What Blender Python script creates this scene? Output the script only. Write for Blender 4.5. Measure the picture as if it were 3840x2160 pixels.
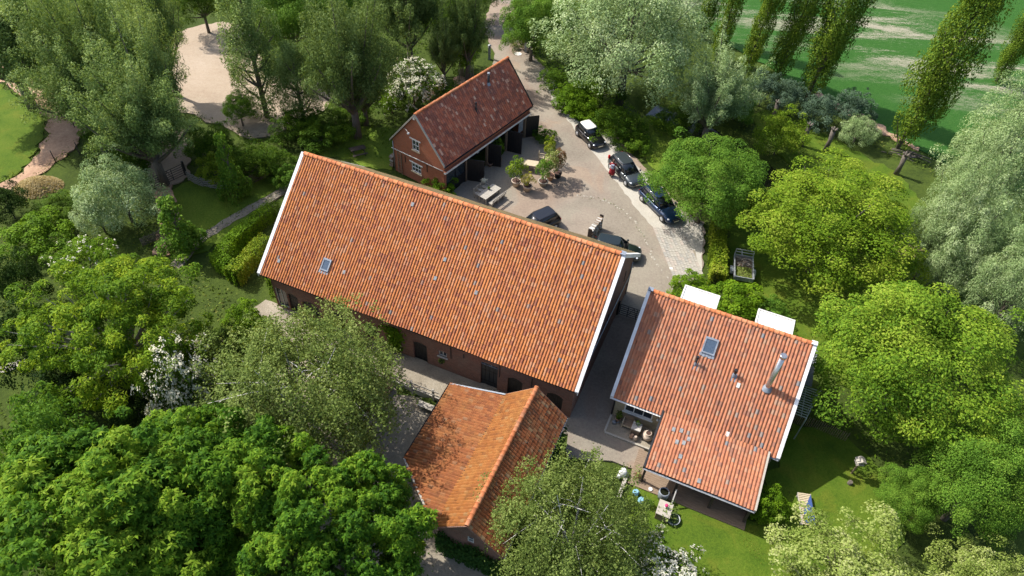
import bpy, bmesh, math, random
import numpy as np
from mathutils import Vector, Matrix
from mathutils.geometry import tessellate_polygon

for o in list(bpy.data.objects): bpy.data.objects.remove(o)
scene = bpy.context.scene
COL = scene.collection
rad = math.radians
rng = np.random.default_rng(7)
random.seed(7)

# ------------------------------------------------------------------ camera
CAM_H, CAM_F, CAM_PITCH, CAM_ROLL = 38.635, 2627.8, rad(45.948), rad(3.664)   # focal length in pixels of a 3840 px wide frame
cp, sp = math.cos(CAM_PITCH), math.sin(CAM_PITCH)
fwd = Vector((0, cp, -sp)); rt0 = Vector((1, 0, 0)); up0 = rt0.cross(fwd)
RT = rt0*math.cos(CAM_ROLL) + up0*math.sin(CAM_ROLL)
UP = -rt0*math.sin(CAM_ROLL) + up0*math.cos(CAM_ROLL)
cam = bpy.data.cameras.new('camera'); camo = bpy.data.objects.new('camera', cam); COL.objects.link(camo)
m = Matrix((RT, UP, -fwd)).transposed().to_4x4(); m.translation = (0, 0, CAM_H); camo.matrix_world = m
cam.sensor_width = 36; cam.lens = CAM_F/3840*36; cam.clip_start = 0.5; cam.clip_end = 2000
scene.camera = camo
scene.render.resolution_x, scene.render.resolution_y = 1024, 576

# ------------------------------------------------------------------ light
SUN_EL, SUN_AZ = rad(47.5), rad(153.0)
sun_dir = Vector((math.cos(SUN_EL)*math.cos(SUN_AZ), math.cos(SUN_EL)*math.sin(SUN_AZ), math.sin(SUN_EL)))
w = bpy.data.worlds.new('World'); scene.world = w; w.use_nodes = True
nt = w.node_tree; bg = nt.nodes['Background']
sky = nt.nodes.new('ShaderNodeTexSky'); sky.sky_type = 'NISHITA'; sky.sun_disc = False
sky.sun_elevation = SUN_EL; sky.sun_rotation = math.atan2(sun_dir.x, sun_dir.y)
sky.air_density = 0.9; sky.dust_density = 2.5; sky.ozone_density = 1.0
nt.links.new(sky.outputs[0], bg.inputs[0]); bg.inputs[1].default_value = 0.15
sl = bpy.data.lights.new('sun', 'SUN'); sl.energy = 4.2; sl.angle = rad(0.6); sl.color = (1.0, 0.955, 0.89)
so = bpy.data.objects.new('sun', sl); COL.objects.link(so); so.rotation_euler = sun_dir.to_track_quat('Z', 'Y').to_euler()
so.location = (-40, 30, 60)
vs = scene.view_settings; vs.view_transform = 'Standard'; vs.look = 'None'; vs.exposure = 0.72; vs.gamma = 1.0; vs.use_curve_mapping = False

# ------------------------------------------------------------------ placing
def g(u, v, z=0.0):
    """ground point seen at (u, v) of the 2576 px wide overview, at height z"""
    s = 3840/2576
    d = fwd + RT*((u*s-1920)/CAM_F) + UP*((1080-v*s)/CAM_F)
    t = (z-CAM_H)/d.z
    return Vector((d.x*t, d.y*t, z))
def px_size(p):
    return (Vector(p)-Vector((0, 0, CAM_H))).length/CAM_F*3840/2576
class Frame:
    def __init__(s, cx, cy, a): s.c = Vector((cx, cy, 0)); s.a = a; s.d = Vector((math.cos(a), math.sin(a), 0)); s.n = Vector((-math.sin(a), math.cos(a), 0))
    def __call__(s, a, b, z=0): return s.c + s.d*a + s.n*b + Vector((0, 0, z))
BARN = Frame(-4.174, 35.793, -0.3633); HOUSE = Frame(13.636, 29.639, -0.3673); STABLE = Frame(-5.291, 54.724, 0.9726)

# ------------------------------------------------------------------ materials
def nm(name):
    mt = bpy.data.materials.new(name); mt.use_nodes = True
    n = mt.node_tree; b = n.nodes['Principled BSDF']; return mt, n, b
def ramp(n, stops, interp='LINEAR'):
    r = n.nodes.new('ShaderNodeValToRGB'); cr = r.color_ramp; cr.interpolation = interp
    while len(cr.elements) < len(stops): cr.elements.new(0.5)
    for e, (p, c) in zip(cr.elements, stops): e.position = p; e.color = (*c, 1)
    return r
def mixc(n, fac, a, b, mode='MIX'):
    m = n.nodes.new('ShaderNodeMix'); m.data_type = 'RGBA'; m.blend_type = mode
    def put(sock, v):
        if isinstance(v, (tuple, list)): sock.default_value = (*v, 1) if len(v) == 3 else v
        elif isinstance(v, (int, float)): sock.default_value = v
        else: n.links.new(v, sock)
    put(m.inputs[0], fac); put(m.inputs[6], a); put(m.inputs[7], b); return m.outputs[2]
def noise(n, scale, detail=4, vec=None, rough=0.55, dist=0.0):
    t = n.nodes.new('ShaderNodeTexNoise'); t.inputs['Scale'].default_value = scale; t.inputs['Detail'].default_value = detail
    t.inputs['Roughness'].default_value = rough; t.inputs['Distortion'].default_value = dist
    if vec is not None: n.links.new(vec, t.inputs['Vector'])
    return t.outputs[0]
def pos(n, scale=None, rot=None):
    gm = n.nodes.new('ShaderNodeNewGeometry'); v = gm.outputs['Position']
    if scale or rot:
        mp = n.nodes.new('ShaderNodeMapping'); n.links.new(v, mp.inputs[0])
        if scale: mp.inputs['Scale'].default_value = scale
        if rot: mp.inputs['Rotation'].default_value = rot
        v = mp.outputs[0]
    return v
def objc(n):
    return n.nodes.new('ShaderNodeTexCoord').outputs['Object']
def step(n, val, a, b):
    mr = n.nodes.new('ShaderNodeMapRange'); mr.inputs[1].default_value = a; mr.inputs[2].default_value = b; mr.clamp = True
    n.links.new(val, mr.inputs[0]); return mr.outputs[0]
def math_(n, op, a, b=None):
    t = n.nodes.new('ShaderNodeMath'); t.operation = op
    for k, v in enumerate((a, b)):
        if v is None: continue
        if isinstance(v, (int, float)): t.inputs[k].default_value = v
        else: n.links.new(v, t.inputs[k])
    return t.outputs[0]
def bump(n, b, h, strength=0.3, dist=0.02):
    bm = n.nodes.new('ShaderNodeBump'); bm.inputs['Strength'].default_value = strength; bm.inputs['Distance'].default_value = dist
    n.links.new(h, bm.inputs['Height']); n.links.new(bm.outputs[0], b.inputs['Normal'])
def simple(name, c, rough=0.7, metal=0.0, var=0.12, scale=6.0, spec=None, coat=0.0):
    mt, n, b = nm(name)
    v = noise(n, scale, 5, objc(n))
    dark = tuple(x*(1-var*1.6) for x in c); lite = tuple(min(1, x*(1+var)) for x in c)
    r = ramp(n, [(0.3, dark), (0.7, lite)]); n.links.new(v, r.inputs[0]); n.links.new(r.outputs[0], b.inputs['Base Color'])
    b.inputs['Roughness'].default_value = rough; b.inputs['Metallic'].default_value = metal
    if spec is not None: b.inputs['Specular IOR Level'].default_value = spec
    if coat: b.inputs['Coat Weight'].default_value = coat; b.inputs['Coat Roughness'].default_value = 0.05
    return mt

def tile_mat(name, stops, lichen=(0.25, 0.2, 0.08), lich_amt=0.25, grime=(0.12, 0.07, 0.05), gr_amt=0.4, single=False, rough=0.72, yellow=0.0):
    """weathered clay: one colour per tile, then lichen and grime that cross tiles"""
    mt, n, b = nm(name)
    if single:
        src = n.nodes.new('ShaderNodeObjectInfo').outputs['Random']
    else:
        a = n.nodes.new('ShaderNodeAttribute'); a.attribute_name = 'tv'; src = a.outputs['Fac']
    r = ramp(n, stops); n.links.new(src, r.inputs[0])
    p = pos(n)
    n1 = noise(n, 0.55, 5, p, 0.6); n2 = noise(n, 3.1, 5, p, 0.65); n3 = noise(n, 14.0, 3, p)
    c = mixc(n, math_(n, 'MULTIPLY', step(n, n1, 0.48, 0.72), gr_amt), r.outputs[0], grime)
    l = math_(n, 'MULTIPLY', math_(n, 'MULTIPLY', step(n, n2, 0.52, 0.68), step(n, n3, 0.45, 0.6)), lich_amt)
    c = mixc(n, l, c, lichen)
    if yellow:
        y = math_(n, 'MULTIPLY', step(n, noise(n, 1.7, 6, pos(n, (1, 1, 1.3)), 0.7), 0.62, 0.7), yellow)
        c = mixc(n, y, c, (0.40, 0.19, 0.025))
    # rain streaks running down the slope and a darker weathered band below the ridge
    mp = n.nodes.new('ShaderNodeMapping'); mp.inputs['Scale'].default_value = (2.6, 0.22, 0.22); n.links.new(pos(n, None, (0, 0, 0.365)), mp.inputs[0])
    c = mixc(n, math_(n, 'MULTIPLY', step(n, noise(n, 1.0, 5, mp.outputs[0], 0.65), 0.5, 0.72), 0.45), c, (0.62, 0.60, 0.60), 'MULTIPLY')
    n4 = noise(n, 60.0, 2, p)
    c = mixc(n, 0.3, c, mixc(n, step(n, n4, 0.25, 0.8), (0.6, 0.6, 0.6), (1.25, 1.25, 1.25)), 'MULTIPLY')
    n.links.new(c, b.inputs['Base Color']); b.inputs['Roughness'].default_value = rough; b.inputs['Specular IOR Level'].default_value = 0.12 if rough > 0.65 else 0.35
    bump(n, b, n4, 0.15, 0.004)
    return mt

def brick_mat(name, c1, c2, mortar, grime=(0.10, 0.09, 0.07), gr=0.5):
    mt, n, b = nm(name)
    uv = n.nodes.new('ShaderNodeUVMap').outputs[0]
    bt = n.nodes.new('ShaderNodeTexBrick'); n.links.new(uv, bt.inputs['Vector'])
    bt.inputs['Scale'].default_value = 1.0; bt.inputs['Brick Width'].default_value = 0.215; bt.inputs['Row Height'].default_value = 0.065
    bt.inputs['Mortar Size'].default_value = 0.006; bt.inputs['Color1'].default_value = (*c1, 1); bt.inputs['Color2'].default_value = (*c2, 1)
    bt.inputs['Mortar'].default_value = (*mortar, 1); bt.inputs['Bias'].default_value = -0.2
    p = pos(n); n1 = noise(n, 0.9, 6, p, 0.65); n2 = noise(n, 9, 4, p)
    c = mixc(n, math_(n, 'MULTIPLY', step(n, n1, 0.45, 0.75), gr), bt.outputs[0], grime)
    c = mixc(n, 0.4, c, mixc(n, step(n, n2, 0.25, 0.75), (0.6, 0.6, 0.6), (1.25, 1.2, 1.15)), 'MULTIPLY')
    n.links.new(c, b.inputs['Base Color']); b.inputs['Roughness'].default_value = 0.9; b.inputs['Specular IOR Level'].default_value = 0.15
    bump(n, b, bt.outputs['Fac'], -0.3, 0.01)
    return mt

def ground_mat(name, stops, s1=0.35, s2=6.0, rough=0.95, specks=None, bmp=0.4, w=0.45, scale=None, rot=None, patch=None, grain=0.35):
    mt, n, b = nm(name)
    p = pos(n, scale, rot)
    n1 = noise(n, s1, 8, p, 0.62, 0.3); n2 = noise(n, s2, 6, p, 0.7)
    f = mixc(n, w, n1, n2); sep = n.nodes.new('ShaderNodeSeparateColor'); n.links.new(f, sep.inputs[0])
    r = ramp(n, stops); n.links.new(sep.outputs[0], r.inputs[0]); c = r.outputs[0]
    if specks:
        n3 = noise(n, specks[0], 3, pos(n), 0.6)
        c = mixc(n, math_(n, 'MULTIPLY', step(n, n3, specks[1], specks[1]+0.08), specks[3] if len(specks) > 3 else 1.0), c, specks[2])
    if patch:
        n5 = noise(n, patch[0], 3, pos(n), 0.5, 0.8)
        for col, lo, hi, amt in patch[1]: c = mixc(n, math_(n, 'MULTIPLY', step(n, n5, lo, hi), amt), c, col, 'MULTIPLY')
    n6 = noise(n, 24.0, 4, pos(n), 0.75); c = mixc(n, grain, c, mixc(n, step(n, n6, 0.3, 0.7), (0.45, 0.45, 0.45), (1.5, 1.5, 1.5)), 'MULTIPLY')
    n.links.new(c, b.inputs['Base Color']); b.inputs['Roughness'].default_value = rough
    b.inputs['Specular IOR Level'].default_value = 0.12
    bump(n, b, n2, bmp, 0.05)
    return mt

def leaf_mat(name, cols, trans=0.36, rough=0.6, clump=0.5, sheen=0.07):
    """cols: colours a leaf of this plant can have; each leaf and each spray differs"""
    mt, n, b = nm(name)
    a = n.nodes.new('ShaderNodeAttribute'); a.attribute_name = 'leaf'
    a2 = n.nodes.new('ShaderNodeAttribute'); a2.attribute_name = 'clump'
    oi = n.nodes.new('ShaderNodeObjectInfo')
    f = math_(n, 'ADD', math_(n, 'MULTIPLY', a.outputs['Fac'], 1-clump), math_(n, 'MULTIPLY', a2.outputs['Fac'], clump))
    f = math_(n, 'ADD', math_(n, 'MULTIPLY', f, 0.86), math_(n, 'MULTIPLY', oi.outputs['Random'], 0.14))
    k = len(cols); r = ramp(n, [(0.15+0.7*i/(k-1), c) for i, c in enumerate(cols)]); n.links.new(f, r.inputs[0])
    out = n.nodes['Material Output']; d = n.nodes.new('ShaderNodeBsdfTranslucent')
    b.inputs['Roughness'].default_value = rough; b.inputs['Specular IOR Level'].default_value = sheen
    n.links.new(r.outputs[0], b.inputs['Base Color'])
    tc = mixc(n, 1.0, r.outputs[0], (1.25, 1.15, 0.55), 'MULTIPLY'); n.links.new(tc, d.inputs[0])
    ms = n.nodes.new('ShaderNodeMixShader'); ms.inputs[0].default_value = trans
    n.links.new(b.outputs[0], ms.inputs[1]); n.links.new(d.outputs[0], ms.inputs[2]); n.links.new(ms.outputs[0], out.inputs[0])
    return mt
def glass_mat(name, c=(0.02, 0.03, 0.04), rough=0.08):
    mt, n, b = nm(name); b.inputs['Base Color'].default_value = (*c, 1); b.inputs['Roughness'].default_value = rough
    b.inputs['Specular IOR Level'].default_value = 0.8
    v = noise(n, 2.5, 3, objc(n)); r = ramp(n, [(0.3, (rough,)*3), (0.7, (rough*1.6+0.01,)*3)]); n.links.new(v, r.inputs[0]); n.links.new(r.outputs[0], b.inputs['Roughness'])
    return mt
def wood_mat(name, c1, c2, scale=(1, 14, 14), rough=0.8):
    mt, n, b = nm(name)
    mp = n.nodes.new('ShaderNodeMapping'); mp.inputs['Scale'].default_value = scale; n.links.new(objc(n), mp.inputs[0])
    v = noise(n, 2.2, 6, mp.outputs[0], 0.65, 0.4); r = ramp(n, [(0.3, c1), (0.72, c2)]); n.links.new(v, r.inputs[0])
    n.links.new(r.outputs[0], b.inputs['Base Color']); b.inputs['Roughness'].default_value = rough; bump(n, b, v, 0.3, 0.01)
    return mt

M = {}
BARN_T = [(0.0, (0.240, 0.087, 0.051)), (0.1, (0.334, 0.121, 0.058)), (0.4, (0.414, 0.152, 0.056)), (0.75, (0.454, 0.170, 0.058)), (0.94, (0.440, 0.199, 0.099)), (0.992, (0.401, 0.199, 0.112)), (0.997, (0.240, 0.199, 0.172)), (1.0, (0.180, 0.173, 0.172))]
HOUSE_T = [(0.0, (0.239, 0.112, 0.076)), (0.12, (0.332, 0.132, 0.076)), (0.5, (0.399, 0.154, 0.080)), (0.82, (0.425, 0.178, 0.096)), (0.96, (0.372, 0.190, 0.117)), (0.988, (0.319, 0.204, 0.138)), (0.995, (0.213, 0.190, 0.173)), (1.0, (0.166, 0.171, 0.179))]
SHED_T = [(0.0, (0.173, 0.064, 0.029)), (0.15, (0.219, 0.078, 0.031)), (0.6, (0.266, 0.095, 0.034)), (0.9, (0.277, 0.111, 0.043)), (1.0, (0.242, 0.128, 0.069))]
SHEDR_T = [(0.0, (0.192, 0.073, 0.033)), (0.3, (0.304, 0.099, 0.039)), (0.7, (0.368, 0.125, 0.047)), (0.92, (0.336, 0.158, 0.066)), (1.0, (0.352, 0.224, 0.116))]
STAB_T = [(0.0, (0.253, 0.083, 0.047)), (0.4, (0.369, 0.105, 0.053)), (0.75, (0.485, 0.135, 0.061)), (0.93, (0.504, 0.195, 0.105)), (1.0, (0.698, 0.405, 0.262))]
FAR_T = [(0.0, (0.196, 0.143, 0.070)), (0.5, (0.241, 0.182, 0.090)), (1.0, (0.287, 0.198, 0.100))]
TK = dict(barn=dict(stops=BARN_T, lich_amt=0.25, gr_amt=0.55, grime=(0.296, 0.095, 0.053), yellow=0.35),
          house=dict(stops=HOUSE_T, lich_amt=0.55, lichen=(0.24, 0.14, 0.06), gr_amt=0.25, grime=(0.36, 0.2, 0.13), yellow=0.25),
          shed=dict(stops=SHED_T, lich_amt=0.6, lichen=(0.22, 0.13, 0.06), gr_amt=0.35, grime=(0.36, 0.2, 0.06), yellow=0.35),
          shedm=dict(stops=[(p, (c[0]*1.04, c[1]*1.12, c[2]*0.9)) for p, c in SHED_T], lich_amt=0.5, lichen=(0.25, 0.14, 0.05), gr_amt=0.35, grime=(0.30, 0.15, 0.045), yellow=0.4),
          shedr=dict(stops=SHEDR_T, lich_amt=0.75, lichen=(0.34, 0.3, 0.2), gr_amt=0.5, grime=(0.16, 0.12, 0.06)),
          stable=dict(stops=STAB_T, lich_amt=0.35, lichen=(0.34, 0.29, 0.28), gr_amt=0.35, grime=(0.10, 0.06, 0.055), rough=0.62),
          far=dict(stops=FAR_T, lich_amt=0.6, lichen=(0.16, 0.17, 0.06), gr_amt=0.6, grime=(0.10, 0.09, 0.045)))
for k, v in TK.items():
    M['tile_'+k] = tile_mat('clay_tile_'+k, **v); M['tile1_'+k] = tile_mat('clay_tile_single_'+k, single=True, **v)
M['ridge'] = tile_mat('ridge_clay', [(0, (0.357, 0.122, 0.052)), (0.6, (0.493, 0.166, 0.065)), (1, (0.468, 0.202, 0.104))], single=True, lich_amt=0.5, lichen=(0.255, 0.187, 0.104), gr_amt=0.3)
M['brick'] = brick_mat('red_brick', (0.27, 0.125, 0.088), (0.17, 0.08, 0.06), (0.26, 0.21, 0.17), grime=(0.24, 0.19, 0.15), gr=0.55)
M['brick_stable'] = brick_mat('stable_brick', (0.40, 0.125, 0.06), (0.31, 0.09, 0.05), (0.30, 0.21, 0.15), gr=0.2)
M['brick_pale'] = brick_mat('pale_brick', (0.46, 0.38, 0.24), (0.38, 0.30, 0.18), (0.42, 0.38, 0.3), gr=0.25)
M['white'] = simple('white_paint', (0.72, 0.72, 0.70), 0.55, var=0.13, scale=1.3)
M['white_old'] = simple('weathered_white_paint', (0.62, 0.60, 0.55), 0.7, var=0.15, scale=3)
M['black'] = simple('black_tarred_wood', (0.012, 0.012, 0.014), 0.5, var=0.3)
M['darkwood'] = wood_mat('dark_timber', (0.03, 0.022, 0.018), (0.07, 0.05, 0.038))
M['bluedoor'] = simple('blue_black_paint', (0.018, 0.024, 0.032), 0.45, var=0.2)
M['lead'] = simple('lead_flashing', (0.25, 0.28, 0.32), 0.5, 0.2, 0.2)
M['zinc'] = simple('zinc_gutter', (0.33, 0.35, 0.37), 0.45, 0.4, 0.15)
M['steel'] = simple('brushed_steel', (0.58, 0.55, 0.52), 0.25, 0.85, 0.1, 3)
M['galv'] = simple('galvanised_steel', (0.50, 0.53, 0.55), 0.42, 0.6, 0.15)
M['iron'] = simple('wrought_iron', (0.03, 0.027, 0.025), 0.6, 0.2)
M['deckblack'] = simple('roof_underlay', (0.02, 0.016, 0.014), 0.9)
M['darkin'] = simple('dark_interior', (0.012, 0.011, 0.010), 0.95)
M['glass'] = glass_mat('window_glass', (0.03, 0.04, 0.05), 0.06)
M['skyglass'] = glass_mat('skylight_glass', (0.06, 0.09, 0.13), 0.2)
M['slate'] = simple('grey_slate', (0.24, 0.25, 0.25), 0.85, var=0.2)
M['bitumen'] = simple('grey_roofing_sheet', (0.16, 0.17, 0.20), 0.8, var=0.15)
M['concrete'] = ground_mat('old_concrete', [(0.3, (0.30, 0.27, 0.22)), (0.5, (0.40, 0.37, 0.31)), (0.7, (0.48, 0.45, 0.39))], 0.5, 7)
M['stone'] = simple('pale_stone', (0.5, 0.47, 0.42), 0.9, var=0.2, scale=5)
M['wood_grey'] = wood_mat('silvered_wood', (0.28, 0.25, 0.20), (0.46, 0.43, 0.37))
M['wood_brown'] = wood_mat('brown_wood', (0.16, 0.11, 0.07), (0.30, 0.22, 0.15))
M['wood_pale'] = wood_mat('pale_wood', (0.42, 0.34, 0.22), (0.62, 0.52, 0.36))
M['terracotta'] = simple('terracotta', (0.42, 0.26, 0.17), 0.85, var=0.2)
M['clay_pale'] = simple('pale_clay', (0.52, 0.42, 0.33), 0.85, var=0.18)
M['soil'] = simple('potting_soil', (0.07, 0.035, 0.025), 0.95, var=0.3)
M['rubber'] = simple('rubber', (0.02, 0.02, 0.02), 0.75)
M['bark'] = wood_mat('bark', (0.06, 0.05, 0.04), (0.17, 0.14, 0.11), (6, 6, 1.2))
M['bark_pale'] = wood_mat('pale_bark', (0.22, 0.20, 0.16), (0.36, 0.33, 0.28), (5, 5, 1))
M['bark_birch'] = wood_mat('birch_bark', (0.42, 0.40, 0.35), (0.72, 0.70, 0.65), (3, 3, 1.5))
M['yard'] = ground_mat('yard_paving', [(0.28, (0.15, 0.12, 0.095)), (0.45, (0.235, 0.195, 0.155)), (0.6, (0.29, 0.25, 0.195)), (0.78, (0.34, 0.30, 0.23))], 0.22, 5.0, specks=(16, 0.62, (0.18, 0.15, 0.11), 0.6), patch=(0.16, [((1.06, 0.94, 0.88), 0.52, 0.57, 0.7), ((0.93, 0.98, 0.97), 0.47, 0.42, 0.7)]), grain=0.3)
M['strip'] = ground_mat('pale_concrete', [(0.3, (0.310, 0.284, 0.232)), (0.5, (0.404, 0.378, 0.318)), (0.7, (0.464, 0.439, 0.387))], 0.5, 9.0, specks=(22, 0.66, (0.206, 0.181, 0.138), 0.7))
M['passage'] = ground_mat('brick_paving', [(0.3, (0.16, 0.14, 0.13)), (0.5, (0.25, 0.225, 0.20)), (0.7, (0.33, 0.30, 0.265))], 0.5, 12.0)
M['sand'] = ground_mat('riding_sand', [(0.3, (0.304, 0.231, 0.167)), (0.5, (0.364, 0.291, 0.214)), (0.7, (0.413, 0.338, 0.261))], 0.3, 2.6, specks=(7, 0.6, (0.255, 0.190, 0.131), 0.8), bmp=0.8)
M['sand_dark'] = ground_mat('darker_sand', [(0.3, (0.24, 0.18, 0.13)), (0.5, (0.33, 0.25, 0.18)), (0.7, (0.40, 0.31, 0.22))], 0.4, 5)  # paddock surface, a darker brown than the arena sand
M['track'] = ground_mat('bark_track', [(0.28, (0.20, 0.125, 0.08)), (0.48, (0.37, 0.235, 0.155)), (0.62, (0.50, 0.34, 0.225)), (0.75, (0.22, 0.20, 0.07))], 0.5, 4, bmp=0.8)
M['gravel'] = ground_mat('gravel', [(0.3, (0.156, 0.131, 0.097)), (0.48, (0.271, 0.234, 0.176)), (0.62, (0.344, 0.303, 0.235)), (0.8, (0.180, 0.180, 0.084))], 0.6, 9, bmp=0.8)
M['grass'] = ground_mat('grass', [(0.26, (0.035, 0.06, 0.010)), (0.42, (0.075, 0.125, 0.014)), (0.55, (0.125, 0.185, 0.02)), (0.68, (0.19, 0.215, 0.035)), (0.8, (0.23, 0.20, 0.07))], 0.22, 7.0, bmp=0.9, grain=0.6)
M['meadow'] = ground_mat('meadow_grass', [(0.28, (0.035, 0.073, 0.008)), (0.5, (0.076, 0.126, 0.011)), (0.7, (0.115, 0.155, 0.019))], 0.35, 6, bmp=0.9, patch=(0.5, [((1.3, 1.05, 1.2), 0.54, 0.64, 0.8), ((0.75, 0.85, 0.8), 0.46, 0.36, 0.8)]), grain=0.6)
M['rough'] = ground_mat('rank_ground', [(0.28, (0.020, 0.030, 0.008)), (0.45, (0.040, 0.062, 0.011)), (0.6, (0.065, 0.095, 0.015)), (0.78, (0.10, 0.095, 0.04))], 0.3, 5, bmp=1.0)
M['soilbed'] = ground_mat('leaf_litter', [(0.3, (0.035, 0.03, 0.018)), (0.5, (0.07, 0.06, 0.03)), (0.7, (0.13, 0.09, 0.06))], 0.6, 6)
def field_mat():
    mt, n, b = nm('young_wheat')
    ang = rad(-52)
    p = pos(n, (0.06, 0.30, 0.2), (0, 0, -ang)); p2 = pos(n, (0.9, 3.2, 1), (0, 0, -ang))
    big = noise(n, 1.0, 5, p, 0.6, 0.6); fine = noise(n, 1.6, 6, p2, 0.7); tiny = noise(n, 7.0, 5, pos(n), 0.7)
    grn = ramp(n, [(0.3, (0.018, 0.062, 0.011)), (0.5, (0.031, 0.099, 0.016)), (0.7, (0.057, 0.132, 0.025))])
    n.links.new(mixc(n, 0.5, fine, tiny), grn.inputs[0])
    soil = ramp(n, [(0.3, (0.24, 0.215, 0.15)), (0.7, (0.38, 0.35, 0.27))]); n.links.new(tiny, soil.inputs[0])
    # the bare patches lie in the half of the field nearest the ditch
    near = n.nodes.new('ShaderNodeSeparateXYZ'); n.links.new(pos(n, None, (0, 0, rad(32))), near.inputs[0])
    band = math_(n, 'MULTIPLY', step(n, near.outputs[1], 79, 91), step(n, near.outputs[1], 109, 101))
    v = math_(n, 'ADD', math_(n, 'MULTIPLY', big, 0.5), math_(n, 'MULTIPLY', mixc(n, 0.45, fine, tiny), 0.5))
    f = math_(n, 'MULTIPLY', step(n, v, 0.49, 0.575), band)
    n.links.new(mixc(n, f, grn.outputs[0], soil.outputs[0]), b.inputs['Base Color']); b.inputs['Roughness'].default_value = 0.95
    b.inputs['Specular IOR Level'].default_value = 0.1; bump(n, b, tiny, 0.9, 0.08)
    return mt
M['field'] = field_mat()
def water_mat():
    mt, n, b = nm('ditch_water'); b.inputs['Base Color'].default_value = (0.012, 0.014, 0.008, 1); b.inputs['Roughness'].default_value = 0.06
    v = noise(n, 3.0, 4, pos(n)); bump(n, b, v, 0.15, 0.03); return mt
M['water'] = water_mat()

# ------------------------------------------------------------------ object helpers
def link(o, parent=None):
    COL.objects.link(o)
    if parent is not None: o.parent = parent
    return o
def tag(o, label=None, cat=None, group=None, kind=None):
    if label: o['label'] = label
    if cat: o['category'] = cat
    if group: o['group'] = group
    if kind: o['kind'] = kind
    return o
def thing(name, label, cat, loc=(0, 0, 0), rz=0.0, group=None, parent=None):
    o = bpy.data.objects.new(name, None); link(o, parent); o.location = loc; o.rotation_euler = (0, 0, rz); o.empty_display_size = 0.3
    return tag(o, label, cat, group)
def copy_tree(o, parent=None):
    c = o.copy(); COL.objects.link(c); c.parent = parent
    for ch in o.children: copy_tree(ch, c)
    return c

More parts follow.
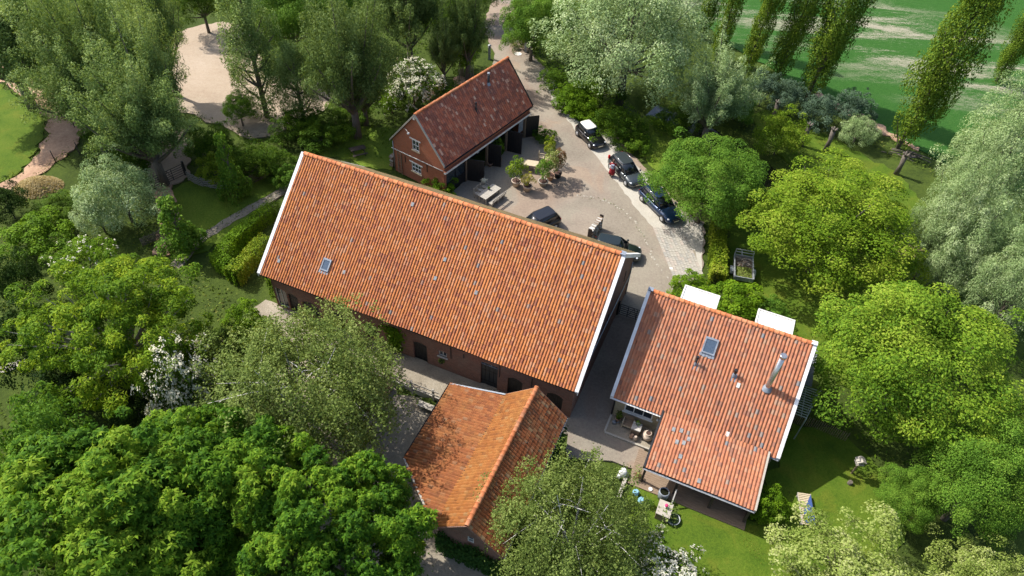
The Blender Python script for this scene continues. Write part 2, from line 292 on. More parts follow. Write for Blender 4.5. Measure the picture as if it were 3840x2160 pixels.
class MB:
    def __init__(s): s.v = []; s.f = []; s.sm = []
    def add(s, vs, fs, smooth=False):
        k = len(s.v); s.v += [tuple(p) for p in vs]; s.f += [tuple(i+k for i in f) for f in fs]; s.sm += [smooth]*len(fs); return s
    def hexa(s, p):   # 8 points: bottom ring then top ring
        return s.add(p, [(3, 2, 1, 0), (4, 5, 6, 7), (0, 1, 5, 4), (1, 2, 6, 5), (2, 3, 7, 6), (3, 0, 4, 7)])
    def box(s, x0, x1, y0, y1, z0, z1):
        return s.hexa([(x0, y0, z0), (x1, y0, z0), (x1, y1, z0), (x0, y1, z0), (x0, y0, z1), (x1, y0, z1), (x1, y1, z1), (x0, y1, z1)])
    def cbox(s, c, sx, sy, sz, rz=0.0):
        ca, sa = math.cos(rz), math.sin(rz); P = []
        for z in (-sz/2, sz/2):
            for a, b in ((-1, -1), (1, -1), (1, 1), (-1, 1)):
                x, y = a*sx/2, b*sy/2; P.append((c[0]+x*ca-y*sa, c[1]+x*sa+y*ca, c[2]+z))
        return s.hexa(P)
    def prism(s, poly, o, ax, ay, az, d0, d1):
        """poly: 2-D outline in (ax, ay); extruded along az from d0 to d1"""
        o, ax, ay, az = map(Vector, (o, ax, ay, az)); n = len(poly)
        A = [o+ax*p[0]+ay*p[1]+az*d0 for p in poly]; B = [o+ax*p[0]+ay*p[1]+az*d1 for p in poly]
        flip = ax.cross(ay).dot(az) < 0
        k = len(s.v); s.v += [tuple(p) for p in A+B]
        tri = tessellate_polygon([[Vector((p[0], p[1], 0)) for p in poly]])
        area = sum(poly[i][0]*poly[(i+1) % n][1]-poly[(i+1) % n][0]*poly[i][1] for i in range(n))
        fl = flip ^ (area < 0)
        sgn = 1 if area > 0 else -1
        for t in tri:
            a, b, c = t
            cr = (poly[b][0]-poly[a][0])*(poly[c][1]-poly[a][1])-(poly[c][0]-poly[a][0])*(poly[b][1]-poly[a][1])
            if cr*sgn < 0: a, b, c = a, c, b
            if not fl: s.f += [(k+c, k+b, k+a), (k+n+a, k+n+b, k+n+c)]
            else: s.f += [(k+a, k+b, k+c), (k+n+c, k+n+b, k+n+a)]
            s.sm += [False]*2
        for i in range(n):
            j = (i+1) % n; q = (k+i, k+j, k+n+j, k+n+i)
            s.f.append(q if not fl else q[::-1]); s.sm.append(False)
        return s
    def bar(s, a, b, w, h=None, upv=(0, 0, 1)):
        a, b = Vector(a), Vector(b); h = h or w; d = (b-a).normalized(); u = Vector(upv)
        if abs(d.dot(u)) > 0.98: u = Vector((1, 0, 0))
        r = d.cross(u).normalized(); u = r.cross(d); P = []
        for p in (a, b):
            P += [p-r*w/2-u*h/2, p+r*w/2-u*h/2, p+r*w/2+u*h/2, p-r*w/2+u*h/2]
        return s.add(P, [(3, 2, 1, 0), (4, 5, 6, 7), (0, 1, 5, 4), (1, 2, 6, 5), (2, 3, 7, 6), (3, 0, 4, 7)][0:6])
    def tube(s, pts, r, sides=8, cap=True, smooth=True):
        pts = [Vector(p) for p in pts]; n = len(pts); r = r if isinstance(r, (list, tuple)) else [r]*n; k = len(s.v); ref = None
        for i, p in enumerate(pts):
            d = (pts[min(i+1, n-1)]-pts[max(i-1, 0)]).normalized()
            if ref is None: ref = d.orthogonal().normalized()
            ref = (ref-d*ref.dot(d)).normalized(); q = d.cross(ref)
            for j in range(sides):
                t = 2*math.pi*j/sides; s.v.append(tuple(p+(ref*math.cos(t)+q*math.sin(t))*r[i]))
        for i in range(n-1):
            for j in range(sides):
                j2 = (j+1) % sides; s.f.append((k+i*sides+j, k+i*sides+j2, k+(i+1)*sides+j2, k+(i+1)*sides+j)); s.sm.append(smooth)
        if cap:
            s.f += [tuple(k+j for j in range(sides))[::-1], tuple(k+(n-1)*sides+j for j in range(sides))]; s.sm += [False]*2
        return s
    def lathe(s, prof, c=(0, 0, 0), sides=16, smooth=True, cap=(True, True)):
        k = len(s.v); n = len(prof)
        for r, z in prof:
            for j in range(sides):
                t = 2*math.pi*j/sides; s.v.append((c[0]+r*math.cos(t), c[1]+r*math.sin(t), c[2]+z))
        for i in range(n-1):
            for j in range(sides):
                j2 = (j+1) % sides; s.f.append((k+i*sides+j, k+i*sides+j2, k+(i+1)*sides+j2, k+(i+1)*sides+j)); s.sm.append(smooth)
        if cap[0]: s.f.append(tuple(k+j for j in range(sides))[::-1]); s.sm.append(False)
        if cap[1]: s.f.append(tuple(k+(n-1)*sides+j for j in range(sides))); s.sm.append(False)
        return s
    def mesh(s, name):
        me = bpy.data.meshes.new(name); me.from_pydata(s.v, [], s.f); me.update()
        me.polygons.foreach_set('use_smooth', s.sm)
        uv = me.uv_layers.new(name='UVMap'); V = me.vertices; dat = np.empty(len(me.loops)*2, np.float32)
        for p in me.polygons:
            nn = p.normal
            if abs(nn.z) < 0.8:
                tx, ty = -nn.y, nn.x; L = math.hypot(tx, ty) or 1; tx /= L; ty /= L
                for li in p.loop_indices:
                    c = V[me.loops[li].vertex_index].co; dat[2*li] = c.x*tx+c.y*ty; dat[2*li+1] = c.z
            else:
                for li in p.loop_indices:
                    c = V[me.loops[li].vertex_index].co; dat[2*li] = c.x; dat[2*li+1] = c.y
        uv.data.foreach_set('uv', dat); return me
    def build(s, name, mat, parent=None, bevel=0.0):
        me = s.mesh(name); me.materials.append(M[mat] if isinstance(mat, str) else mat)
        o = bpy.data.objects.new(name, me); link(o, parent)
        if bevel:
            bv = o.modifiers.new('bevel', 'BEVEL'); bv.width = bevel; bv.segments = 2; bv.limit_method = 'ANGLE'; bv.angle_limit = rad(40)
        return o
def inst(name, me, parent, loc=(0, 0, 0), rz=0.0, mat=None, scale=None):
    o = bpy.data.objects.new(name, me); link(o, parent); o.location = loc; o.rotation_euler = (0, 0, rz)
    if scale: o.scale = scale
    return o
def big_mesh(name, V, F, mat, attrs=None, smooth=False):
    """numpy mesh: V (n,3), F (m,k)"""
    me = bpy.data.meshes.new(name); n, (mf, k) = len(V), F.shape
    me.vertices.add(n); me.vertices.foreach_set('co', np.ascontiguousarray(V, np.float32).ravel())
    me.loops.add(mf*k); me.loops.foreach_set('vertex_index', np.ascontiguousarray(F, np.int32).ravel())
    me.polygons.add(mf); me.polygons.foreach_set('loop_start', np.arange(0, mf*k, k, dtype=np.int32))
    if smooth: me.polygons.foreach_set('use_smooth', np.ones(mf, bool))
    me.update(calc_edges=True)
    for nme, a in (attrs or {}).items():
        at = me.attributes.new(nme, 'FLOAT', 'FACE'); at.data.foreach_set('value', np.ascontiguousarray(a, np.float32))
    me.materials.append(M[mat] if isinstance(mat, str) else mat)
    return me

# ------------------------------------------------------------------ clay tiles
TW, TG = 0.205, 0.285
PX = np.array([0.0, 0.16, 0.36, 0.55, 0.67, 0.78, 0.955])*TW  # black underlay in the gap beside each tile stands in for overlap shadow
PZ = np.array([0.006, 0.026, 0.049, 0.060, 0.047, 0.010, 0.005])
def tile_template(tw=TW, tg=TG):
    sc = tw/TW; x = PX*sc; k = len(x); V = []
    for b, h in ((-0.02, 0.013), (tg+0.02, 0.0)):
        V += [(x[i], b, PZ[i]+h) for i in range(k)]
    V += [(x[i], -0.018, PZ[i]-0.002) for i in range(k)]
    V += [(x[i], -0.02, PZ[i]+0.013) for i in range(k)]
    F = [(i, i+1, k+i+1, k+i) for i in range(k-1)] + [(2*k+i, 2*k+i+1, 3*k+i+1, 3*k+i) for i in range(k-1)]
    return np.array(V), np.array(F)
def tile_slope(root, o, u, v, width, length, key, nearest=0, keep=None, tw=TW, tg=TG, name='tile'):
    """cover a slope (origin at its lower left corner) with overlapping tiles; the nearest ones are objects"""
    o, u, v = Vector(o), Vector(u).normalized(), Vector(v).normalized(); nrm = u.cross(v)
    nc, nr = max(1, round(width/tw)), max(1, round(length/tg)); tw, tg = width/nc, length/nr
    T, F = tile_template(tw, tg); I, J = np.meshgrid(np.arange(nc), np.arange(nr)); I, J = I.ravel(), J.ravel()
    a0, b0 = I*tw, J*tg
    if keep is not None:
        k = keep(a0+tw/2, b0+tg/2); a0, b0, I, J = a0[k], b0[k], I[k], J[k]
    N = len(a0); r = np.random.default_rng(len(a0)+int(width*10))
    jb = r.normal(0, 0.004, N)+0.020*np.sin(a0*0.6+J*0.05)+0.006*np.sin(a0*1.7-J*0.1); jl = np.abs(r.normal(0, 0.002, N))+0.028*(1+np.sin(a0*0.55+1.0+width)*np.sin(b0*0.8+0.5))*0.8+0.010*np.sin(a0*1.9+b0*1.3); ja = r.normal(0, 0.004, N); jr = r.normal(0, 0.006, N)
    tv = r.random(N)
    sel = np.zeros(N, bool)
    mw = root.matrix_world if root.parent is None else root.matrix_world
    if nearest:
        R = Matrix.Rotation(root.rotation_euler.z, 3, 'Z'); c0 = np.array(root.location)
        Pl = np.array(o)[None]+np.outer(a0, u)+np.outer(b0, v); Pw = Pl@np.array(R).T+c0
        d = np.linalg.norm(Pw-np.array((0, 0, CAM_H)), axis=1); sel[np.argsort(d)[:nearest]] = True
    def basis(i):
        return a0[i]+ja[i], b0[i]+jb[i], jl[i], jr[i]
    rest = ~sel; n = int(rest.sum())
    if n:
        P = np.repeat(T[None], n, 0); A, B, L, R_ = (a0+ja)[rest], (b0+jb)[rest], jl[rest], jr[rest]
        x = P[:, :, 0]+A[:, None]-P[:, :, 1]*R_[:, None]; y = P[:, :, 1]+B[:, None]+P[:, :, 0]*R_[:, None]; z = P[:, :, 2]+L[:, None]
        W = np.array(o)+x[..., None]*np.array(u)+y[..., None]*np.array(v)+z[..., None]*np.array(nrm)
        FF = (F[None]+(np.arange(n)*len(T))[:, None, None]).reshape(-1, 4)
        me = big_mesh('tiles', W.reshape(-1, 3), FF, 'tile_'+key, {'tv': np.repeat(tv[rest], len(F))})
        ob = bpy.data.objects.new('tiles', me); link(ob, root); ob['kind'] = 'stuff'
    if nearest:
        me1 = big_mesh(name, T, F, 'tile1_'+key)
        base = Matrix((u, v, nrm)).transposed()
        for i in np.nonzero(sel)[0]:
            ob = bpy.data.objects.new(name, me1); link(ob, root)
            q = (base @ Matrix.Rotation(float(jr[i]), 3, 'Z')).to_4x4()
            q.translation = o+u*float(a0[i]+ja[i])+v*float(b0[i]+jb[i])+nrm*float(jl[i]); ob.matrix_basis = q
def ridge_tiles(root, a, b, r=0.13, L=0.36, mat='ridge', name='ridge_tile'):
    a, b = Vector(a), Vector(b); d = b-a; n = max(1, round(d.length/L)); L = d.length/n; d.normalize()
    side = Vector((-d.y, d.x, 0)).normalized(); mb = MB(); K = 8; V = []
    for x, k in ((0.0, 1.0), (L*0.96, 0.93), (L*0.96, 1.10), (L+0.04, 1.10)):
        for j in range(K+1):
            t = math.pi*j/K; V.append((x, math.cos(t)*r*k*1.1, math.sin(t)*r*k-0.03))
    Fc = []
    for i in range(3):
        for j in range(K): Fc.append((i*(K+1)+j, (i+1)*(K+1)+j, (i+1)*(K+1)+j+1, i*(K+1)+j+1))
    mb.add(V, Fc, True); mb.add([V[j] for j in range(K+1)]+[(0, 0, -0.03)], [(j+1, j, K+1) for j in range(K)])
    me = mb.mesh(name); me.materials.append(M[mat]); base = Matrix((d, side, Vector((0, 0, 1)))).transposed()
    if abs(d.z) > 1e-4: base = Matrix((d, side, d.cross(side))).transposed()
    for i in range(n):
        o = bpy.data.objects.new(name, me); link(o, root); q = (base@Matrix.Rotation(random.gauss(0, 0.015), 3, 'Z')).to_4x4()
        q.translation = a+d*(i*L)+Vector((0, 0, random.gauss(0, 0.006))); o.matrix_basis = q

# ------------------------------------------------------------------ walls with real openings
def arch_pts(a0, a1, z, rise, n=8):
    return [(a0+(a1-a0)*i/n, z+rise*(1-(2*i/n-1)**2)) for i in range(n+1)]
def wall_run(mb, o, ax, az, length, z0, z1, th, ops):
    """wall from o along ax; az points outward; openings (a0, a1, zb, zt, rise)"""
    up = (0, 0, 1); o = Vector(o); cur = 0
    for a0, a1, zb, zt, rise in sorted(ops):
        if a0 > cur: mb.prism([(cur, z0), (a0, z0), (a0, z1), (cur, z1)], o, ax, up, az, -th, 0)
        if zb > z0+0.02: mb.prism([(a0, z0), (a1, z0), (a1, zb), (a0, zb)], o, ax, up, az, -th, 0)
        if rise: top = arch_pts(a0, a1, zt-rise, rise)
        else: top = [(a0, zt), (a1, zt)]
        mb.prism(top+[(a1, z1), (a0, z1)], o, ax, up, az, -th, 0); cur = a1
    if cur < length: mb.prism([(cur, z0), (length, z0), (length, z1), (cur, z1)], o, ax, up, az, -th, 0)
def leaf_door(root, o, ax, az, a0, a1, zb, zt, rise, mat, depth=0.14, planks=5, name='door'):
    """plank door set back in its opening"""
    up = (0, 0, 1); n = planks; rt = None
    top = lambda a: zt-rise+rise*(1-(2*(a-a0)/(a1-a0)-1)**2) if rise else zt
    rt = MB().prism([(a0, zb), (a1, zb)]+([(x, y) for x, y in arch_pts(a0, a1, zt-rise, rise)][::-1] if rise else [(a1, zt), (a0, zt)]), o, ax, up, az, -depth-0.06, -depth-0.03).build(name, mat, root)
    for i in range(n):
        x0, x1 = a0+(a1-a0)*(i+0.06)/n, a0+(a1-a0)*(i+0.94)/n; xm = (x0+x1)/2
        MB().prism([(x0, zb+0.02), (x1, zb+0.02), (x1, top(x1)-0.02), (xm, top(xm)-0.02), (x0, top(x0)-0.02)], o, ax, up, az, -depth-0.03, -depth).build('plank', mat, rt)
    for zz in (zb+(zt-zb)*0.2, zb+(zt-zb)*0.75):
        MB().prism([(a0+0.03, zz), (a1-0.1, zz), (a1-0.1, zz+0.06), (a0+0.03, zz+0.06)], o, ax, up, az, -depth, -depth+0.012).build('hinge', 'iron', rt)
    return rt
def window(root, o, ax, az, a0, a1, zb, zt, nx, ny, frame='white', depth=0.08, glass='glass', bars=0.045, name='window', sill=None):
    up = (0, 0, 1)
    w = MB().prism([(a0, zb), (a1, zb), (a1, zt), (a0, zt)], o, ax, up, az, -depth-0.10, -depth-0.06).build(name, 'darkin', root)
    f = MB(); t = bars*1.4
    for p in ([(a0, zb), (a1, zb), (a1, zb+t), (a0, zb+t)], [(a0, zt-t), (a1, zt-t), (a1, zt), (a0, zt)], [(a0, zb+t), (a0+t, zb+t), (a0+t, zt-t), (a0, zt-t)], [(a1-t, zb+t), (a1, zb+t), (a1, zt-t), (a1-t, zt-t)]):
        f.prism(p, o, ax, up, az, -depth-0.05, -depth+0.02)
    f.build('frame', frame, w)
    for i in range(1, nx):
        x = a0+(a1-a0)*i/nx; MB().prism([(x-bars/2, zb+t), (x+bars/2, zb+t), (x+bars/2, zt-t), (x-bars/2, zt-t)], o, ax, up, az, -depth-0.04, -depth+0.012).build('glazing_bar', frame, w)
    for j in range(1, ny):
        z = zb+(zt-zb)*j/ny; MB().prism([(a0+t, z-bars/2), (a1-t, z-bars/2), (a1-t, z+bars/2), (a0+t, z+bars/2)], o, ax, up, az, -depth-0.035, -depth+0.016).build('glazing_bar', frame, w)
    for i in range(nx):
        for j in range(ny):
            x0, x1 = a0+(a1-a0)*i/nx, a0+(a1-a0)*(i+1)/nx; y0, y1 = zb+(zt-zb)*j/ny, zb+(zt-zb)*(j+1)/ny
            MB().prism([(x0+0.015, y0+0.015), (x1-0.015, y0+0.015), (x1-0.015, y1-0.015), (x0+0.015, y1-0.015)], o, ax, up, az, -depth-0.045, -depth-0.03).build('pane', glass, w)
    if sill: MB().prism([(a0-0.08, zb-0.10), (a1+0.08, zb-0.10), (a1+0.08, zb), (a0-0.08, zb)], o, ax, up, az, -0.1, 0.07).build('sill', sill, w)
    return w
# ================================================================== buildings
X, Y, Z = (1, 0, 0), (0, 1, 0), (0, 0, 1)
def slope_board(root, name, mat, s0, s1, tA, zA, tB, zB, lo, hi):
    n = max(1, round(abs(tB-tA)/2.2))
    for i in range(n):
        fa_, fb_ = (i+0.002)/n, (i+0.998)/n; t0, t1 = tA+(tB-tA)*fa_, tA+(tB-tA)*fb_; z0, z1 = zA+(zB-zA)*fa_, zA+(zB-zA)*fb_; e0, e1 = random.uniform(-.006, .006), random.uniform(-.006, .006); dx = random.uniform(-.004, .004)
        MB().prism([(t0, z0+lo), (t1, z1+lo), (t1, z1+hi+e1), (t0, z0+hi+e0)], (0, 0, 0), Y, Z, X, s0+dx, s1+dx).build(name, mat, root)
def gutter(root, a, b, r=0.065, mat='zinc', name='gutter'):
    a, b = Vector(a), Vector(b); d = (b-a).normalized(); side = Vector((-d.y, d.x, 0)); K = 6; V = []; Fc = []
    for p in (a, b):
        for q in (1.0, 0.85):
            for j in range(K+1):
                t = math.pi+math.pi*j/K; V.append(p+side*math.cos(t)*r*q+Vector((0, 0, math.sin(t)*r*q)))
    k = K+1
    for j in range(K):
        Fc += [(j, j+1, 2*k+j+1, 2*k+j), (k+j+1, k+j, 3*k+j, 3*k+j+1)]
    for j in (0, K): Fc.append((j, k+j, 3*k+j, 2*k+j))
    MB().add(V, Fc).build(name, mat, root)
def skylight(root, s, t, hrow, wdt, lng, frame='lead', glass='skyglass', slope=None):
    """roof window lying on the near slope: centre (s, t), slope = (z at t, angle)"""
    z, a = slope; v = Vector((0, math.cos(a), math.sin(a))); n = Vector((0, -math.sin(a), math.cos(a))); o = Vector((s, t, z))
    w2, l2 = wdt/2, lng/2
    w = MB().prism([(-w2, -l2), (w2, -l2), (w2, l2), (-w2, l2)], o, X, v, n, 0.02, 0.10).build('skylight', frame, root)
    f = MB()
    for p in ([(-w2-.02, -l2-.02), (w2+.02, -l2-.02), (w2+.02, -l2+.07), (-w2-.02, -l2+.07)], [(-w2-.02, l2-.11), (w2+.02, l2-.11), (w2+.02, l2+.02), (-w2-.02, l2+.02)], [(-w2-.02, -l2+.07), (-w2+.07, -l2+.07), (-w2+.07, l2-.11), (-w2-.02, l2-.11)], [(w2-.07, -l2+.07), (w2+.02, -l2+.07), (w2+.02, l2-.11), (w2-.07, l2-.11)]):
        f.prism(p, o, X, v, n, 0.10, 0.15)
    f.build('frame', frame, w)
    MB().prism([(-w2+.07, -l2+.07), (w2-.07, -l2+.07), (w2-.07, l2-.11), (-w2+.07, l2-.11)], o, X, v, n, 0.10, 0.118).build('pane', glass, w)
    ap = MB(); k = 5
    for i in range(k):
        x0 = -w2-0.08+(wdt+0.16)*i/k; x1 = x0+(wdt+0.16)/k-0.02
        ap.prism([(x0, -l2-0.22-0.03*(i % 2)), (x1, -l2-0.22-0.03*(i % 2)), (x1, -l2-0.02), (x0, -l2-0.02)], o, X, v, n, 0.05, 0.075)
    ap.build('flashing', frame, w)
def flue(root, s, t, z0, z1, r, mat, cap, name='flue_pipe', lean=(0, 0), slab=None, capr=1.35, slope=0.7):
    p = MB().lathe([(r, 0), (r, z1-z0)], sides=14, cap=(False, True)).build(name, mat, root); p.location = (s, t, z0)
    p.rotation_euler = (lean[0], lean[1], 0)
    MB().lathe([(r*capr, -0.16), (r*capr, 0.0), (r*capr*0.92, 0.03)], (0, 0, z1-z0), 14).build('cap', cap, p)
    q = MB(); a = slope; v = Vector((0, math.cos(a), math.sin(a))); n = Vector((0, -math.sin(a), math.cos(a)))
    q.prism([(-r-.16, -r-.24), (r+.16, -r-.24), (r+.16, r+.14), (-r-.16, r+.14)], (s, t, z0), X, v, n, 0.05, 0.075)
    q.lathe([(r*2.0, -0.02), (r*1.25, 0.22), (r*1.02, 0.26)], (s, t, z0+0.05), 12, cap=(False, False))
    q.build('flashing', slab or 'lead', root)

def ivy(root, pts_fn, n, size, mat, name='ivy', sd=3):
    """leaves clinging to a surface: pts_fn(rng, n) -> points, normals"""
    r = np.random.default_rng(sd); P, N = pts_fn(r, n)
    me = leaf_quads(P, N, r.uniform(0.7, 1.25, len(P))*size, 0.85, r, mat, name); o = bpy.data.objects.new(name, me); link(o, root); return o

def leaf_quads(P, N, L, asp, r, mat, name, T=None, clump=None, fold=0.12):
    n = len(P); N = N/np.maximum(np.linalg.norm(N, axis=1, keepdims=True), 1e-6)
    if T is None: T = r.normal(size=(n, 3))
    T = T-N*(T*N).sum(1, keepdims=True); T /= np.maximum(np.linalg.norm(T, axis=1, keepdims=True), 1e-6)
    B = np.cross(N, T); L = np.asarray(L)[:, None]; W = L*asp
    V = np.stack([P-T*L*0.5, P+B*W*0.5+N*W*fold-T*L*0.06, P+T*L*0.5-N*L*0.08, P-B*W*0.5+N*W*fold-T*L*0.06], 1).reshape(-1, 3)
    F = np.arange(4*n, dtype=np.int32).reshape(n, 4)
    return big_mesh(name, V, F, mat, {'leaf': r.random(n), 'clump': np.zeros(n)+0.5 if clump is None else clump})

for k, cols, tr in (
    ('l_chestnut', [(0.028, 0.082, 0.008), (0.063, 0.15, 0.011), (0.125, 0.23, 0.015), (0.2, 0.295, 0.024)], 0.3),
    ('l_walnut', [(0.058, 0.125, 0.012), (0.115, 0.215, 0.016), (0.19, 0.295, 0.024), (0.275, 0.36, 0.04)], 0.32),
    ('l_lime', [(0.058, 0.13, 0.016), (0.105, 0.215, 0.022), (0.18, 0.295, 0.036)], 0.32),
    ('l_olive', [(0.064, 0.125, 0.010), (0.118, 0.207, 0.012), (0.182, 0.276, 0.018), (0.259, 0.326, 0.036)], 0.3),
    ('l_willow', [(0.076, 0.125, 0.028), (0.161, 0.241, 0.063), (0.267, 0.359, 0.108), (0.413, 0.508, 0.187)], 0.25),
    ('l_willow_dark', [(0.043, 0.077, 0.017), (0.095, 0.148, 0.036), (0.162, 0.232, 0.064), (0.257, 0.337, 0.112)], 0.25),
    ('l_silver', [(0.115, 0.185, 0.062), (0.215, 0.312, 0.119), (0.337, 0.439, 0.193), (0.497, 0.581, 0.318)], 0.22),
    ('l_poplar', [(0.047, 0.095, 0.011), (0.095, 0.162, 0.017), (0.155, 0.236, 0.023), (0.243, 0.311, 0.035)], 0.28),
    ('l_birch', [(0.06, 0.095, 0.018), (0.115, 0.165, 0.034), (0.18, 0.24, 0.055), (0.27, 0.325, 0.1)], 0.3),
    ('l_locust', [(0.05, 0.115, 0.008), (0.11, 0.205, 0.012), (0.19, 0.295, 0.016), (0.31, 0.385, 0.024)], 0.34),
    ('l_shrub', [(0.030, 0.072, 0.006), (0.066, 0.132, 0.009), (0.120, 0.198, 0.013)], 0.28),
    ('l_shrub_b', [(0.060, 0.126, 0.006), (0.114, 0.216, 0.010), (0.192, 0.300, 0.015)], 0.3),
    ('l_hedge', [(0.085, 0.15, 0.01), (0.16, 0.24, 0.015), (0.24, 0.31, 0.022), (0.31, 0.31, 0.05)], 0.3),
    ('l_teal', [(0.042, 0.078, 0.044), (0.084, 0.138, 0.082), (0.144, 0.216, 0.139)], 0.22),
    ('l_pale', [(0.11, 0.165, 0.025), (0.2, 0.265, 0.05), (0.3, 0.36, 0.1), (0.43, 0.45, 0.2)], 0.3),
    ('l_yellow', [(0.30, 0.30, 0.04), (0.44, 0.42, 0.06), (0.56, 0.52, 0.12)], 0.3),
    ('l_red', [(0.12, 0.06, 0.03), (0.20, 0.10, 0.05), (0.24, 0.20, 0.06)], 0.3),
    ('l_ivy', [(0.012, 0.035, 0.008), (0.03, 0.075, 0.012), (0.065, 0.13, 0.02)], 0.15),
    ('l_weed', [(0.035, 0.065, 0.010), (0.07, 0.12, 0.014), (0.12, 0.18, 0.02), (0.20, 0.21, 0.05)], 0.28),
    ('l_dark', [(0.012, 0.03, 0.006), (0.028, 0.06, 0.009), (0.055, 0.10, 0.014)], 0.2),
    ('l_dry', [(0.36, 0.28, 0.14), (0.52, 0.42, 0.22), (0.66, 0.56, 0.34)], 0.2),
):
    M[k] = leaf_mat(k, cols, tr)
M['flower'] = leaf_mat('white_blossom', [(0.50, 0.48, 0.34), (0.66, 0.64, 0.50), (0.72, 0.71, 0.60)], 0.15, 0.8)

# ---- long barn
BL, BW, BE, BR = 11.737, 6.822, 3.744, 9.492
ba = math.atan2(BR-BE, BW); bsl = math.hypot(BR-BE, BW)
barn = thing('long_barn', 'long brick barn with orange clay tile roof and white verge boards', 'barn', BARN(0, 0), BARN.a)
mb = MB(); WS, WT = 11.42, 6.2
ops = [(-11.35, -10.35, 0.12, 2.05, 0.12), (-10.25, -9.40, 0, 1.95, 0.15), (-9.04, -7.65, 0.3, 1.8, 0.28), (-6.6, -5.5, 0, 1.9, 0.2), (-3.96, -2.86, 0.35, 1.98, 0.22), (-0.09, 0.97, 0, 1.94, 0.14), (1.86, 2.48, 1.38, 1.95, 0.08), (4.98, 6.2, 0, 2.46, 0.05), (6.93, 7.97, 0, 1.98, 0.22), (9.68, 10.78, 0, 1.95, 0.25)]
wall_run(mb, (-WS, -WT, 0), X, (0, -1, 0), 2*WS, 0, BE+0.40, 0.3, [(a+WS, b+WS, c, d, e) for a, b, c, d, e in ops])
mb.build('wall', 'brick', barn)
gz = BE+(BW-WT)*math.tan(ba)-0.12
gab = [(-WT+0.3, 0), (WT, 0), (WT, gz), (0, BR-0.22), (-WT+0.3, gz+0.25)]
MB().prism(gab, (0, 0, 0), Y, Z, X, WS-0.3, WS).build('wall', 'brick', barn)
MB().prism(gab, (0, 0, 0), Y, Z, X, -WS, -WS+0.3).build('wall', 'brick', barn)
MB().prism([(-WS+0.3, 0), (WS-0.3, 0), (WS-0.3, gz), (-WS+0.3, gz)], (0, WT, 0), X, Z, Y, -0.3, 0).build('wall', 'brick', barn)
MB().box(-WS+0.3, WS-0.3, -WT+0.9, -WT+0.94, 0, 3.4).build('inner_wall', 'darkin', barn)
MB().prism([(-BW, BE-0.13), (0, BR-0.13), (BW, BE-0.13), (BW, BE-0.02), (0, BR-0.015), (-BW, BE-0.02)], (0, 0, 0), Y, Z, X, -BL+0.1, BL-0.1).build('roof_deck', 'deckblack', barn)
tile_slope(barn, (-BL+0.17, -BW, BE), X, (0, math.cos(ba), math.sin(ba)), 2*BL-0.34, bsl-0.02, 'barn', nearest=300, tw=0.2, tg=0.275)
tile_slope(barn, (BL-0.17, BW, BE), (-1, 0, 0), (0, -math.cos(ba), math.sin(ba)), 2*BL-0.34, bsl-0.02, 'far', tw=0.2, tg=0.275)
ridge_tiles(barn, (-BL+0.15, 0, BR+0.03), (BL-0.3, 0, BR+0.03), 0.145, 0.37)
MB().box(BL-0.31, BL+0.03, -0.17, 0.17, BR+0.075, BR+0.125).build('ridge_cap', 'lead', barn)
for sg in (-1, 1):
    x0, x1 = sg*(BL-0.17), sg*(BL+0.06); x0, x1 = min(x0, x1), max(x0, x1)
    slope_board(barn, 'verge_board', 'white', x0, x1, -BW-0.03, BE, 0, BR, -0.02, 0.095)
    slope_board(barn, 'verge_board', 'white', x0, x1, 0, BR, BW+0.03, BE, -0.02, 0.095)
    f0, f1 = (BL+0.0, BL+0.05) if sg > 0 else (-BL-0.05, -BL)
    slope_board(barn, 'barge_board', 'white', f0, f1, -BW-0.02, BE, 0, BR, -0.25, -0.022)
    slope_board(barn, 'barge_board', 'white', f0, f1, 0, BR, BW+0.02, BE, -0.25, -0.022)
for a, b, zb, zt, rs in ops:
    o = (0, -WT, 0); az = (0, -1, 0)
    if 1.5 < a < 2: window(barn, o, X, az, a, b, zb, zt, 2, 1, 'white_old', sill='stone')
    elif a < -11: window(barn, o, X, az, a, b, zb, zt, 2, 1, 'white_old', 0.12)
    elif 4.9 < a < 5:
        leaf_door(barn, o, X, az, a, b, zb, 2.06, 0, 'bluedoor', 0.1, 4)
        window(barn, o, X, az, a, b, 2.1, zt, 5, 1, 'lead', 0.1, bars=0.03)
    else: leaf_door(barn, o, X, az, a, b, zb, zt, rs, 'black', 0.12, 5)
    if rs and a > -9.3:
        ar = MB(); K = 9
        for i in range(K):
            xa, xb = a-0.05+(b-a+0.1)*i/K, a-0.05+(b-a+0.1)*(i+0.92)/K; xm = (xa+xb)/2; zz = zt-rs+rs*max(0, 1-(2*(xm-a)/(b-a)-1)**2)
            ar.prism([(xa, zz+0.01), (xb, zz+0.01), (xb, zz+0.2), (xa, zz+0.2)], (0, -WT, 0), X, Z, (0, -1, 0), -0.05, 0.012)
        ar.build('brick_arch', 'brick', barn)
for s0, za, zb in ((2.8, 1.53, 2.71), (3.75, 2.1, 2.5), (6.34, 1.53, 2.64), (-5.0, 1.6, 2.6), (-7.2, 1.7, 2.7), (8.6, 1.6, 2.6)):
    MB().box(s0-0.025, s0+0.025, -WT-0.04, -WT, za, zb).build('wall_anchor', 'iron', barn)
MB().box(-WS, WS, -BW+0.02, -WT-0.002, BE-0.16, BE-0.135).build('soffit', 'darkwood', barn)
MB().tube([(BL-0.28, 6.1, 0.1), (BL-0.28, 6.1, 3.5)], 0.05).build('downpipe', 'zinc', barn)
MB().tube([(WS+0.06, -5.5, 3.4), (WS+0.05, -2, 2.95), (WS+0.05, 3, 2.5), (WS+0.06, 6.0, 2.35)], 0.035).build('wall_pipe', 'galv', barn)
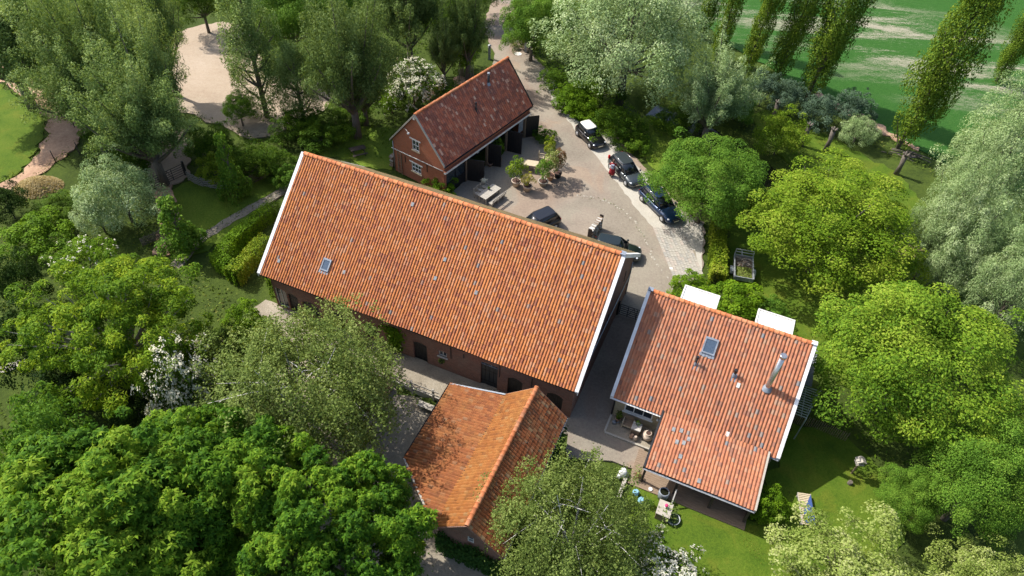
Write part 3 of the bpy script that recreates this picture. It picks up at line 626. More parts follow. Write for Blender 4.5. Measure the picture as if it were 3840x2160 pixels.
for s0, za, zb in ((-4.0, 2.4, 3.4), (0.5, 2.4, 3.4), (4.0, 3.4, 4.4)):
    MB().box(WS, WS+0.04, s0-0.03, s0+0.03, za, zb).build('wall_anchor', 'iron', barn)
skylight(barn, -7.03, -5.18, 0, 0.58, 0.82, 'lead', 'skyglass', (BE+(BW-5.18)*math.tan(ba)+0.02, ba))
for (s0, t0) in ((-10.51, -5.81), (-2.61, -0.82), (0.83, -2.93), (0.64, -3.97), (3.57, -3.97), (-5.61, -5.21)):
    z0 = BE+(BW+t0)*math.tan(ba); v = Vector((0, math.cos(ba), math.sin(ba))); nn = Vector((0, -math.sin(ba), math.cos(ba)))
    MB().prism([(-0.10, -0.13), (0.10, -0.13), (0.10, 0.13), (-0.10, 0.13)], (s0, t0, z0), X, v, nn, 0.085, 0.11).build('glass_tile', 'slate', barn)
def vine_pts(r, n):
    a = r.normal(0, 0.42, n); z = 0.3+2.3*r.random(n)**1.1; s = -1.5+a*(0.45+0.5*(z/2.6)); y = -6.2-0.05-0.35*r.random(n)**2
    return np.stack([s, y, z], 1), np.stack([r.normal(0, .4, n), -np.ones(n), r.normal(0.5, .4, n)], 1)
vine = ivy(None, vine_pts, 900, 0.17, 'l_shrub_b', 'climbing_vine'); vine.location = BARN(0, 0); vine.rotation_euler = (0, 0, BARN.a)
tag(vine, 'leafy green vine climbing the barn wall left of the black door', 'vine')
def ivyc_pts(r, n):
    z = 0.8+2.9*r.random(n); x = -11.42-0.05-0.25*r.random(n); y = -6.2+0.5*r.random(n)-0.25; return np.stack([x, y, z], 1), np.stack([-np.ones(n), -0.6*np.ones(n)+r.normal(0, .4, n), r.normal(0.3, .4, n)], 1)
iv = ivy(None, ivyc_pts, 700, 0.14, 'l_shrub_b', 'corner_ivy', 5); iv.location = BARN(0, 0); iv.rotation_euler = (0, 0, BARN.a)
tag(iv, 'bright ivy growing up the left corner of the long barn', 'ivy')

# ---- cottage
HL, HW, HE, HR = 5.2386, 5.771, 2.372, 6.710
HB, HBZ = 3.75, 1.95   # the garden slope is shorter and steeper
hb = math.atan2(HR-HBZ, HB)
ha = math.atan2(HR-HE, HW); hsl = math.hypot(HR-HE, HW)
cot = thing('cottage', 'pale brick cottage with pinkish tile roof, steel chimney and lean-to', 'house', HOUSE(0, 0), HOUSE.a)
mb = MB(); HT, HS = 5.4, 5.0
wall_run(mb, (-HS, -HT, 0), X, (0, -1, 0), 2*HS, 0, HE+0.2, 0.25, [(0.72, 2.58, 0.95, 1.80, 0)])
mb.build('wall', 'brick_pale', cot)
hz = HE+(HW-HT)*math.tan(ha)-0.12
gab = [(-HT+0.25, 0), (HB-0.3, 0), (HB-0.3, HBZ+0.2), (0, HR-0.2), (-HT+0.25, hz+0.15)]
MB().prism(gab, (0, 0, 0), Y, Z, X, HS-0.25, HS).build('wall', 'brick_pale', cot)
MB().prism(gab, (0, 0, 0), Y, Z, X, -HS, -HS+0.25).build('wall', 'black', cot)
MB().prism([(-HS+0.25, 0), (HS-0.25, 0), (HS-0.25, HBZ+0.1), (-HS+0.25, HBZ+0.1)], (0, HB-0.3, 0), X, Z, Y, -0.25, 0).build('wall', 'brick_pale', cot)
window(cot, (0, -HT, 0), X, (0, -1, 0), -4.28, -2.42, 0.95, 1.80, 3, 1, 'white', 0.03, bars=0.06, sill='white')
MB().prism([(-HW, HE-0.13), (0, HR-0.15), (HB, HBZ-0.15), (HB, HBZ-0.02), (0, HR-0.015), (-HW, HE-0.02)], (0, 0, 0), Y, Z, X, -HL+0.1, HL-0.1).build('roof_deck', 'deckblack', cot)
v = (0, math.cos(ha), math.sin(ha))
tile_slope(cot, (-HL+0.16, -HW, HE), X, v, 2*HL-0.32, hsl-0.02, 'house', nearest=120, tw=0.21, tg=0.295)
tile_slope(cot, (HL-0.16, HB, HBZ), (-1, 0, 0), (0, -math.cos(hb), math.sin(hb)), 2*HL-0.32, math.hypot(HR-HBZ, HB)-0.02, 'far')
# lean-to
LT0, LT1, LS0, LS1, LZ0, LZ1 = -9.42, -5.66, -1.93, 4.62, 1.92, 2.53
la = math.atan2(LZ1-LZ0, LT1-LT0)
MB().prism([(LT0, LZ0-0.12), (LT1, LZ1-0.12), (LT1, LZ1-0.02), (LT0, LZ0-0.02)], (0, 0, 0), Y, Z, X, LS0+0.02, LS1-0.02).build('lean_to_deck', 'deckblack', cot)
tile_slope(cot, (LS0+0.06, LT0, LZ0), X, (0, math.cos(la), math.sin(la)), LS1-LS0-0.12, math.hypot(LT1-LT0, LZ1-LZ0), 'house', nearest=180, tw=0.21, tg=0.29)
slope_board(cot, 'lean_to_verge', 'black', LS0-0.06, LS0+0.06, LT0-0.03, LZ0, LT1+0.12, LZ1+0.02, -0.14, 0.10)
slope_board(cot, 'lean_to_verge', 'wood_grey', LS1-0.06, LS1+0.05, LT0-0.03, LZ0, LT1, LZ1, -0.14, 0.10)
MB().box(LS0, LS1, LT0-0.02, LT0+0.02, LZ0-0.22, LZ0-0.03).build('fascia', 'black', cot)
gutter(cot, (LS0, LT0-0.08, LZ0-0.05), (LS1, LT0-0.08, LZ0-0.05), 0.06)
for s0 in (-1.8, 0.2, 2.35, 4.45):
    MB().box(s0-0.07, s0+0.07, LT0+0.15, LT0+0.29, 0.05, LZ0-0.02).build('post', 'darkwood', cot)
MB().box(LS1-0.14, LS1-0.08, LT0+0.32, LT1-0.1, 0.05, LZ0-0.05).build('plank_wall', 'darkwood', cot)
# verge boards, gutters and ridge
for sg in (-1, 1):
    x0, x1 = sorted((sg*(HL-0.16), sg*(HL+0.05)))
    slope_board(cot, 'verge_board', 'white', x0, x1, -HW-0.03, HE, 0, HR, -0.02, 0.10)
    slope_board(cot, 'verge_board', 'white', x0, x1, 0, HR, HB+0.03, HBZ, -0.02, 0.10)
    f0, f1 = (HL, HL+0.05) if sg > 0 else (-HL-0.05, -HL)
    slope_board(cot, 'barge_board', 'white', f0, f1, -HW-0.02, HE, 0, HR, -0.22, -0.022)
    slope_board(cot, 'barge_board', 'white', f0, f1, 0, HR, HB+0.02, HBZ, -0.22, -0.022)
gutter(cot, (-HL, -HW-0.07, HE-0.04), (LS0-0.06, -HW-0.07, HE-0.04), 0.06, 'white')
gutter(cot, (LS1+0.06, -HW-0.07, HE-0.04), (HL, -HW-0.07, HE-0.04), 0.06)
MB().box(-HL+0.05, LS0-0.08, -HW+0.005, -HW+0.03, HE-0.2, HE-0.03).build('fascia', 'white', cot)
MB().tube([(-HS+0.02, -HT-0.06, 0.05), (-HS+0.02, -HT-0.06, 2.2)], 0.04).build('downpipe', 'black', cot)
ridge_tiles(cot, (-HL+0.3, 0, HR+0.03), (HL-0.3, 0, HR+0.03), 0.135, 0.33)
for sg in (-1, 1): MB().box(*sorted((sg*(HL-0.3), sg*(HL+0.05))), -0.16, 0.16, HR+0.09, HR+0.14).build('ridge_cap', 'lead' if sg < 0 else 'white', cot)
skylight(cot, -0.55, -1.74, 0, 0.78, 1.0, 'lead', 'skyglass', (HR-1.74*math.tan(ha)+0.02, ha))
flue(cot, 3.37, -2.79, 4.55, 7.80, 0.165, 'steel', 'steel', 'chimney_pipe', capr=1.3, slope=ha)
flue(cot, -1.03, -2.85, 4.52, 5.35, 0.06, 'black', 'black', 'vent_pipe', capr=1.4, slope=ha)
flue(cot, 1.34, -2.75, 4.60, 5.25, 0.075, 'black', 'black', 'vent_pipe', capr=1.5, slope=ha)
for (s0, t0) in ((2.06, -5.5), (1.75, -3.1)):
    z0 = HR+t0*math.tan(ha); vv = Vector((0, math.cos(ha), math.sin(ha))); nn = Vector((0, -math.sin(ha), math.cos(ha)))
    MB().prism([(-0.10, -0.15), (0.10, -0.15), (0.10, 0.15), (-0.10, 0.15)], (s0, t0, z0), X, vv, nn, 0.085, 0.11).build('vent_tile', 'white_old', cot)
for (s0, t0) in ((-1.0, -6.5), (-0.55, -6.4), (-0.2, -7.1), (0.0, -6.75), (-0.6, -7.2), (-0.15, -8.0), (1.25, -9.0)):
    z0 = LZ0+(t0-LT0)*math.tan(la); vv = Vector((0, math.cos(la), math.sin(la))); nn = Vector((0, -math.sin(la), math.cos(la)))
    MB().prism([(-0.10, -0.14), (0.10, -0.14), (0.10, 0.14), (-0.10, 0.14)], (s0, t0, z0), X, vv, nn, 0.085, 0.11).build('slate_tile', 'slate', cot)
for (s0, s1) in ((-3.26, -0.87), (1.65, 4.02)):
    d = MB().box(s0+0.12, s1-0.12, 0.95, 2.62, HR-2.75*math.tan(hb), 5.36).build('dormer', 'white_old', cot)
    MB().box(s0, s1, 0.75, 2.76, 5.36, 5.46).build('dormer_roof', 'white', d)
    e = MB()
    for b in ((s0, s1, 2.66, 2.78, 5.46, 5.52), (s0, s0+0.1, 0.75, 2.66, 5.46, 5.52), (s1-0.1, s1, 0.75, 2.66, 5.46, 5.52)): e.box(*b)
    e.build('dormer_edge', 'white_old', d)
    window(d, (0, 2.62, 0), (-1, 0, 0), Y, -s1+0.3, -s0-0.3, 4.35, 5.25, 3, 1, 'white', -0.02)
MB().lathe([(0.10, 0.0), (0.09, 0.06), (0.02, 0.1)], (-2.07, -HT-0.16, 1.45), 12).build('wall_lamp', 'white', cot)
MB().box(-HS-0.03, -HS+0.08, -HT-0.03, -HT+0.05, 0, HE).build('corner_board', 'black', cot)
# steel pergola and grey canopy on the garden side
MB().box(HL-0.05, 6.35, 0.5, 3.75, 2.45, 2.53).build('canopy_sheet', 'bitumen', cot)
per = thing('steel_pergola', 'slatted steel pergola beside the right white verge of the cottage', 'pergola', HOUSE(0, 0), HOUSE.a)
for i in range(13):
    t0 = 0.40-i*0.205; MB().box(5.06, 6.95-i*0.045, t0-0.022, t0+0.022, 2.40, 2.45).build('slat', 'galv', per)
MB().bar((6.98, 0.55, 2.36), (6.36, -2.15, 2.36), 0.05, 0.07).build('edge_beam', 'galv', per)
MB().box(6.05, 6.09, -2.1, 0.5, 2.33, 2.385).build('cross_beam', 'galv', per)
for p in ((6.9, 0.45), (6.4, -2.05)): MB().box(p[0]-0.03, p[0]+0.03, p[1]-0.03, p[1]+0.03, 0, 2.33).build('post', 'galv', per)

# ---- stable (coach house) across the yard
SL, SW, SE, SR = 6.356, 3.106, 3.278, 7.010
sa = math.atan2(SR-SE, SW); ssl = math.hypot(SR-SE, SW)
stb = thing('coach_house', 'tall brick coach house with dark red tile roof and black doors', 'barn', STABLE(0, 0), STABLE.a)
ST, SS = 2.92, 6.2
gz = SE+(SW-ST)*math.tan(sa)-0.1
mb = MB(); hole1, hole2 = (-0.19, 0.62, 3.33, 4.36), (-0.27, 0.84, 1.0, 1.88)
# front gable in courses so that both windows are real openings
def gh(t): return min(gz+(ST-abs(t))*math.tan(sa), SR-0.15)
yy = -SS
for (ta, tb, segs) in ((-ST, -0.27, [(0, None)]), (0.84, ST, [(0, None)]), (-0.27, -0.19, [(0, 1.0), (1.88, None)]), (0.62, 0.84, [(0, 1.0), (1.88, None)]), (-0.19, 0.62, [(0, 1.0), (1.88, 3.33), (4.36, None)])):
    for z0, z1 in segs:
        if z1 is None:
            top = [(tb, gh(tb))] + ([(0, gh(0))] if ta < 0 < tb else []) + [(ta, gh(ta))]
        else: top = [(tb, z1), (ta, z1)]
        mb.prism([(ta, z0), (tb, z0)]+top, (yy, 0, 0), Y, Z, X, 0, 0.28)
mb.build('wall', 'brick_stable', stb)
MB().prism([(-ST, 0), (ST, 0), (ST, gh(ST)), (0, gh(0)), (-ST, gh(-ST))], (0, 0, 0), Y, Z, X, SS-0.28, SS).build('wall', 'brick_stable', stb)
MB().prism([(-SS+0.28, 0), (SS-0.28, 0), (SS-0.28, gz), (-SS+0.28, gz)], (0, ST, 0), X, Z, Y, -0.28, 0).build('wall', 'brick_stable', stb)
MB().box(-SS+0.28, SS-0.28, -ST, -ST+0.25, 2.66, SE).build('wall', 'brick_stable', stb)
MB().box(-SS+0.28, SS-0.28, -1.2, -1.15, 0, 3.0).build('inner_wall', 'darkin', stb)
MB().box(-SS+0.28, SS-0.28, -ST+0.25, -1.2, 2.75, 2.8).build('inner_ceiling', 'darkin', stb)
o = (-SS, 0, 0)
for (h, nx, ny) in ((hole1, 2, 2), (hole2, 3, 2)):
    window(stb, o, (0, -1, 0), (-1, 0, 0), -h[1], -h[0], h[2], h[3], nx, ny, 'white', 0.05, bars=0.05, sill='wood_pale')
    MB().box(-SS-0.03, -SS+0.1, h[0]-0.2, h[1]+0.22, h[3]+0.003, h[3]+0.13).build('lintel', 'white', stb)
MB().tube([(-SS-0.05, 3.1, 2.40), (-SS-0.05, -2.85, 2.68)], 0.04, 6).build('band_pipe', 'white_old', stb)
MB().tube([(-SS-0.06, 2.88, 0.05), (-SS-0.06, 2.88, 3.2)], 0.04, 6).build('downpipe', 'zinc', stb)
lam = MB().tube([(-SS-0.02, 1.5, 5.05), (-SS-0.12, 1.2, 5.2), (-SS-0.35, 0.6, 5.15)], 0.02, 6).build('yard_lamp', 'white_old', stb)
MB().lathe([(0.03, 0.1), (0.14, 0.0), (0.12, -0.03)], (-SS-0.37, 0.57, 5.1), 10).build('shade', 'white', lam)
MB().cbox((-SS-0.10, 0.08, SR-0.35), 0.16, 0.2, 0.26).build('camera_box', 'white_old', stb)
for t0, za, zb in ((1.55, 1.55, 2.25), (-1.0, 1.7, 2.5), (-0.95, 0.4, 0.42)):
    MB().box(-SS-0.04, -SS, t0-0.03, t0+0.03, za, zb).build('wall_anchor', 'iron', stb)
MB().prism([(-SW, SE-0.12), (0, SR-0.12), (SW, SE-0.12), (SW, SE-0.02), (0, SR-0.015), (-SW, SE-0.02)], (0, 0, 0), Y, Z, X, -SL+0.05, SL-0.05).build('roof_deck', 'deckblack', stb)
tile_slope(stb, (-SL+0.1, -SW, SE), X, (0, math.cos(sa), math.sin(sa)), 2*SL-0.2, ssl-0.02, 'stable', nearest=300, tw=0.24, tg=0.295)
tile_slope(stb, (SL-0.1, SW, SE), (-1, 0, 0), (0, -math.cos(sa), math.sin(sa)), 2*SL-0.2, ssl-0.02, 'far')
ridge_tiles(stb, (-SL+0.05, 0, SR+0.03), (SL-0.05, 0, SR+0.03), 0.14, 0.36)
for sg in (-1, 1):
    x0, x1 = sorted((sg*(SL-0.1), sg*(SL+0.03))); mt = 'wood_grey' if sg < 0 else 'black'
    slope_board(stb, 'verge_board', mt, x0, x1, -SW-0.03, SE, 0, SR, -0.10, 0.08)
    slope_board(stb, 'verge_board', mt, x0, x1, 0, SR, SW+0.03, SE, -0.10, 0.08)
MB().box(-SL+0.1, 6.05, -ST-0.22, -ST-0.02, 2.44, 2.62).build('fascia', 'white', stb)
MB().box(-SL+0.1, 6.05, -ST-0.20, -ST+0.02, 2.622, 2.66).build('fascia_cap', 'brick_stable', stb)
gutter(stb, (-SL, -SW-0.07, SE-0.06), (SL, -SW-0.07, SE-0.06), 0.06, 'black')
for s0 in (-6.06, -3.24, -0.25, 2.66, 5.58):
    MB().box(s0-0.09, s0+0.09, -ST-0.05, -ST+0.15, 0, 2.44).build('post', 'wood_brown' if s0 > -6 else 'brick_stable', stb)
MB().box(-5.95, -3.35, -ST+0.02, -ST+0.06, 0.0, 1.0).build('bay_panel', 'black', stb)
window(stb, (0, -ST+0.05, 0), X, (0, -1, 0), -5.95, -3.35, 1.0, 2.30, 2, 1, 'black', 0.0)
MB().box(-6.0, -3.5, -ST-0.10, -ST+0.0, 2.31, 2.42).build('orange_beam', 'wood_pale', stb)
for (x0, y0, x1, y1) in ((-3.2, -2.98, -2.5, -4.37), (-0.2, -2.98, 0.30, -4.1), (2.7, -2.98, 3.11, -4.35), (5.62, -3.0, 6.61, -3.77)):
    d = Vector((x1-x0, y1-y0, 0)); L = d.length; d.normalize(); nn = Vector((d.y, -d.x, 0))
    dr = MB().prism([(0.02, 0.06), (L, 0.06), (L, 2.36), (0.02, 2.36)], (x0, y0, 0), d, Z, nn, -0.02, 0.02).build('door', 'black', stb)
    for i in range(6):
        MB().prism([(0.03+L*i/6, 0.08), (0.01+L*(i+1)/6, 0.08), (0.01+L*(i+1)/6, 2.34), (0.03+L*i/6, 2.34)], (x0, y0, 0), d, Z, nn, 0.02, 0.035).build('plank', 'black', dr)
    for zz in (0.4, 1.9): MB().prism([(0.05, zz), (L-0.08, zz), (L-0.08, zz+0.12), (0.05, zz+0.12)], (x0, y0, 0), d, Z, nn, -0.05, -0.02).build('ledge', 'black', dr)
MB().box(4.55, 5.25, -ST+0.02, -ST+0.06, 1.0, 2.3).build('pale_shutter', 'lead', stb)
MB().box(-1.1, -0.85, -ST+0.5, -ST+0.52, 1.5, 1.75).build('notice', 'white', stb)
flue(stb, 2.56, -0.71, 6.10, 7.30, 0.11, 'black', 'zinc', 'chimney_pipe', capr=1.15, slope=sa)
flue(stb, -0.23, -1.54, 5.12, 5.97, 0.07, 'black', 'black', 'vent_pipe', capr=1.2, slope=sa, slab='black')
ladder = thing('wall_ladder', 'rusty ladder hung upright on the brick gable of the coach house', 'ladder', STABLE(0, 0), STABLE.a)
for t0 in (1.98, 2.38): MB().bar((-SS-0.10, t0, 0.05), (-SS-0.07, t0, 2.3), 0.05, 0.06).build('rail', 'wood_brown', ladder)
for i in range(8): MB().bar((-SS-0.095+0.003*i, 2.005, 0.25+i*0.27), (-SS-0.095+0.003*i, 2.355, 0.25+i*0.27), 0.03).build('rung', 'wood_brown', ladder)

# ---- low shed in front
GZ = -0.5
SH = Frame(*BARN(9.45, -12.6).xy, BARN.a)
shd = thing('low_shed', 'low shed with orange tile roof in front of the barn, ivy on its gable', 'shed', SH(0, 0), BARN.a)
RX, KX, EX, RZ_, EZ, KZ, FZ = 2.10, -1.95, -5.75, 4.20, 2.38, 2.34, 1.52
ra = math.atan2(RZ_-EZ, RX); ka = math.atan2(RZ_-KZ, -KX); fa = math.atan2(KZ-FZ, KX-EX)
YT, YB, YE = 4.76, -4.84, -1.45
rl, kl, fl = math.hypot(RX, RZ_-EZ), math.hypot(KX, RZ_-KZ), math.hypot(KX-EX, KZ-FZ)
MB().prism([(RX, EZ-0.12), (0, RZ_-0.12), (KX, KZ-0.12), (KX, KZ-0.02), (0, RZ_-0.015), (RX, EZ-0.02)], (0, 0, 0), X, Z, Y, YB+0.04, YT-0.04).build('roof_deck', 'deckblack', shd)
pl = [(KX, YT-0.04), (EX, YT-0.3), (EX, YE), (KX, YB+0.04)]
MB().add([(x, y, (KZ if x == KX else FZ)-0.12) for x, y in pl]+[(x, y, (KZ if x == KX else FZ)-0.02) for x, y in pl], [(0, 3, 2, 1), (4, 5, 6, 7), (0, 1, 5, 4), (1, 2, 6, 5), (2, 3, 7, 6), (3, 0, 4, 7)]).build('aisle_deck', 'deckblack', shd)
tile_slope(shd, (RX, YB, EZ), Y, (-math.cos(ra), 0, math.sin(ra)), YT-YB, rl-0.02, 'shedr', nearest=60, tg=0.295)
tile_slope(shd, (KX, YT, KZ), (0, -1, 0), (math.cos(ka), 0, math.sin(ka)), YT-YB, kl-0.02, 'shedm', nearest=120, tg=0.295)
tile_slope(shd, (EX, YT-0.15, FZ), (0, -1, 0), (math.cos(fa), 0, math.sin(fa)), YT-0.15-YB, fl, 'shed', nearest=120, tg=0.295,
           keep=lambda a, b: (YT-0.15-a) > YE+(YB-YE)*np.clip(b/fl, 0, 1)-0.02)
ridge_tiles(shd, (0, YB, RZ_+0.02), (0, YT, RZ_+0.02), 0.14, 0.34)
MB().box(KX-0.03, KX+0.05, YB+0.05, YT-0.1, KZ+0.02, KZ+0.062).build('kink_flashing', 'deckblack', shd)
# lower verge along the slanted end, kink flashing and gutters
MB().bar((EX-0.02, YE-0.03, FZ-0.02), (KX, YB-0.02, KZ-0.02), 0.10, 0.16).build('verge_board', 'wood_grey', shd)
MB().bar((EX, YT-0.26, FZ+0.03), (KX, YT-0.06, KZ+0.05), 0.10, 0.08).build('verge_board', 'lead', shd)
gutter(shd, (EX-0.06, YE, FZ-0.02), (EX-0.06, YT-0.2, FZ-0.02), 0.065, 'black')
gutter(shd, (RX+0.06, YB, EZ-0.03), (RX+0.06, YT, EZ-0.03), 0.06)
for sg, yv in ((-1, YB), (1, YT)):
    y0, y1 = sorted((yv, yv+sg*0.04))
    MB().prism([(0, RZ_-0.14), (RX, EZ-0.14), (RX, EZ+0.02), (0, RZ_+0.02)], (0, 0, 0), X, Z, Y, y0, y1).build('barge_board', 'brick', shd)
    MB().prism([(KX, KZ-0.14), (0, RZ_-0.14), (0, RZ_+0.02), (KX, KZ+0.02)], (0, 0, 0), X, Z, Y, y0, y1).build('barge_board', 'brick', shd)
wx0, wx1 = KX+0.15, RX-0.3
mb = MB()
sz = lambda x: (RZ_-0.14-abs(x)*math.tan(ra))
mb.prism([(wx0, GZ), (wx1, GZ), (wx1, sz(wx1)), (0.32, sz(0.32)), (0.32, 2.0), (-0.05, 2.0), (-0.05, sz(0.05)), (wx0, sz(wx0))], (0, YB+0.2, 0), X, Z, Y, 0, 0.22)
mb.prism([(-0.05, 2.62), (0.32, 2.62), (0.32, sz(0.32)), (0, sz(0)), (-0.05, sz(0.05))], (0, YB+0.2, 0), X, Z, Y, 0, 0.22)
mb.build('wall', 'brick', shd)
window(shd, (0, YB+0.2, 0), X, (0, -1, 0), -0.05, 0.32, 2.0, 2.62, 1, 2, 'white_old', 0.04, bars=0.04)
MB().prism([(wx0, GZ), (wx1, GZ), (wx1, sz(wx1)), (0, sz(0)), (wx0, sz(wx0))], (0, YT-0.42, 0), X, Z, Y, 0, 0.22).build('wall', 'brick', shd)
MB().box(wx1-0.22, wx1, YB+0.42, YT-0.42, GZ, EZ+0.05).build('wall', 'brick', shd)
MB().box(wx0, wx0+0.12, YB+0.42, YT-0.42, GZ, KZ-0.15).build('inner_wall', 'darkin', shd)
for y0 in (-1.3, 1.5, 4.2): MB().box(EX+0.18, EX+0.32, y0-0.07, y0+0.07, GZ, FZ-0.1).build('post', 'darkwood', shd)
MB().bar((EX+0.25, YE+0.1, 0.55), (KX+0.1, YB+0.35, 0.55), 0.08, 2.1).build('plank_wall', 'darkwood', shd)
def ivyg_pts(r, n):
    x = wx0-0.1+(wx1-wx0+0.3)*r.random(n); h = sz(np.abs(x))*0.0+1.0+0.9*r.random(n)+0.25*np.sin(3*x); z = GZ+(h-GZ)*r.random(n)
    y = YB+0.2-0.08-0.3*r.random(n)**2; return np.stack([x, y, z], 1), np.stack([r.normal(0, .4, n), -np.ones(n), r.normal(0.45, .4, n)], 1)
i1 = ivy(None, ivyg_pts, 2600, 0.16, 'l_ivy', 'gable_ivy', 6); i1.location = SH(0, 0); i1.rotation_euler = (0, 0, BARN.a)
tag(i1, 'dark ivy covering the lower brick gable of the low shed', 'ivy')
def ivyr_pts(r, n):
    y = YB+0.6+(YT-YB-0.9)*r.random(n); z = GZ+(2.2-GZ)*r.random(n)+0.15*np.sin(4*y); x = wx1+0.06+0.55*r.random(n)**1.5
    return np.stack([x, y, z], 1), np.stack([np.ones(n), r.normal(0, .4, n), r.normal(0.5, .4, n)], 1)
i2 = ivy(None, ivyr_pts, 4200, 0.17, 'l_ivy', 'side_ivy', 8); i2.location = SH(0, 0); i2.rotation_euler = (0, 0, BARN.a)
tag(i2, 'thick dark ivy along the passage side of the low shed', 'ivy')
# ================================================================== ground and paving
DITCH = [g(*p) for p in ((1640, 262), (1700, 285), (1760, 312), (1840, 362), (1905, 408), (1965, 445), (2060, 490), (2190, 560), (2330, 620), (2600, 700))]
def seg_dist(x, y, pts):
    d = np.full(x.shape, 1e9)
    for a, b in zip(pts[:-1], pts[1:]):
        ax, ay, bx, by = a[0], a[1], b[0], b[1]; L = (bx-ax)**2+(by-ay)**2
        t = np.clip(((x-ax)*(bx-ax)+(y-ay)*(by-ay))/L, 0, 1); d = np.minimum(d, np.hypot(x-ax-t*(bx-ax), y-ay-t*(by-ay)))
    return d
def smooth(a, b, x):
    t = np.clip((x-a)/(b-a), 0, 1); return t*t*(3-2*t)
def ground_z(x, y):
    x, y = np.asarray(x, float), np.asarray(y, float)
    z = -1.25*(1-smooth(0.9, 2.6, seg_dist(x, y, DITCH)))
    s = (x-BARN.c.x)*BARN.d.x+(y-BARN.c.y)*BARN.d.y; t = (x-BARN.c.x)*BARN.n.x+(y-BARN.c.y)*BARN.n.y
    k = smooth(-13, -8, s)*(1-smooth(11.3, 11.7, s))*(t < -8.55)*smooth(-30, -22, t)
    # the bumps of turf stay below every paving sheet
    nz = 0.05*np.sin(x*0.9+1.3)*np.sin(y*0.8)+0.04*np.sin(x*2.3+y*1.7)
    return z-0.52*k+nz-0.10
def axis(a, b, st, lo, hi):
    return np.unique(np.concatenate([np.linspace(lo, a, 12), np.arange(a, b, st), np.linspace(b, hi, 12)]))
gx, gy = axis(-75, 95, 0.9, -700, 800), axis(0, 135, 0.9, -400, 1200)
GX, GY = np.meshgrid(gx, gy); nx_, ny_ = len(gx), len(gy)
V = np.stack([GX.ravel(), GY.ravel(), ground_z(GX, GY).ravel()], 1)
I, J = np.meshgrid(np.arange(nx_-1), np.arange(ny_-1)); q = (J*nx_+I).ravel()
me = big_mesh('ground', V, np.stack([q, q+1, q+nx_+1, q+nx_], 1), 'rough', smooth=True)
tag(link(bpy.data.objects.new('ground', me)), kind='structure')

def ragged(pts, step_=0.45, amp=0.16, sd=1):
    r = random.Random(sd); out = []
    for a, b in zip(pts, pts[1:]+pts[:1]):
        d = b-a; n = max(1, int(d.length/step_)); nn = Vector((-d.y, d.x)).normalized() if d.length > 1e-6 else Vector((0, 0))
        for i in range(n):
            k = r.uniform(-amp, amp) if i else r.uniform(-amp, amp)*0.5
            out.append((a.x+d.x*i/n+nn.x*k, a.y+d.y*i/n+nn.y*k))
    return out
def sheet(name, pts, z, mat, amp=0.16, step_=0.45, thick=0.30, kind='structure', sd=1):
    P = [Vector((p[0], p[1])) for p in pts]; P = ragged(P, step_, amp, sd) if amp else [tuple(p) for p in P]
    o = MB().prism(P, (0, 0, 0), X, Y, Z, z-thick, z).build(name, mat)
    return tag(o, kind=kind)
def VV(*ps): return [g(*p) for p in ps]

yard = VV((1238, 0), (1218, 60), (1230, 105), (1246, 135)) + [STABLE(6.5, 2.6), STABLE(6.3, -2.9), STABLE(-6.1, -2.9), STABLE(-6.6, -6.2), BARN(-9, 6.3), BARN(11.3, 6.3), BARN(11.3, -7.6)] + \
    VV((1428, 1092), (1426, 1150), (1500, 1160), (1560, 1165), (1618, 1186)) + [HOUSE(-2.3, -7), HOUSE(-4.9, -5.3), HOUSE(-4.9, 5.2)] + \
    VV((1690, 742), (1700, 712), (1768, 700), (1772, 560), (1742, 548), (1660, 462), (1600, 398), (1545, 330), (1490, 300), (1448, 272), (1412, 235), (1385, 185), (1350, 150), (1318, 110), (1300, 60), (1290, 0))
sheet('yard', yard, 0.012, 'yard', 0.14)
sheet('concrete_strip', VV((1362, 196), (1396, 262), (1440, 318), (1500, 392), (1560, 470), (1612, 540), (1650, 582), (1688, 632), (1690, 690), (1765, 690), (1768, 566), (1728, 546), (1655, 470), (1596, 410), (1536, 340), (1474, 305), (1425, 258), (1392, 205)), 0.026, 'strip', 0.10, 0.5, 0.02)
M['kerbstone'] = simple('worn_kerbstone', (0.36, 0.33, 0.27), 0.95, var=0.25, scale=5)
# pale kerb stones that edge the round turning place
kerb = tag(MB().tube([g(*p)+Vector((0, 0, -0.08)) for p in ((1450, 497), (1500, 500), (1545, 520))], 0.06, 5).build('kerb_line', 'stone'), kind='structure')
kp = VV((1440, 490), (1490, 496), (1530, 508), (1570, 530), (1600, 560), (1620, 596), (1635, 630), (1650, 662), (1672, 690), (1700, 712))
for a, b in zip(kp[:-1], kp[1:]):
    n = max(1, int((b-a).length/0.26))
    for i in range(n):
        if random.random() < 0.3: continue
        p = a.lerp(b, (i+0.5)/n); st_ = MB().cbox((0, 0, 0), 0.19+random.uniform(-.06, .07), 0.14+random.uniform(-.04, .06), 0.08).build('kerb_stone', 'kerbstone', kerb, 0.02)
        st_.location = (p.x+random.uniform(-.08, .08), p.y+random.uniform(-.08, .08), -0.012+random.uniform(-.012, 0.01)); st_.rotation_euler = (0, 0, math.atan2(b.y-a.y, b.x-a.x)+random.gauss(0, .25))
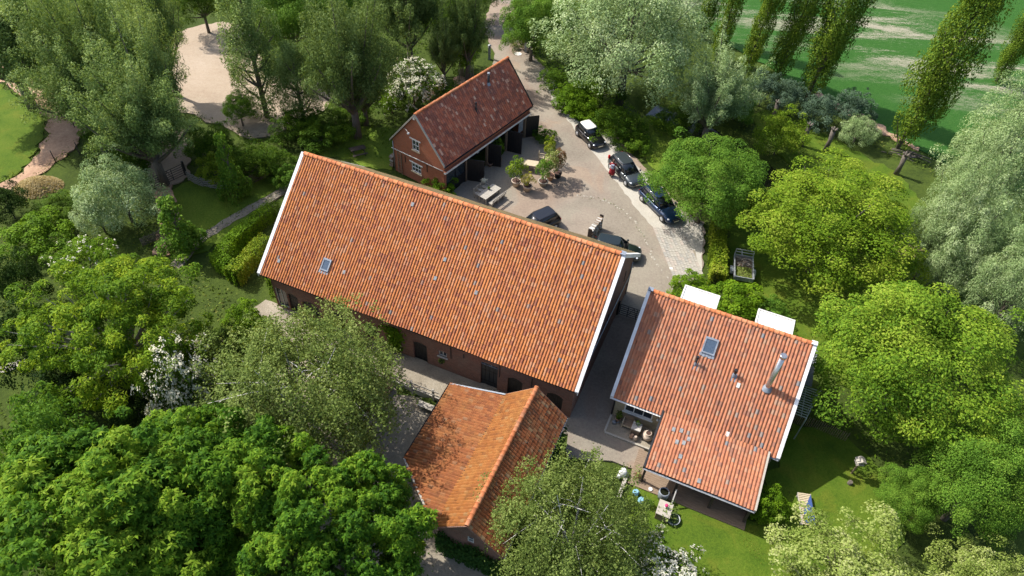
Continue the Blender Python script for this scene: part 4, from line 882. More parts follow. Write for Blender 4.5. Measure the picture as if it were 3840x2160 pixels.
# concrete paving slabs by the hedge, laid in two directions
M['slab'] = simple('paving_slab', (0.345, 0.32, 0.27), 0.9, var=0.16, scale=4)
M['slab_b'] = simple('paving_slab_pink', (0.36, 0.315, 0.265), 0.9, var=0.16, scale=4)
M['slab_c'] = simple('paving_slab_grey', (0.30, 0.285, 0.25), 0.9, var=0.18, scale=4)
slabs = tag(MB().cbox((0, 0, 0), 1.0, 1.0, 0.02).build('slab_bed', 'gravel'), kind='structure'); slabs.location = g(1735, 640)+Vector((0, 0, 0.032))
A, B_, C_ = g(1692, 695), g(1769, 690), g(1690, 575); ux = (B_-A).normalized(); uy = Vector((-ux.y, ux.x, 0)); W_, H_ = (B_-A).length, (C_-A).length
slab_me = [MB().cbox((0, 0, 0), 0.235, L, 0.05).mesh('slab') for L in (0.42, 0.56)]
def slab_field(A, ux, uy, W_, H_, keep=None):
    nc = int(W_/0.25)
    for i in range(nc):
        y = random.uniform(-0.2, 0)
        while y < H_-0.2:
            k = random.random() < 0.6; L = 0.44 if k else 0.58; p = A+ux*((i+0.5)*W_/nc)+uy*(y+L/2); y += L
            if keep and not keep(p): continue
            o = bpy.data.objects.new('slab', slab_me[0 if k else 1]); link(o, slabs)
            if not o.data.materials: o.data.materials.append(M['slab'])
            o.location = p-slabs.location+Vector((0, 0, 0.025+random.uniform(-.006, .006))); o.rotation_euler = (random.gauss(0, .008), random.gauss(0, .008), math.atan2(ux.y, ux.x)+random.gauss(0, .012))
            o.material_slots[0].link = 'OBJECT'; o.material_slots[0].material = M[random.choice(['slab', 'slab', 'slab_b', 'slab_c'])]
slab_field(A, ux, uy, W_, H_)
A2, B2 = g(1640, 560), g(1712, 548); D2 = g(1690, 572); e1 = (g(1768, 560)-D2).normalized(); e2 = Vector((-e1.y, e1.x, 0)); ang = rad(-33)
ux2 = Vector((math.cos(ang), math.sin(ang), 0)); uy2 = Vector((-ux2.y, ux2.x, 0))
quad2 = VV((1692, 570), (1768, 563), (1726, 548), (1690, 520), (1660, 545))
def inside(p, poly):
    c = False
    for a, b in zip(poly, poly[1:]+poly[:1]):
        if (a.y > p.y) != (b.y > p.y) and p.x < (b.x-a.x)*(p.y-a.y)/(b.y-a.y)+a.x: c = not c
    return c
slab_field(g(1640, 575), ux2, uy2, 4.6, 4.2, lambda p: inside(p, quad2))
manhole = tag(MB().cbox((0, 0, 0), 0.26, 0.26, 0.03).build('drain_cover', 'white_old', None, 0.01), 'small square pale drain cover in the paving near the hedge', 'drain cover'); manhole.location = g(1688, 676)+Vector((0, 0, 0.05))
cov = tag(MB().lathe([(0.42, 0), (0.42, 0.03), (0.36, 0.035)], sides=18).build('manhole_cover', 'white_old'), 'round manhole cover in the driveway above the coach house', 'manhole'); cov.location = g(1304, 136)+Vector((0, 0, 0.012))

def lawn(name, pts, mat='grass', sd=1, z=-0.02): sheet(name, pts, z, mat, 0.35, 0.6, 0.25, sd=sd)
lawn('cottage_lawn', VV((1585, 1200), (1640, 1185), (1900, 1315), (1955, 1150), (1990, 1060), (2120, 1080), (2230, 1190), (2330, 1300), (2100, 1520), (1600, 1520)), 'meadow')
lawn('maple_lawn', VV((1832, 560), (1905, 470), (2020, 500), (2330, 640), (2280, 850), (2150, 1000), (2060, 880), (1990, 850), (1940, 760), (1830, 720)), 'meadow', 2)
lawn('bank_lawn', VV((1880, 290), (1950, 270), (2060, 330), (2250, 430), (2330, 520), (2310, 560), (2180, 520), (2040, 440), (1970, 395)), 'meadow', 3)
lawn('drive_lawn', VV((1560, 320), (1620, 290), (1720, 320), (1700, 400), (1650, 430)), 'grass', 4)
lawn('garden_lawn', VV((420, 490), (480, 455), (580, 470), (700, 440), (760, 440), (560, 610), (480, 640), (430, 580)), 'grass', 5)
lawn('stable_lawn', VV((760, 380), (880, 320), (1010, 320), (985, 430), (930, 420), (880, 400)), 'grass', 6)
lawn('verge', VV((1255, 0), (1300, 20), (1350, 130), (1400, 220), (1440, 265), (1420, 240), (1380, 170), (1330, 100)), 'grass', 7)
sheet('sand_arena', VV((418, 95), (470, 72), (545, 55), (610, 60), (650, 90), (665, 185), (800, 205), (850, 240), (800, 285), (705, 335), (630, 350), (560, 318), (450, 275), (425, 190)), 0.010, 'sand', 0.3, 0.6)
sheet('paddock', VV((380, 340), (462, 322), (478, 430), (462, 455), (380, 490), (372, 420)), 0.008, 'sand_dark', 0.25)
sheet('bark_track', VV((-30, 145), (70, 160), (160, 222), (212, 268), (214, 335), (165, 392), (95, 440), (20, 480), (-10, 470), (60, 432), (118, 345), (122, 300), (70, 245), (0, 205), (-40, 190)), 0.012, 'track', 0.3, 0.5)
sheet('bark_path', VV((392, 470), (432, 465), (452, 560), (428, 640), (380, 640), (400, 560)), 0.010, 'track', 0.25)
sheet('meadow', VV((-60, 200), (0, 212), (66, 252), (116, 304), (112, 344), (55, 428), (-10, 465), (-80, 480)), 0.006, 'meadow', 0.3)
sheet('garden_path', VV((425, 668), (450, 676), (522, 600), (606, 548), (690, 502), (770, 456), (755, 445), (676, 490), (594, 534), (508, 588)), 0.016, 'gravel', 0.08, 0.4)
sheet('barn_strip', [BARN(-12.6, -6.1), BARN(11.3, -6.1), BARN(11.3, -8.42), BARN(-5.5, -8.42), BARN(-9, -8.6), BARN(-12.9, -7.2)], 0.014, 'gravel', 0.05, thick=0.75)
sheet('courtyard', [BARN(-6, -8.6), BARN(11.0, -8.6), BARN(11.0, -20), BARN(6, -21), BARN(-2, -19), BARN(-8, -15), BARN(-8, -10)], -0.50, 'gravel', 0.2)
sheet('left_path', VV((-20, 950), (-20, 925), (50, 905), (110, 890), (100, 900), (40, 925)), 0.012, 'strip', 0.1)
sheet('bare_patch', VV((2240, 622), (2300, 616), (2330, 632), (2280, 650), (2240, 640)), 0.006, 'track', 0.3)
sheet('turn_patch', VV((1140, 195), (1230, 190), (1235, 230), (1180, 260), (1135, 230)), 0.006, 'track', 0.4)
fld = [g(1640, -30), g(1740, 40), g(1870, 135), g(1990, 205), g(2110, 268), g(2262, 352), g(2430, 430), g(2576, 500), Vector((95, 40, 0)), Vector((500, 100, 0)), Vector((500, 900, 0)), Vector((40, 900, 0))]
sheet('field', fld, 0.004, 'field', 0.5, 1.2)
sheet('field_margin', VV((2050, 228), (2110, 262), (2180, 292), (2262, 345), (2316, 372), (2310, 380), (2254, 356), (2170, 305), (2100, 272), (2046, 238)), 0.02, 'track', 0.3)
def ribbon(pts, wd):
    L, R = [], []
    for i, p in enumerate(pts):
        d = (pts[min(i+1, len(pts)-1)]-pts[max(i-1, 0)]).normalized(); n = Vector((-d.y, d.x, 0)); L.append(p+n*wd); R.append(p-n*wd)
    return L+R[::-1]
wt = MB().prism([(p.x, p.y) for p in ribbon(DITCH, 2.2)], (0, 0, 0), X, Y, Z, -1.1, -0.80).build('ditch_water', 'water'); tag(wt, kind='structure')
# ================================================================== plants
def unit(v): return v/np.maximum(np.linalg.norm(v, axis=-1, keepdims=True), 1e-6)
def fib(n, zmin=-0.5):
    i = np.arange(n)+0.5; z = 1-(1-zmin)*i/n; ph = i*2.399963; r = np.sqrt(np.maximum(0, 1-z*z)); return np.stack([r*np.cos(ph), r*np.sin(ph), z], 1)
class Proto: pass
def limbs(mb, base_r, h0, tips, r, sides=6, k=4, thin=0.35):
    """trunk to h0, then one bent limb to each tip"""
    mb.tube([(0, 0, -0.3), (0.03, 0.02, h0*0.5), (0, 0, h0)], [base_r*1.25, base_r, base_r*0.85], 9)
    for t in tips:
        t = np.array(t); s = np.array((0, 0, h0*(0.75+0.25*r.random()))); mid = s*0.5+t*0.5+np.array((0, 0, -0.08*np.linalg.norm(t-s)))+r.normal(0, 0.08, 3)*np.linalg.norm(t-s)*0.5
        pts = [tuple((1-u)**2*s+2*u*(1-u)*mid+u*u*t) for u in np.linspace(0, 1, k)]
        mb.tube(pts, [base_r*(0.5*(1-u)+0.08)*(0.5+thin) for u in np.linspace(0, 1, k)], sides, cap=False)
def finish(name, P, N, L, asp, r, mat, clump, trunk, bark, T=None, extra=None):
    p = Proto(); p.crown = leaf_quads(P, N, L, asp, r, mat, name+'_crown', T, clump)
    p.trunk = trunk.mesh(name+'_trunk'); p.trunk.materials.append(M[bark]); p.extra = extra
    lo, hi = np.percentile(P, 1, axis=0), np.percentile(P, 99, axis=0)
    p.width = float(max(hi[0]-lo[0], hi[1]-lo[1])); p.height = float(hi[2]); p.cz = float((lo[2]+hi[2])/2); p.sample = P[r.choice(len(P), min(700, len(P)), replace=False)]; return p

def round_tree(name, sd, R, Hh, zc, ncl, rc, per, L, asp, mat, bark='bark', lobes=0.2, core=0.25, flat=0.75, zmin=-0.45, palm=0, droop=0.0, outb=0.7, flowers=0, trunk_r=None, twigs=10, sparse=0.0):
    r = np.random.default_rng(sd); D = fib(ncl, zmin)+r.normal(0, 0.10, (ncl, 3)); D = unit(D)
    ph = np.arctan2(D[:, 1], D[:, 0]); a1, a2 = r.random(2)*6.28
    mod = 1+lobes*(0.6*np.sin(3*ph+a1+2*D[:, 2])+0.4*np.sin(5*ph+a2-3*D[:, 2]))+r.normal(0, lobes*0.6, ncl)
    rad_ = (0.78+0.14*r.random(ncl))*mod
    tuft = r.random(ncl) < 0.14; rad_[tuft] *= r.uniform(1.08, 1.24, tuft.sum())
    inner = r.random(ncl) < core; rad_[inner] *= r.uniform(0.35, 0.75, inner.sum())
    C = D*np.array((R, R, Hh))*rad_[:, None]+np.array((0, 0, zc)); RC = rc*r.uniform(0.6, 1.45, ncl); RC[tuft] *= 0.7
    n = (per*(RC/rc)**2).astype(int); idx = np.repeat(np.arange(ncl), n); m_ = len(idx)
    e = unit(r.normal(size=(m_, 3))+outb*D[idx]+np.array((0, 0, 0.55)))
    rr = 0.5+0.55*np.sqrt(r.random(m_)); P = C[idx]+e*RC[idx][:, None]*rr[:, None]*np.array((1, 1, flat))
    N = unit(0.55*e+np.array((0, 0, 0.6))+r.normal(0, 0.42, (m_, 3))); cl = r.random(ncl)[idx]
    LL = L*r.uniform(0.7, 1.3, m_); T = None
    if palm:
        P = np.repeat(P, palm, 0); Nc = np.repeat(N, palm, 0); cl = np.repeat(cl, palm); LL = np.repeat(LL, palm)
        t0 = unit(np.cross(Nc, np.array((0.3, 0.5, 0.8)))); b0 = np.cross(Nc, t0); an = np.tile(np.arange(palm)*2*np.pi/palm, m_)+np.repeat(r.random(m_)*6.28, palm)
        T = t0*np.cos(an)[:, None]+b0*np.sin(an)[:, None]-Nc*0.35; P = P+T*LL[:, None]*0.5; N = unit(Nc+0.35*unit(T)+r.normal(0, 0.12, P.shape))
    elif droop:
        T = unit(D[idx]*0.5+np.array((0, 0, -droop))+r.normal(0, 0.5, (m_, 3)))
    tb = MB(); tr = trunk_r or R*0.055; outer = np.nonzero(~inner)[0]
    limbs(tb, tr, max(0.5, zc-Hh*0.55), [C[i] for i in r.choice(outer, min(twigs, len(outer)), replace=False)], r)
    ex = None
    if flowers:
        k = r.choice(m_ if not palm else len(P), flowers); d0 = unit(P[k]-np.array((0, 0, zc*0.7))); keep = d0[:, 2] > -0.25; k = k[keep]; d0 = d0[keep]
        Q = np.repeat(P[k]+d0*0.10, 5, 0)+r.normal(0, 0.055, (len(k)*5, 3)); ex = leaf_quads(Q, np.repeat(unit(d0+np.array((0, 0, 0.8))), 5, 0)+r.normal(0, 0.25, Q.shape), 0.115*r.uniform(0.7, 1.2, len(Q)), 0.95, r, 'flower', name+'_blossom')
    return finish(name, P, N, LL, asp, r, mat, cl, tb, bark, T, ex)

def plume_tree(name, sd, R, H, nb, per, L, asp, mat, bark='bark', spread=0.9, rc=0.75, droop=0.15, h0=0.22, low=-0.12):
    """willow-like: many upswept leafy boughs"""
    r = np.random.default_rng(sd); C, RC, DR, CL = [], [], [], []; tips = []
    for i in range(nb):
        ph = i*2.399963+r.normal(0, 0.3); el = math.asin(np.clip(low+(1-low)*((i+0.5)/nb), -1, 1)); k = math.cos(el)
        reach = r.uniform(0.72, 1.08)*(1+0.18*math.sin(3*ph+sd)); tip = np.array((math.cos(ph)*k*R*spread*reach, math.sin(ph)*k*R*spread*reach, H*(h0+0.08)+(H*(0.92-h0))*(0.22+0.78*math.sin(el))*reach))
        st_ = np.array((0, 0, H*(h0+0.2*r.random()))); tips.append(tip); d = unit(tip-st_); ctint = r.random()
        for u in np.linspace(0.30, 1.0, 8):
            c = st_+(tip-st_)*u+np.array((0, 0, droop*H*0.12*math.sin(u*3.14)))+r.normal(0, 0.10, 3)*rc
            if u > 0.85: c[2] -= droop*(u-0.85)*4
            C.append(c); RC.append(rc*(1.25-0.65*u)*r.uniform(0.75, 1.25)); DR.append(d); CL.append(0.6*ctint+0.4*r.random())
    C, RC, DR, CL = map(np.array, (C, RC, DR, CL)); n = (per*(RC/rc)**1.6).astype(int); idx = np.repeat(np.arange(len(C)), n); m_ = len(idx)
    e = unit(r.normal(size=(m_, 3))+0.35*DR[idx]+np.array((0, 0, 0.25))); q = e*RC[idx][:, None]*(0.45+0.6*np.sqrt(r.random(m_)))[:, None]
    q += DR[idx]*(q*DR[idx]).sum(1, keepdims=True)*0.55; P = C[idx]+q
    T = unit(DR[idx]*0.7+r.normal(0, 0.6, (m_, 3))-np.array((0, 0, droop))); N = unit(0.5*e+np.array((0, 0, 0.45))+r.normal(0, 0.5, (m_, 3)))
    tb = MB(); limbs(tb, R*0.075, H*h0, [tips[i] for i in r.choice(nb, min(16, nb), replace=False)], r, 6, 5)
    return finish(name, P, N, L*r.uniform(0.7, 1.3, m_), asp, r, mat, CL[idx], tb, bark, T)

def column_tree(name, sd, R, H, ncl, per, L, asp, mat, bark='bark', rc=0.7, prof=None, z0=0.06, vert=2.0):
    r = np.random.default_rng(sd); hz = z0+(1-z0)*np.sort(r.random(ncl))**0.9; prof = prof or (lambda h: np.sin(np.pi*np.clip(h*0.86+0.12, 0, 1))**0.7)
    ph = r.random(ncl)*6.28; rr = R*prof(hz)*(0.15+0.8*np.sqrt(r.random(ncl)))*(1+0.25*np.sin(ph*2+hz*9)); C = np.stack([rr*np.cos(ph), rr*np.sin(ph), hz*H*0.97], 1)
    RC = rc*r.uniform(0.6, 1.3, ncl)*(0.55+0.45*prof(hz)); D = unit(np.stack([np.cos(ph)*0.5, np.sin(ph)*0.5, np.ones(ncl)], 1))
    n = (per*(RC/rc)**1.7).astype(int); idx = np.repeat(np.arange(ncl), n); m_ = len(idx); out = np.stack([np.cos(ph), np.sin(ph), 0.2+0*ph], 1)
    e = unit(r.normal(size=(m_, 3))+0.6*out[idx]); P = C[idx]+e*RC[idx][:, None]*(0.45+0.6*np.sqrt(r.random(m_)))[:, None]*np.array((1, 1, vert))
    N = unit(0.6*e+np.array((0, 0, 0.4))+r.normal(0, 0.5, (m_, 3))); tb = MB(); tb.tube([(0, 0, -0.3), (0, 0, H*0.4), (0, 0, H*0.9)], [R*0.11, R*0.08, R*0.02], 8)
    for i in r.choice(ncl, min(26, ncl), replace=False):
        c = C[i]; s = (0, 0, max(0.3, c[2]-H*0.14)); tb.tube([s, ((c[0])*0.6, c[1]*0.6, (s[2]+c[2])/2), tuple(c)], [R*0.05, R*0.035, R*0.012], 5, cap=False)
    return finish(name, P, N, L*r.uniform(0.7, 1.3, m_), asp, r, mat, r.random(ncl)[idx], tb, bark)

def weeping_tree(name, sd, R, H, ns, per, L, asp, mat, bark='bark_birch', drop=2.6):
    """birch: pale limbs, long hanging strands of small leaves"""
    r = np.random.default_rng(sd); P, N, T, CL = [], [], [], []; tb = MB()
    nb = 15; tips = []
    for i in range(nb):
        ph = i*2.4+r.normal(0, 0.25); u = (i+0.5)/nb; k = math.sqrt(1-(u*0.9)**2); tips.append(np.array((math.cos(ph)*R*0.74*k*r.uniform(0.7, 1.1), math.sin(ph)*R*0.74*k*r.uniform(0.7, 1.1), H*(0.50+0.47*u))))
    limbs(tb, R*0.045, H*0.33, tips, r, 6, 6, 0.45)
    for t in tips:
        for j in range(2):
            s = np.array((0, 0, H*0.33))*0.35+t*0.65 if j < 4 else t*0.8+np.array((0, 0, H*0.33))*0.2
            s = s+r.normal(0, 0.35, 3); q = s+np.array((r.normal(0, 1)*R*0.30, r.normal(0, 1)*R*0.30, abs(r.normal(0, 0.3)))); tb.tube([tuple(s), tuple((s+q)/2+np.array((0, 0, 0.2))), tuple(q)], [0.03, 0.02, 0.008], 4, cap=False)
    for i in range(ns):
        if r.random() < 0.75:
            t = tips[r.integers(nb)]; s = t*r.uniform(0.5, 1.12)+np.array((0, 0, H*0.33))*0.2+np.array((r.normal(0, 0.2)*R, r.normal(0, 0.2)*R, r.normal(0.2, 0.5)))
        else:
            d = unit(r.normal(size=3)+np.array((0, 0, 0.5))); s = d*np.array((R, R, H*0.34))*r.uniform(0.75, 1.0)+np.array((0, 0, H*0.6))
        ln = drop*r.uniform(0.35, 1.1); out = unit(np.array((s[0], s[1], 0.01))); u = r.random(per); ct = r.random()
        p = s+out*(0.55*np.sqrt(u)[:, None]*ln*0.5)+np.array((0, 0, -1))*(u[:, None]**1.3)*ln+r.normal(0, 0.13, (per, 3)); P.append(p)
        N.append(unit(r.normal(0, 0.6, (per, 3))+out*0.5+np.array((0, 0, 0.5)))); T.append(unit(r.normal(0, 0.5, (per, 3))+np.array((0, 0, -0.8)))); CL.append(np.full(per, ct))
    P, N, T, CL = map(np.concatenate, (P, N, T, CL)); return finish(name, P, N, L*r.uniform(0.7, 1.3, len(P)), asp, r, mat, CL, tb, bark, T)

PR = {}
PR['chestnut'] = round_tree('chestnut', 11, 6.2, 4.6, 6.2, 170, 1.02, 66, 0.28, 0.42, 'l_chestnut', lobes=0.14, core=0.15, palm=6, flat=0.8, zmin=-0.25)
PR['chestnut2'] = round_tree('chestnut_tree', 12, 5.6, 4.2, 5.6, 150, 0.98, 66, 0.27, 0.42, 'l_chestnut', lobes=0.18, core=0.15, palm=6, flat=0.8, zmin=-0.25)
PR['walnut'] = round_tree('walnut', 21, 5.0, 4.0, 5.3, 190, 0.95, 280, 0.175, 0.52, 'l_walnut', lobes=0.16, core=0.3, droop=0.35)
PR['walnut2'] = round_tree('walnut_tree', 22, 5.0, 4.2, 5.4, 170, 1.0, 300, 0.17, 0.52, 'l_walnut', lobes=0.2, core=0.3, droop=0.35)
PR['maple'] = round_tree('maple', 23, 5.0, 4.2, 5.6, 230, 0.8, 200, 0.145, 0.7, 'l_olive', lobes=0.2, core=0.3)
PR['willow'] = plume_tree('willow', 31, 5.0, 12.0, 54, 170, 0.21, 0.32, 'l_willow')
PR['willow2'] = plume_tree('willow_tree', 32, 5.2, 11.0, 50, 170, 0.21, 0.32, 'l_willow', rc=0.85, spread=1.0)
PR['willow3'] = plume_tree('willow_bush', 33, 4.4, 7.0, 40, 150, 0.18, 0.32, 'l_silver', rc=0.7, spread=1.0, h0=0.12)
PR['silvertree'] = round_tree('silver_tree', 35, 5.0, 5.0, 6.0, 300, 0.80, 175, 0.17, 0.36, 'l_silver', lobes=0.26, core=0.3, droop=0.45, flat=0.95, zmin=-0.65, twigs=24, outb=0.5)
PR['silverbush'] = round_tree('silver_bush', 36, 2.2, 2.1, 2.1, 90, 0.55, 150, 0.13, 0.38, 'l_silver', lobes=0.25, core=0.25, flat=0.95, zmin=-0.6, trunk_r=0.1)
PR['poplar'] = column_tree('poplar', 41, 2.3, 20.0, 230, 175, 0.19, 0.85, 'l_poplar', rc=0.9)
PR['poplar2'] = column_tree('poplar_tree', 42, 1.9, 18.0, 170, 150, 0.19, 0.85, 'l_poplar', rc=0.7)
PR['whitepoplar'] = column_tree('white_poplar', 43, 3.3, 16.0, 170, 210, 0.19, 0.6, 'l_willow', rc=1.0, vert=1.5)
PR['birch'] = weeping_tree('birch', 51, 4.0, 10.0, 1150, 56, 0.13, 0.55, 'l_birch')
PR['birch2'] = weeping_tree('birch_tree', 52, 3.8, 9.5, 1050, 58, 0.13, 0.55, 'l_birch', drop=3.4)
PR['locust'] = round_tree('locust', 61, 5.2, 3.8, 5.2, 280, 0.55, 150, 0.21, 0.36, 'l_locust', 'bark_pale', lobes=0.2, core=0.28, droop=0.5, twigs=60, flat=0.7, trunk_r=0.26)
PR['shrub'] = round_tree('shrub', 71, 1.5, 1.25, 1.2, 46, 0.46, 120, 0.15, 0.6, 'l_shrub', lobes=0.2, core=0.2, trunk_r=0.06)
PR['shrub2'] = round_tree('bush', 72, 1.6, 1.1, 1.1, 60, 0.40, 95, 0.14, 0.6, 'l_shrub_b', lobes=0.3, core=0.2, trunk_r=0.06)
PR['shrub3'] = round_tree('thicket', 73, 2.4, 2.0, 2.0, 90, 0.55, 100, 0.17, 0.55, 'l_shrub', lobes=0.3, core=0.25, trunk_r=0.09)
PR['cone'] = column_tree('cone', 81, 1.25, 5.0, 70, 110, 0.16, 0.75, 'l_lime', rc=0.48, prof=lambda h: np.clip(1.12-h, 0.05, 1)**0.8, vert=1.3)
PR['blossom'] = round_tree('blossom', 91, 2.0, 1.7, 1.9, 70, 0.5, 100, 0.15, 0.6, 'l_shrub', lobes=0.22, core=0.2, flowers=1100, trunk_r=0.08)
PR['blossom2'] = round_tree('elder', 92, 2.0, 1.7, 1.9, 70, 0.5, 105, 0.15, 0.6, 'l_shrub_b', lobes=0.25, core=0.2, flowers=110, trunk_r=0.08)
PR['palebush'] = round_tree('pale_tree', 93, 4.2, 2.8, 3.6, 240, 0.62, 125, 0.15, 0.6, 'l_pale', lobes=0.25, core=0.28, twigs=30, trunk_r=0.2)
PR['potplant'] = round_tree('pot_plant', 94, 0.62, 0.75, 0.85, 26, 0.24, 60, 0.10, 0.6, 'l_shrub_b', lobes=0.25, core=0.2, trunk_r=0.03)

def grow(proto, name, label, base, wid, hgt, cat='tree', mat=None, group=None, tilt=(0, 0), rz=None, bark=None, foliage='crown', stem='trunk'):
    """a plant of this kind with its own size and turn; its parts share mesh data with its sisters"""
    p = PR[proto]; base = Vector(base); z = float(ground_z(base.x, base.y))
    root = thing(name, label, cat, (base.x, base.y, z if base.z == 0 else base.z), 0, group); root.rotation_mode = 'ZYX'; root.rotation_euler = (tilt[0], tilt[1], random.uniform(0, 6.28) if rz is None else rz)
    s = wid/p.width; sz = hgt/p.height; root.scale = (s, s, sz)
    for nme, me in ((stem, p.trunk), (foliage, p.crown), ('blossom', p.extra)):
        if me is None: continue
        o = bpy.data.objects.new(nme, me); link(o, root)
        if nme == foliage and mat: o.material_slots[0].link = 'OBJECT'; o.material_slots[0].material = M[mat]
        if nme == stem and bark: o.material_slots[0].link = 'OBJECT'; o.material_slots[0].material = M[bark]
    return root
RT_, UP_, FW_ = (np.array(v) for v in (RT, UP, fwd))
def view_box(P):
    d = P-np.array((0, 0, CAM_H)); z = d@FW_; u = (1920+CAM_F*(d@RT_)/z)*2576/3840; v = (1080-CAM_F*(d@UP_)/z)*2576/3840
    return np.percentile(u, 1.5), np.percentile(v, 1.5), np.percentile(u, 98.5), np.percentile(v, 98.5)
def gx_(proto, x0, y0, x1, y1, name, label, hgt=None, rz=None, **k):
    """plant whose crown spans the given box of the overview; with hgt its height is fixed instead"""
    p = PR[proto]; rz = random.uniform(0, 6.28) if rz is None else rz; c_, s_ = math.cos(rz), math.sin(rz); S = p.sample@np.array(((c_, s_, 0), (-s_, c_, 0), (0, 0, 1)))
    cu, cv, tw, th = (x0+x1)/2, (y0+y1)/2, x1-x0, y1-y0; sc = 1.0; sz = (hgt/p.height) if hgt else 1.0; b = g(cu, cv, p.cz*sz); b.z = 0
    for it in range(30):
        q = S*np.array((sc, sc, sz))+np.array((b.x, b.y, 0)); a0, b0, a1, b1 = view_box(q); zc = p.cz*sz
        t0, t1 = g(cu, cv, zc), g((a0+a1)/2, (b0+b1)/2, zc); b.x += (t0.x-t1.x)*0.9; b.y += (t0.y-t1.y)*0.9; sc *= (tw/(a1-a0))**0.8
        if not hgt: sz = float(np.clip(sz*(th/(b1-b0))**0.7, 0.72*sc, 1.22*sc))
    return grow(proto, name, label, (b.x, b.y, 0), sc*p.width, sz*p.height, rz=rz, **k)
def gc(proto, u, v, wpx, hgt, name, label, **k):
    """plant whose crown is centred at overview point (u, v) and is wpx wide there"""
    return gx_(proto, u-wpx/2, v-wpx/2, u+wpx/2, v+wpx/2, name, label, hgt=hgt, **k)
def gb(proto, u, v, wid, hgt, name, label, **k):
    return grow(proto, name, label, g(u, v), wid, hgt, **k)

# --- foreground trees
B4 = lambda *a, **k: gx_(*a, **k)
B4('chestnut', -150, 1120, 520, 1640, 'chestnut_tree', 'huge dark green chestnut filling the bottom left corner', rz=0.3, hgt=10.5)
B4('chestnut2', 610, 1160, 1040, 1580, 'chestnut_tree', 'chestnut with cream flower candles left of the low shed', rz=2.0, hgt=9.5)
B4('chestnut2', 255, 1035, 770, 1440, 'chestnut_tree', 'bright topped chestnut between the white blossom shrub and the shed', rz=4.2, hgt=9.5)
B4('shrub3', -90, 988, 262, 1260, 'ash_tree', 'rounded bright green tree at the left edge above the big chestnut', mat='l_lime', hgt=8.5)
B4('birch', 525, 775, 975, 1190, 'birch_tree', 'pale limbed birch hanging over the barn strip', rz=1.0, hgt=9.0)
B4('birch2', 1262, 1150, 1625, 1560, 'weeping_birch', 'weeping birch between the low shed and the lawn', rz=0.4, hgt=8.2)
B4('blossom', 365, 835, 555, 1050, 'viburnum_shrub', 'white flowering shrub left of the birch by the barn', cat='shrub', hgt=7.4)
B4('blossom', 1575, 1365, 1768, 1560, 'viburnum_shrub', 'white flowering shrub on the lawn at the bottom edge', cat='shrub', hgt=4.0)
B4('locust', 30, 615, 495, 1035, 'locust_tree', 'yellow green locust tree with bare grey twigs at left', rz=0.8, hgt=8.8)
B4('palebush', 1935, 1345, 2420, 1740, 'blossoming_tree', 'pale yellow green flowering tree in the lower right foreground', hgt=5.6)
B4('palebush', 2330, 1360, 2650, 1650, 'blossoming_tree', 'pale flowering tree at the bottom right corner', hgt=5.4)
B4('walnut', 2068, 692, 2560, 1185, 'walnut_tree', 'large bright walnut right of the cottage', rz=1.1, hgt=9.8)
B4('walnut2', 2330, 1055, 2640, 1340, 'lime_tree', 'fresh green tree at the right edge below the large walnut', mat='l_lime', hgt=8.0)
B4('walnut2', 2215, 1165, 2380, 1330, 'lime_tree', 'small fresh green tree beside the bird table lawn', mat='l_lime', hgt=4.6)
B4('walnut', 1632, 306, 1917, 590, 'walnut_tree', 'round bright walnut overhanging the blue car', rz=3.0, mat='l_lime', hgt=7.6)
B4('maple', 1912, 366, 2300, 740, 'maple_tree', 'olive green maple shading the lawn with the trailer', rz=0.2, hgt=9.0)
# --- willows
WH = {'middle silver willow': 10, 'silver willow right of the olive maple': 12, 'silver willow at the right edge near the field': 13, 'silver willow at the right edge above the large walnut': 11, 'lower silver willow bough mass': 7, 'grey green willow at the top left corner': 14, 'wide grey green willow between': 13, 'tall grey green willow second': 15, 'dark willow left of the sand arena': 12.5, 'lower willow overhanging': 11, 'willow beside the sand arena above': 13, 'slim willow at the upper left': 14, 'dark willow right of the white poplar': 14, 'dark willow above the white viburnum': 14, 'slender willow beside': 8, 'low dark willow': 8, 'dark willow at the left of the drive': 11}
for p_, bx_, lb in (('silvertree', (2290, 340, 2530, 690), 'silver willow right of the olive maple'), ('silvertree', (2400, 190, 2720, 560), 'silver willow at the right edge near the field'), ('silvertree', (2450, 500, 2730, 880), 'silver willow at the right edge above the large walnut'), ('silvertree', (2330, 420, 2560, 760), 'middle silver willow of the right edge group'), ('silvertree', (2300, 560, 2490, 730), 'lower silver willow bough mass behind the large walnut')):
    B4(p_, *bx_, 'willow_tree', lb, hgt=next(h_ for k_, h_ in WH.items() if lb.startswith(k_)), mat='l_silver')
for p_, bx_, lb in (('willow', (-180, -110, 110, 190), 'grey green willow at the top left corner'), ('willow2', (-60, -60, 230, 200), 'wide grey green willow between the corner and the tall one'), ('willow2', (90, -90, 350, 230), 'tall grey green willow second from the left corner'), ('willow', (195, 90, 448, 410), 'dark willow left of the sand arena'), ('willow2', (60, 70, 310, 320), 'lower willow overhanging the bark track'), ('willow2', (280, -20, 445, 300), 'willow beside the sand arena above the dark one'), ('willow', (310, -120, 445, 150), 'slim willow at the upper left edge of the sand arena')):
    B4(p_, *bx_, 'willow_tree', lb, hgt=next(h_ for k_, h_ in WH.items() if lb.startswith(k_)), mat='l_willow')
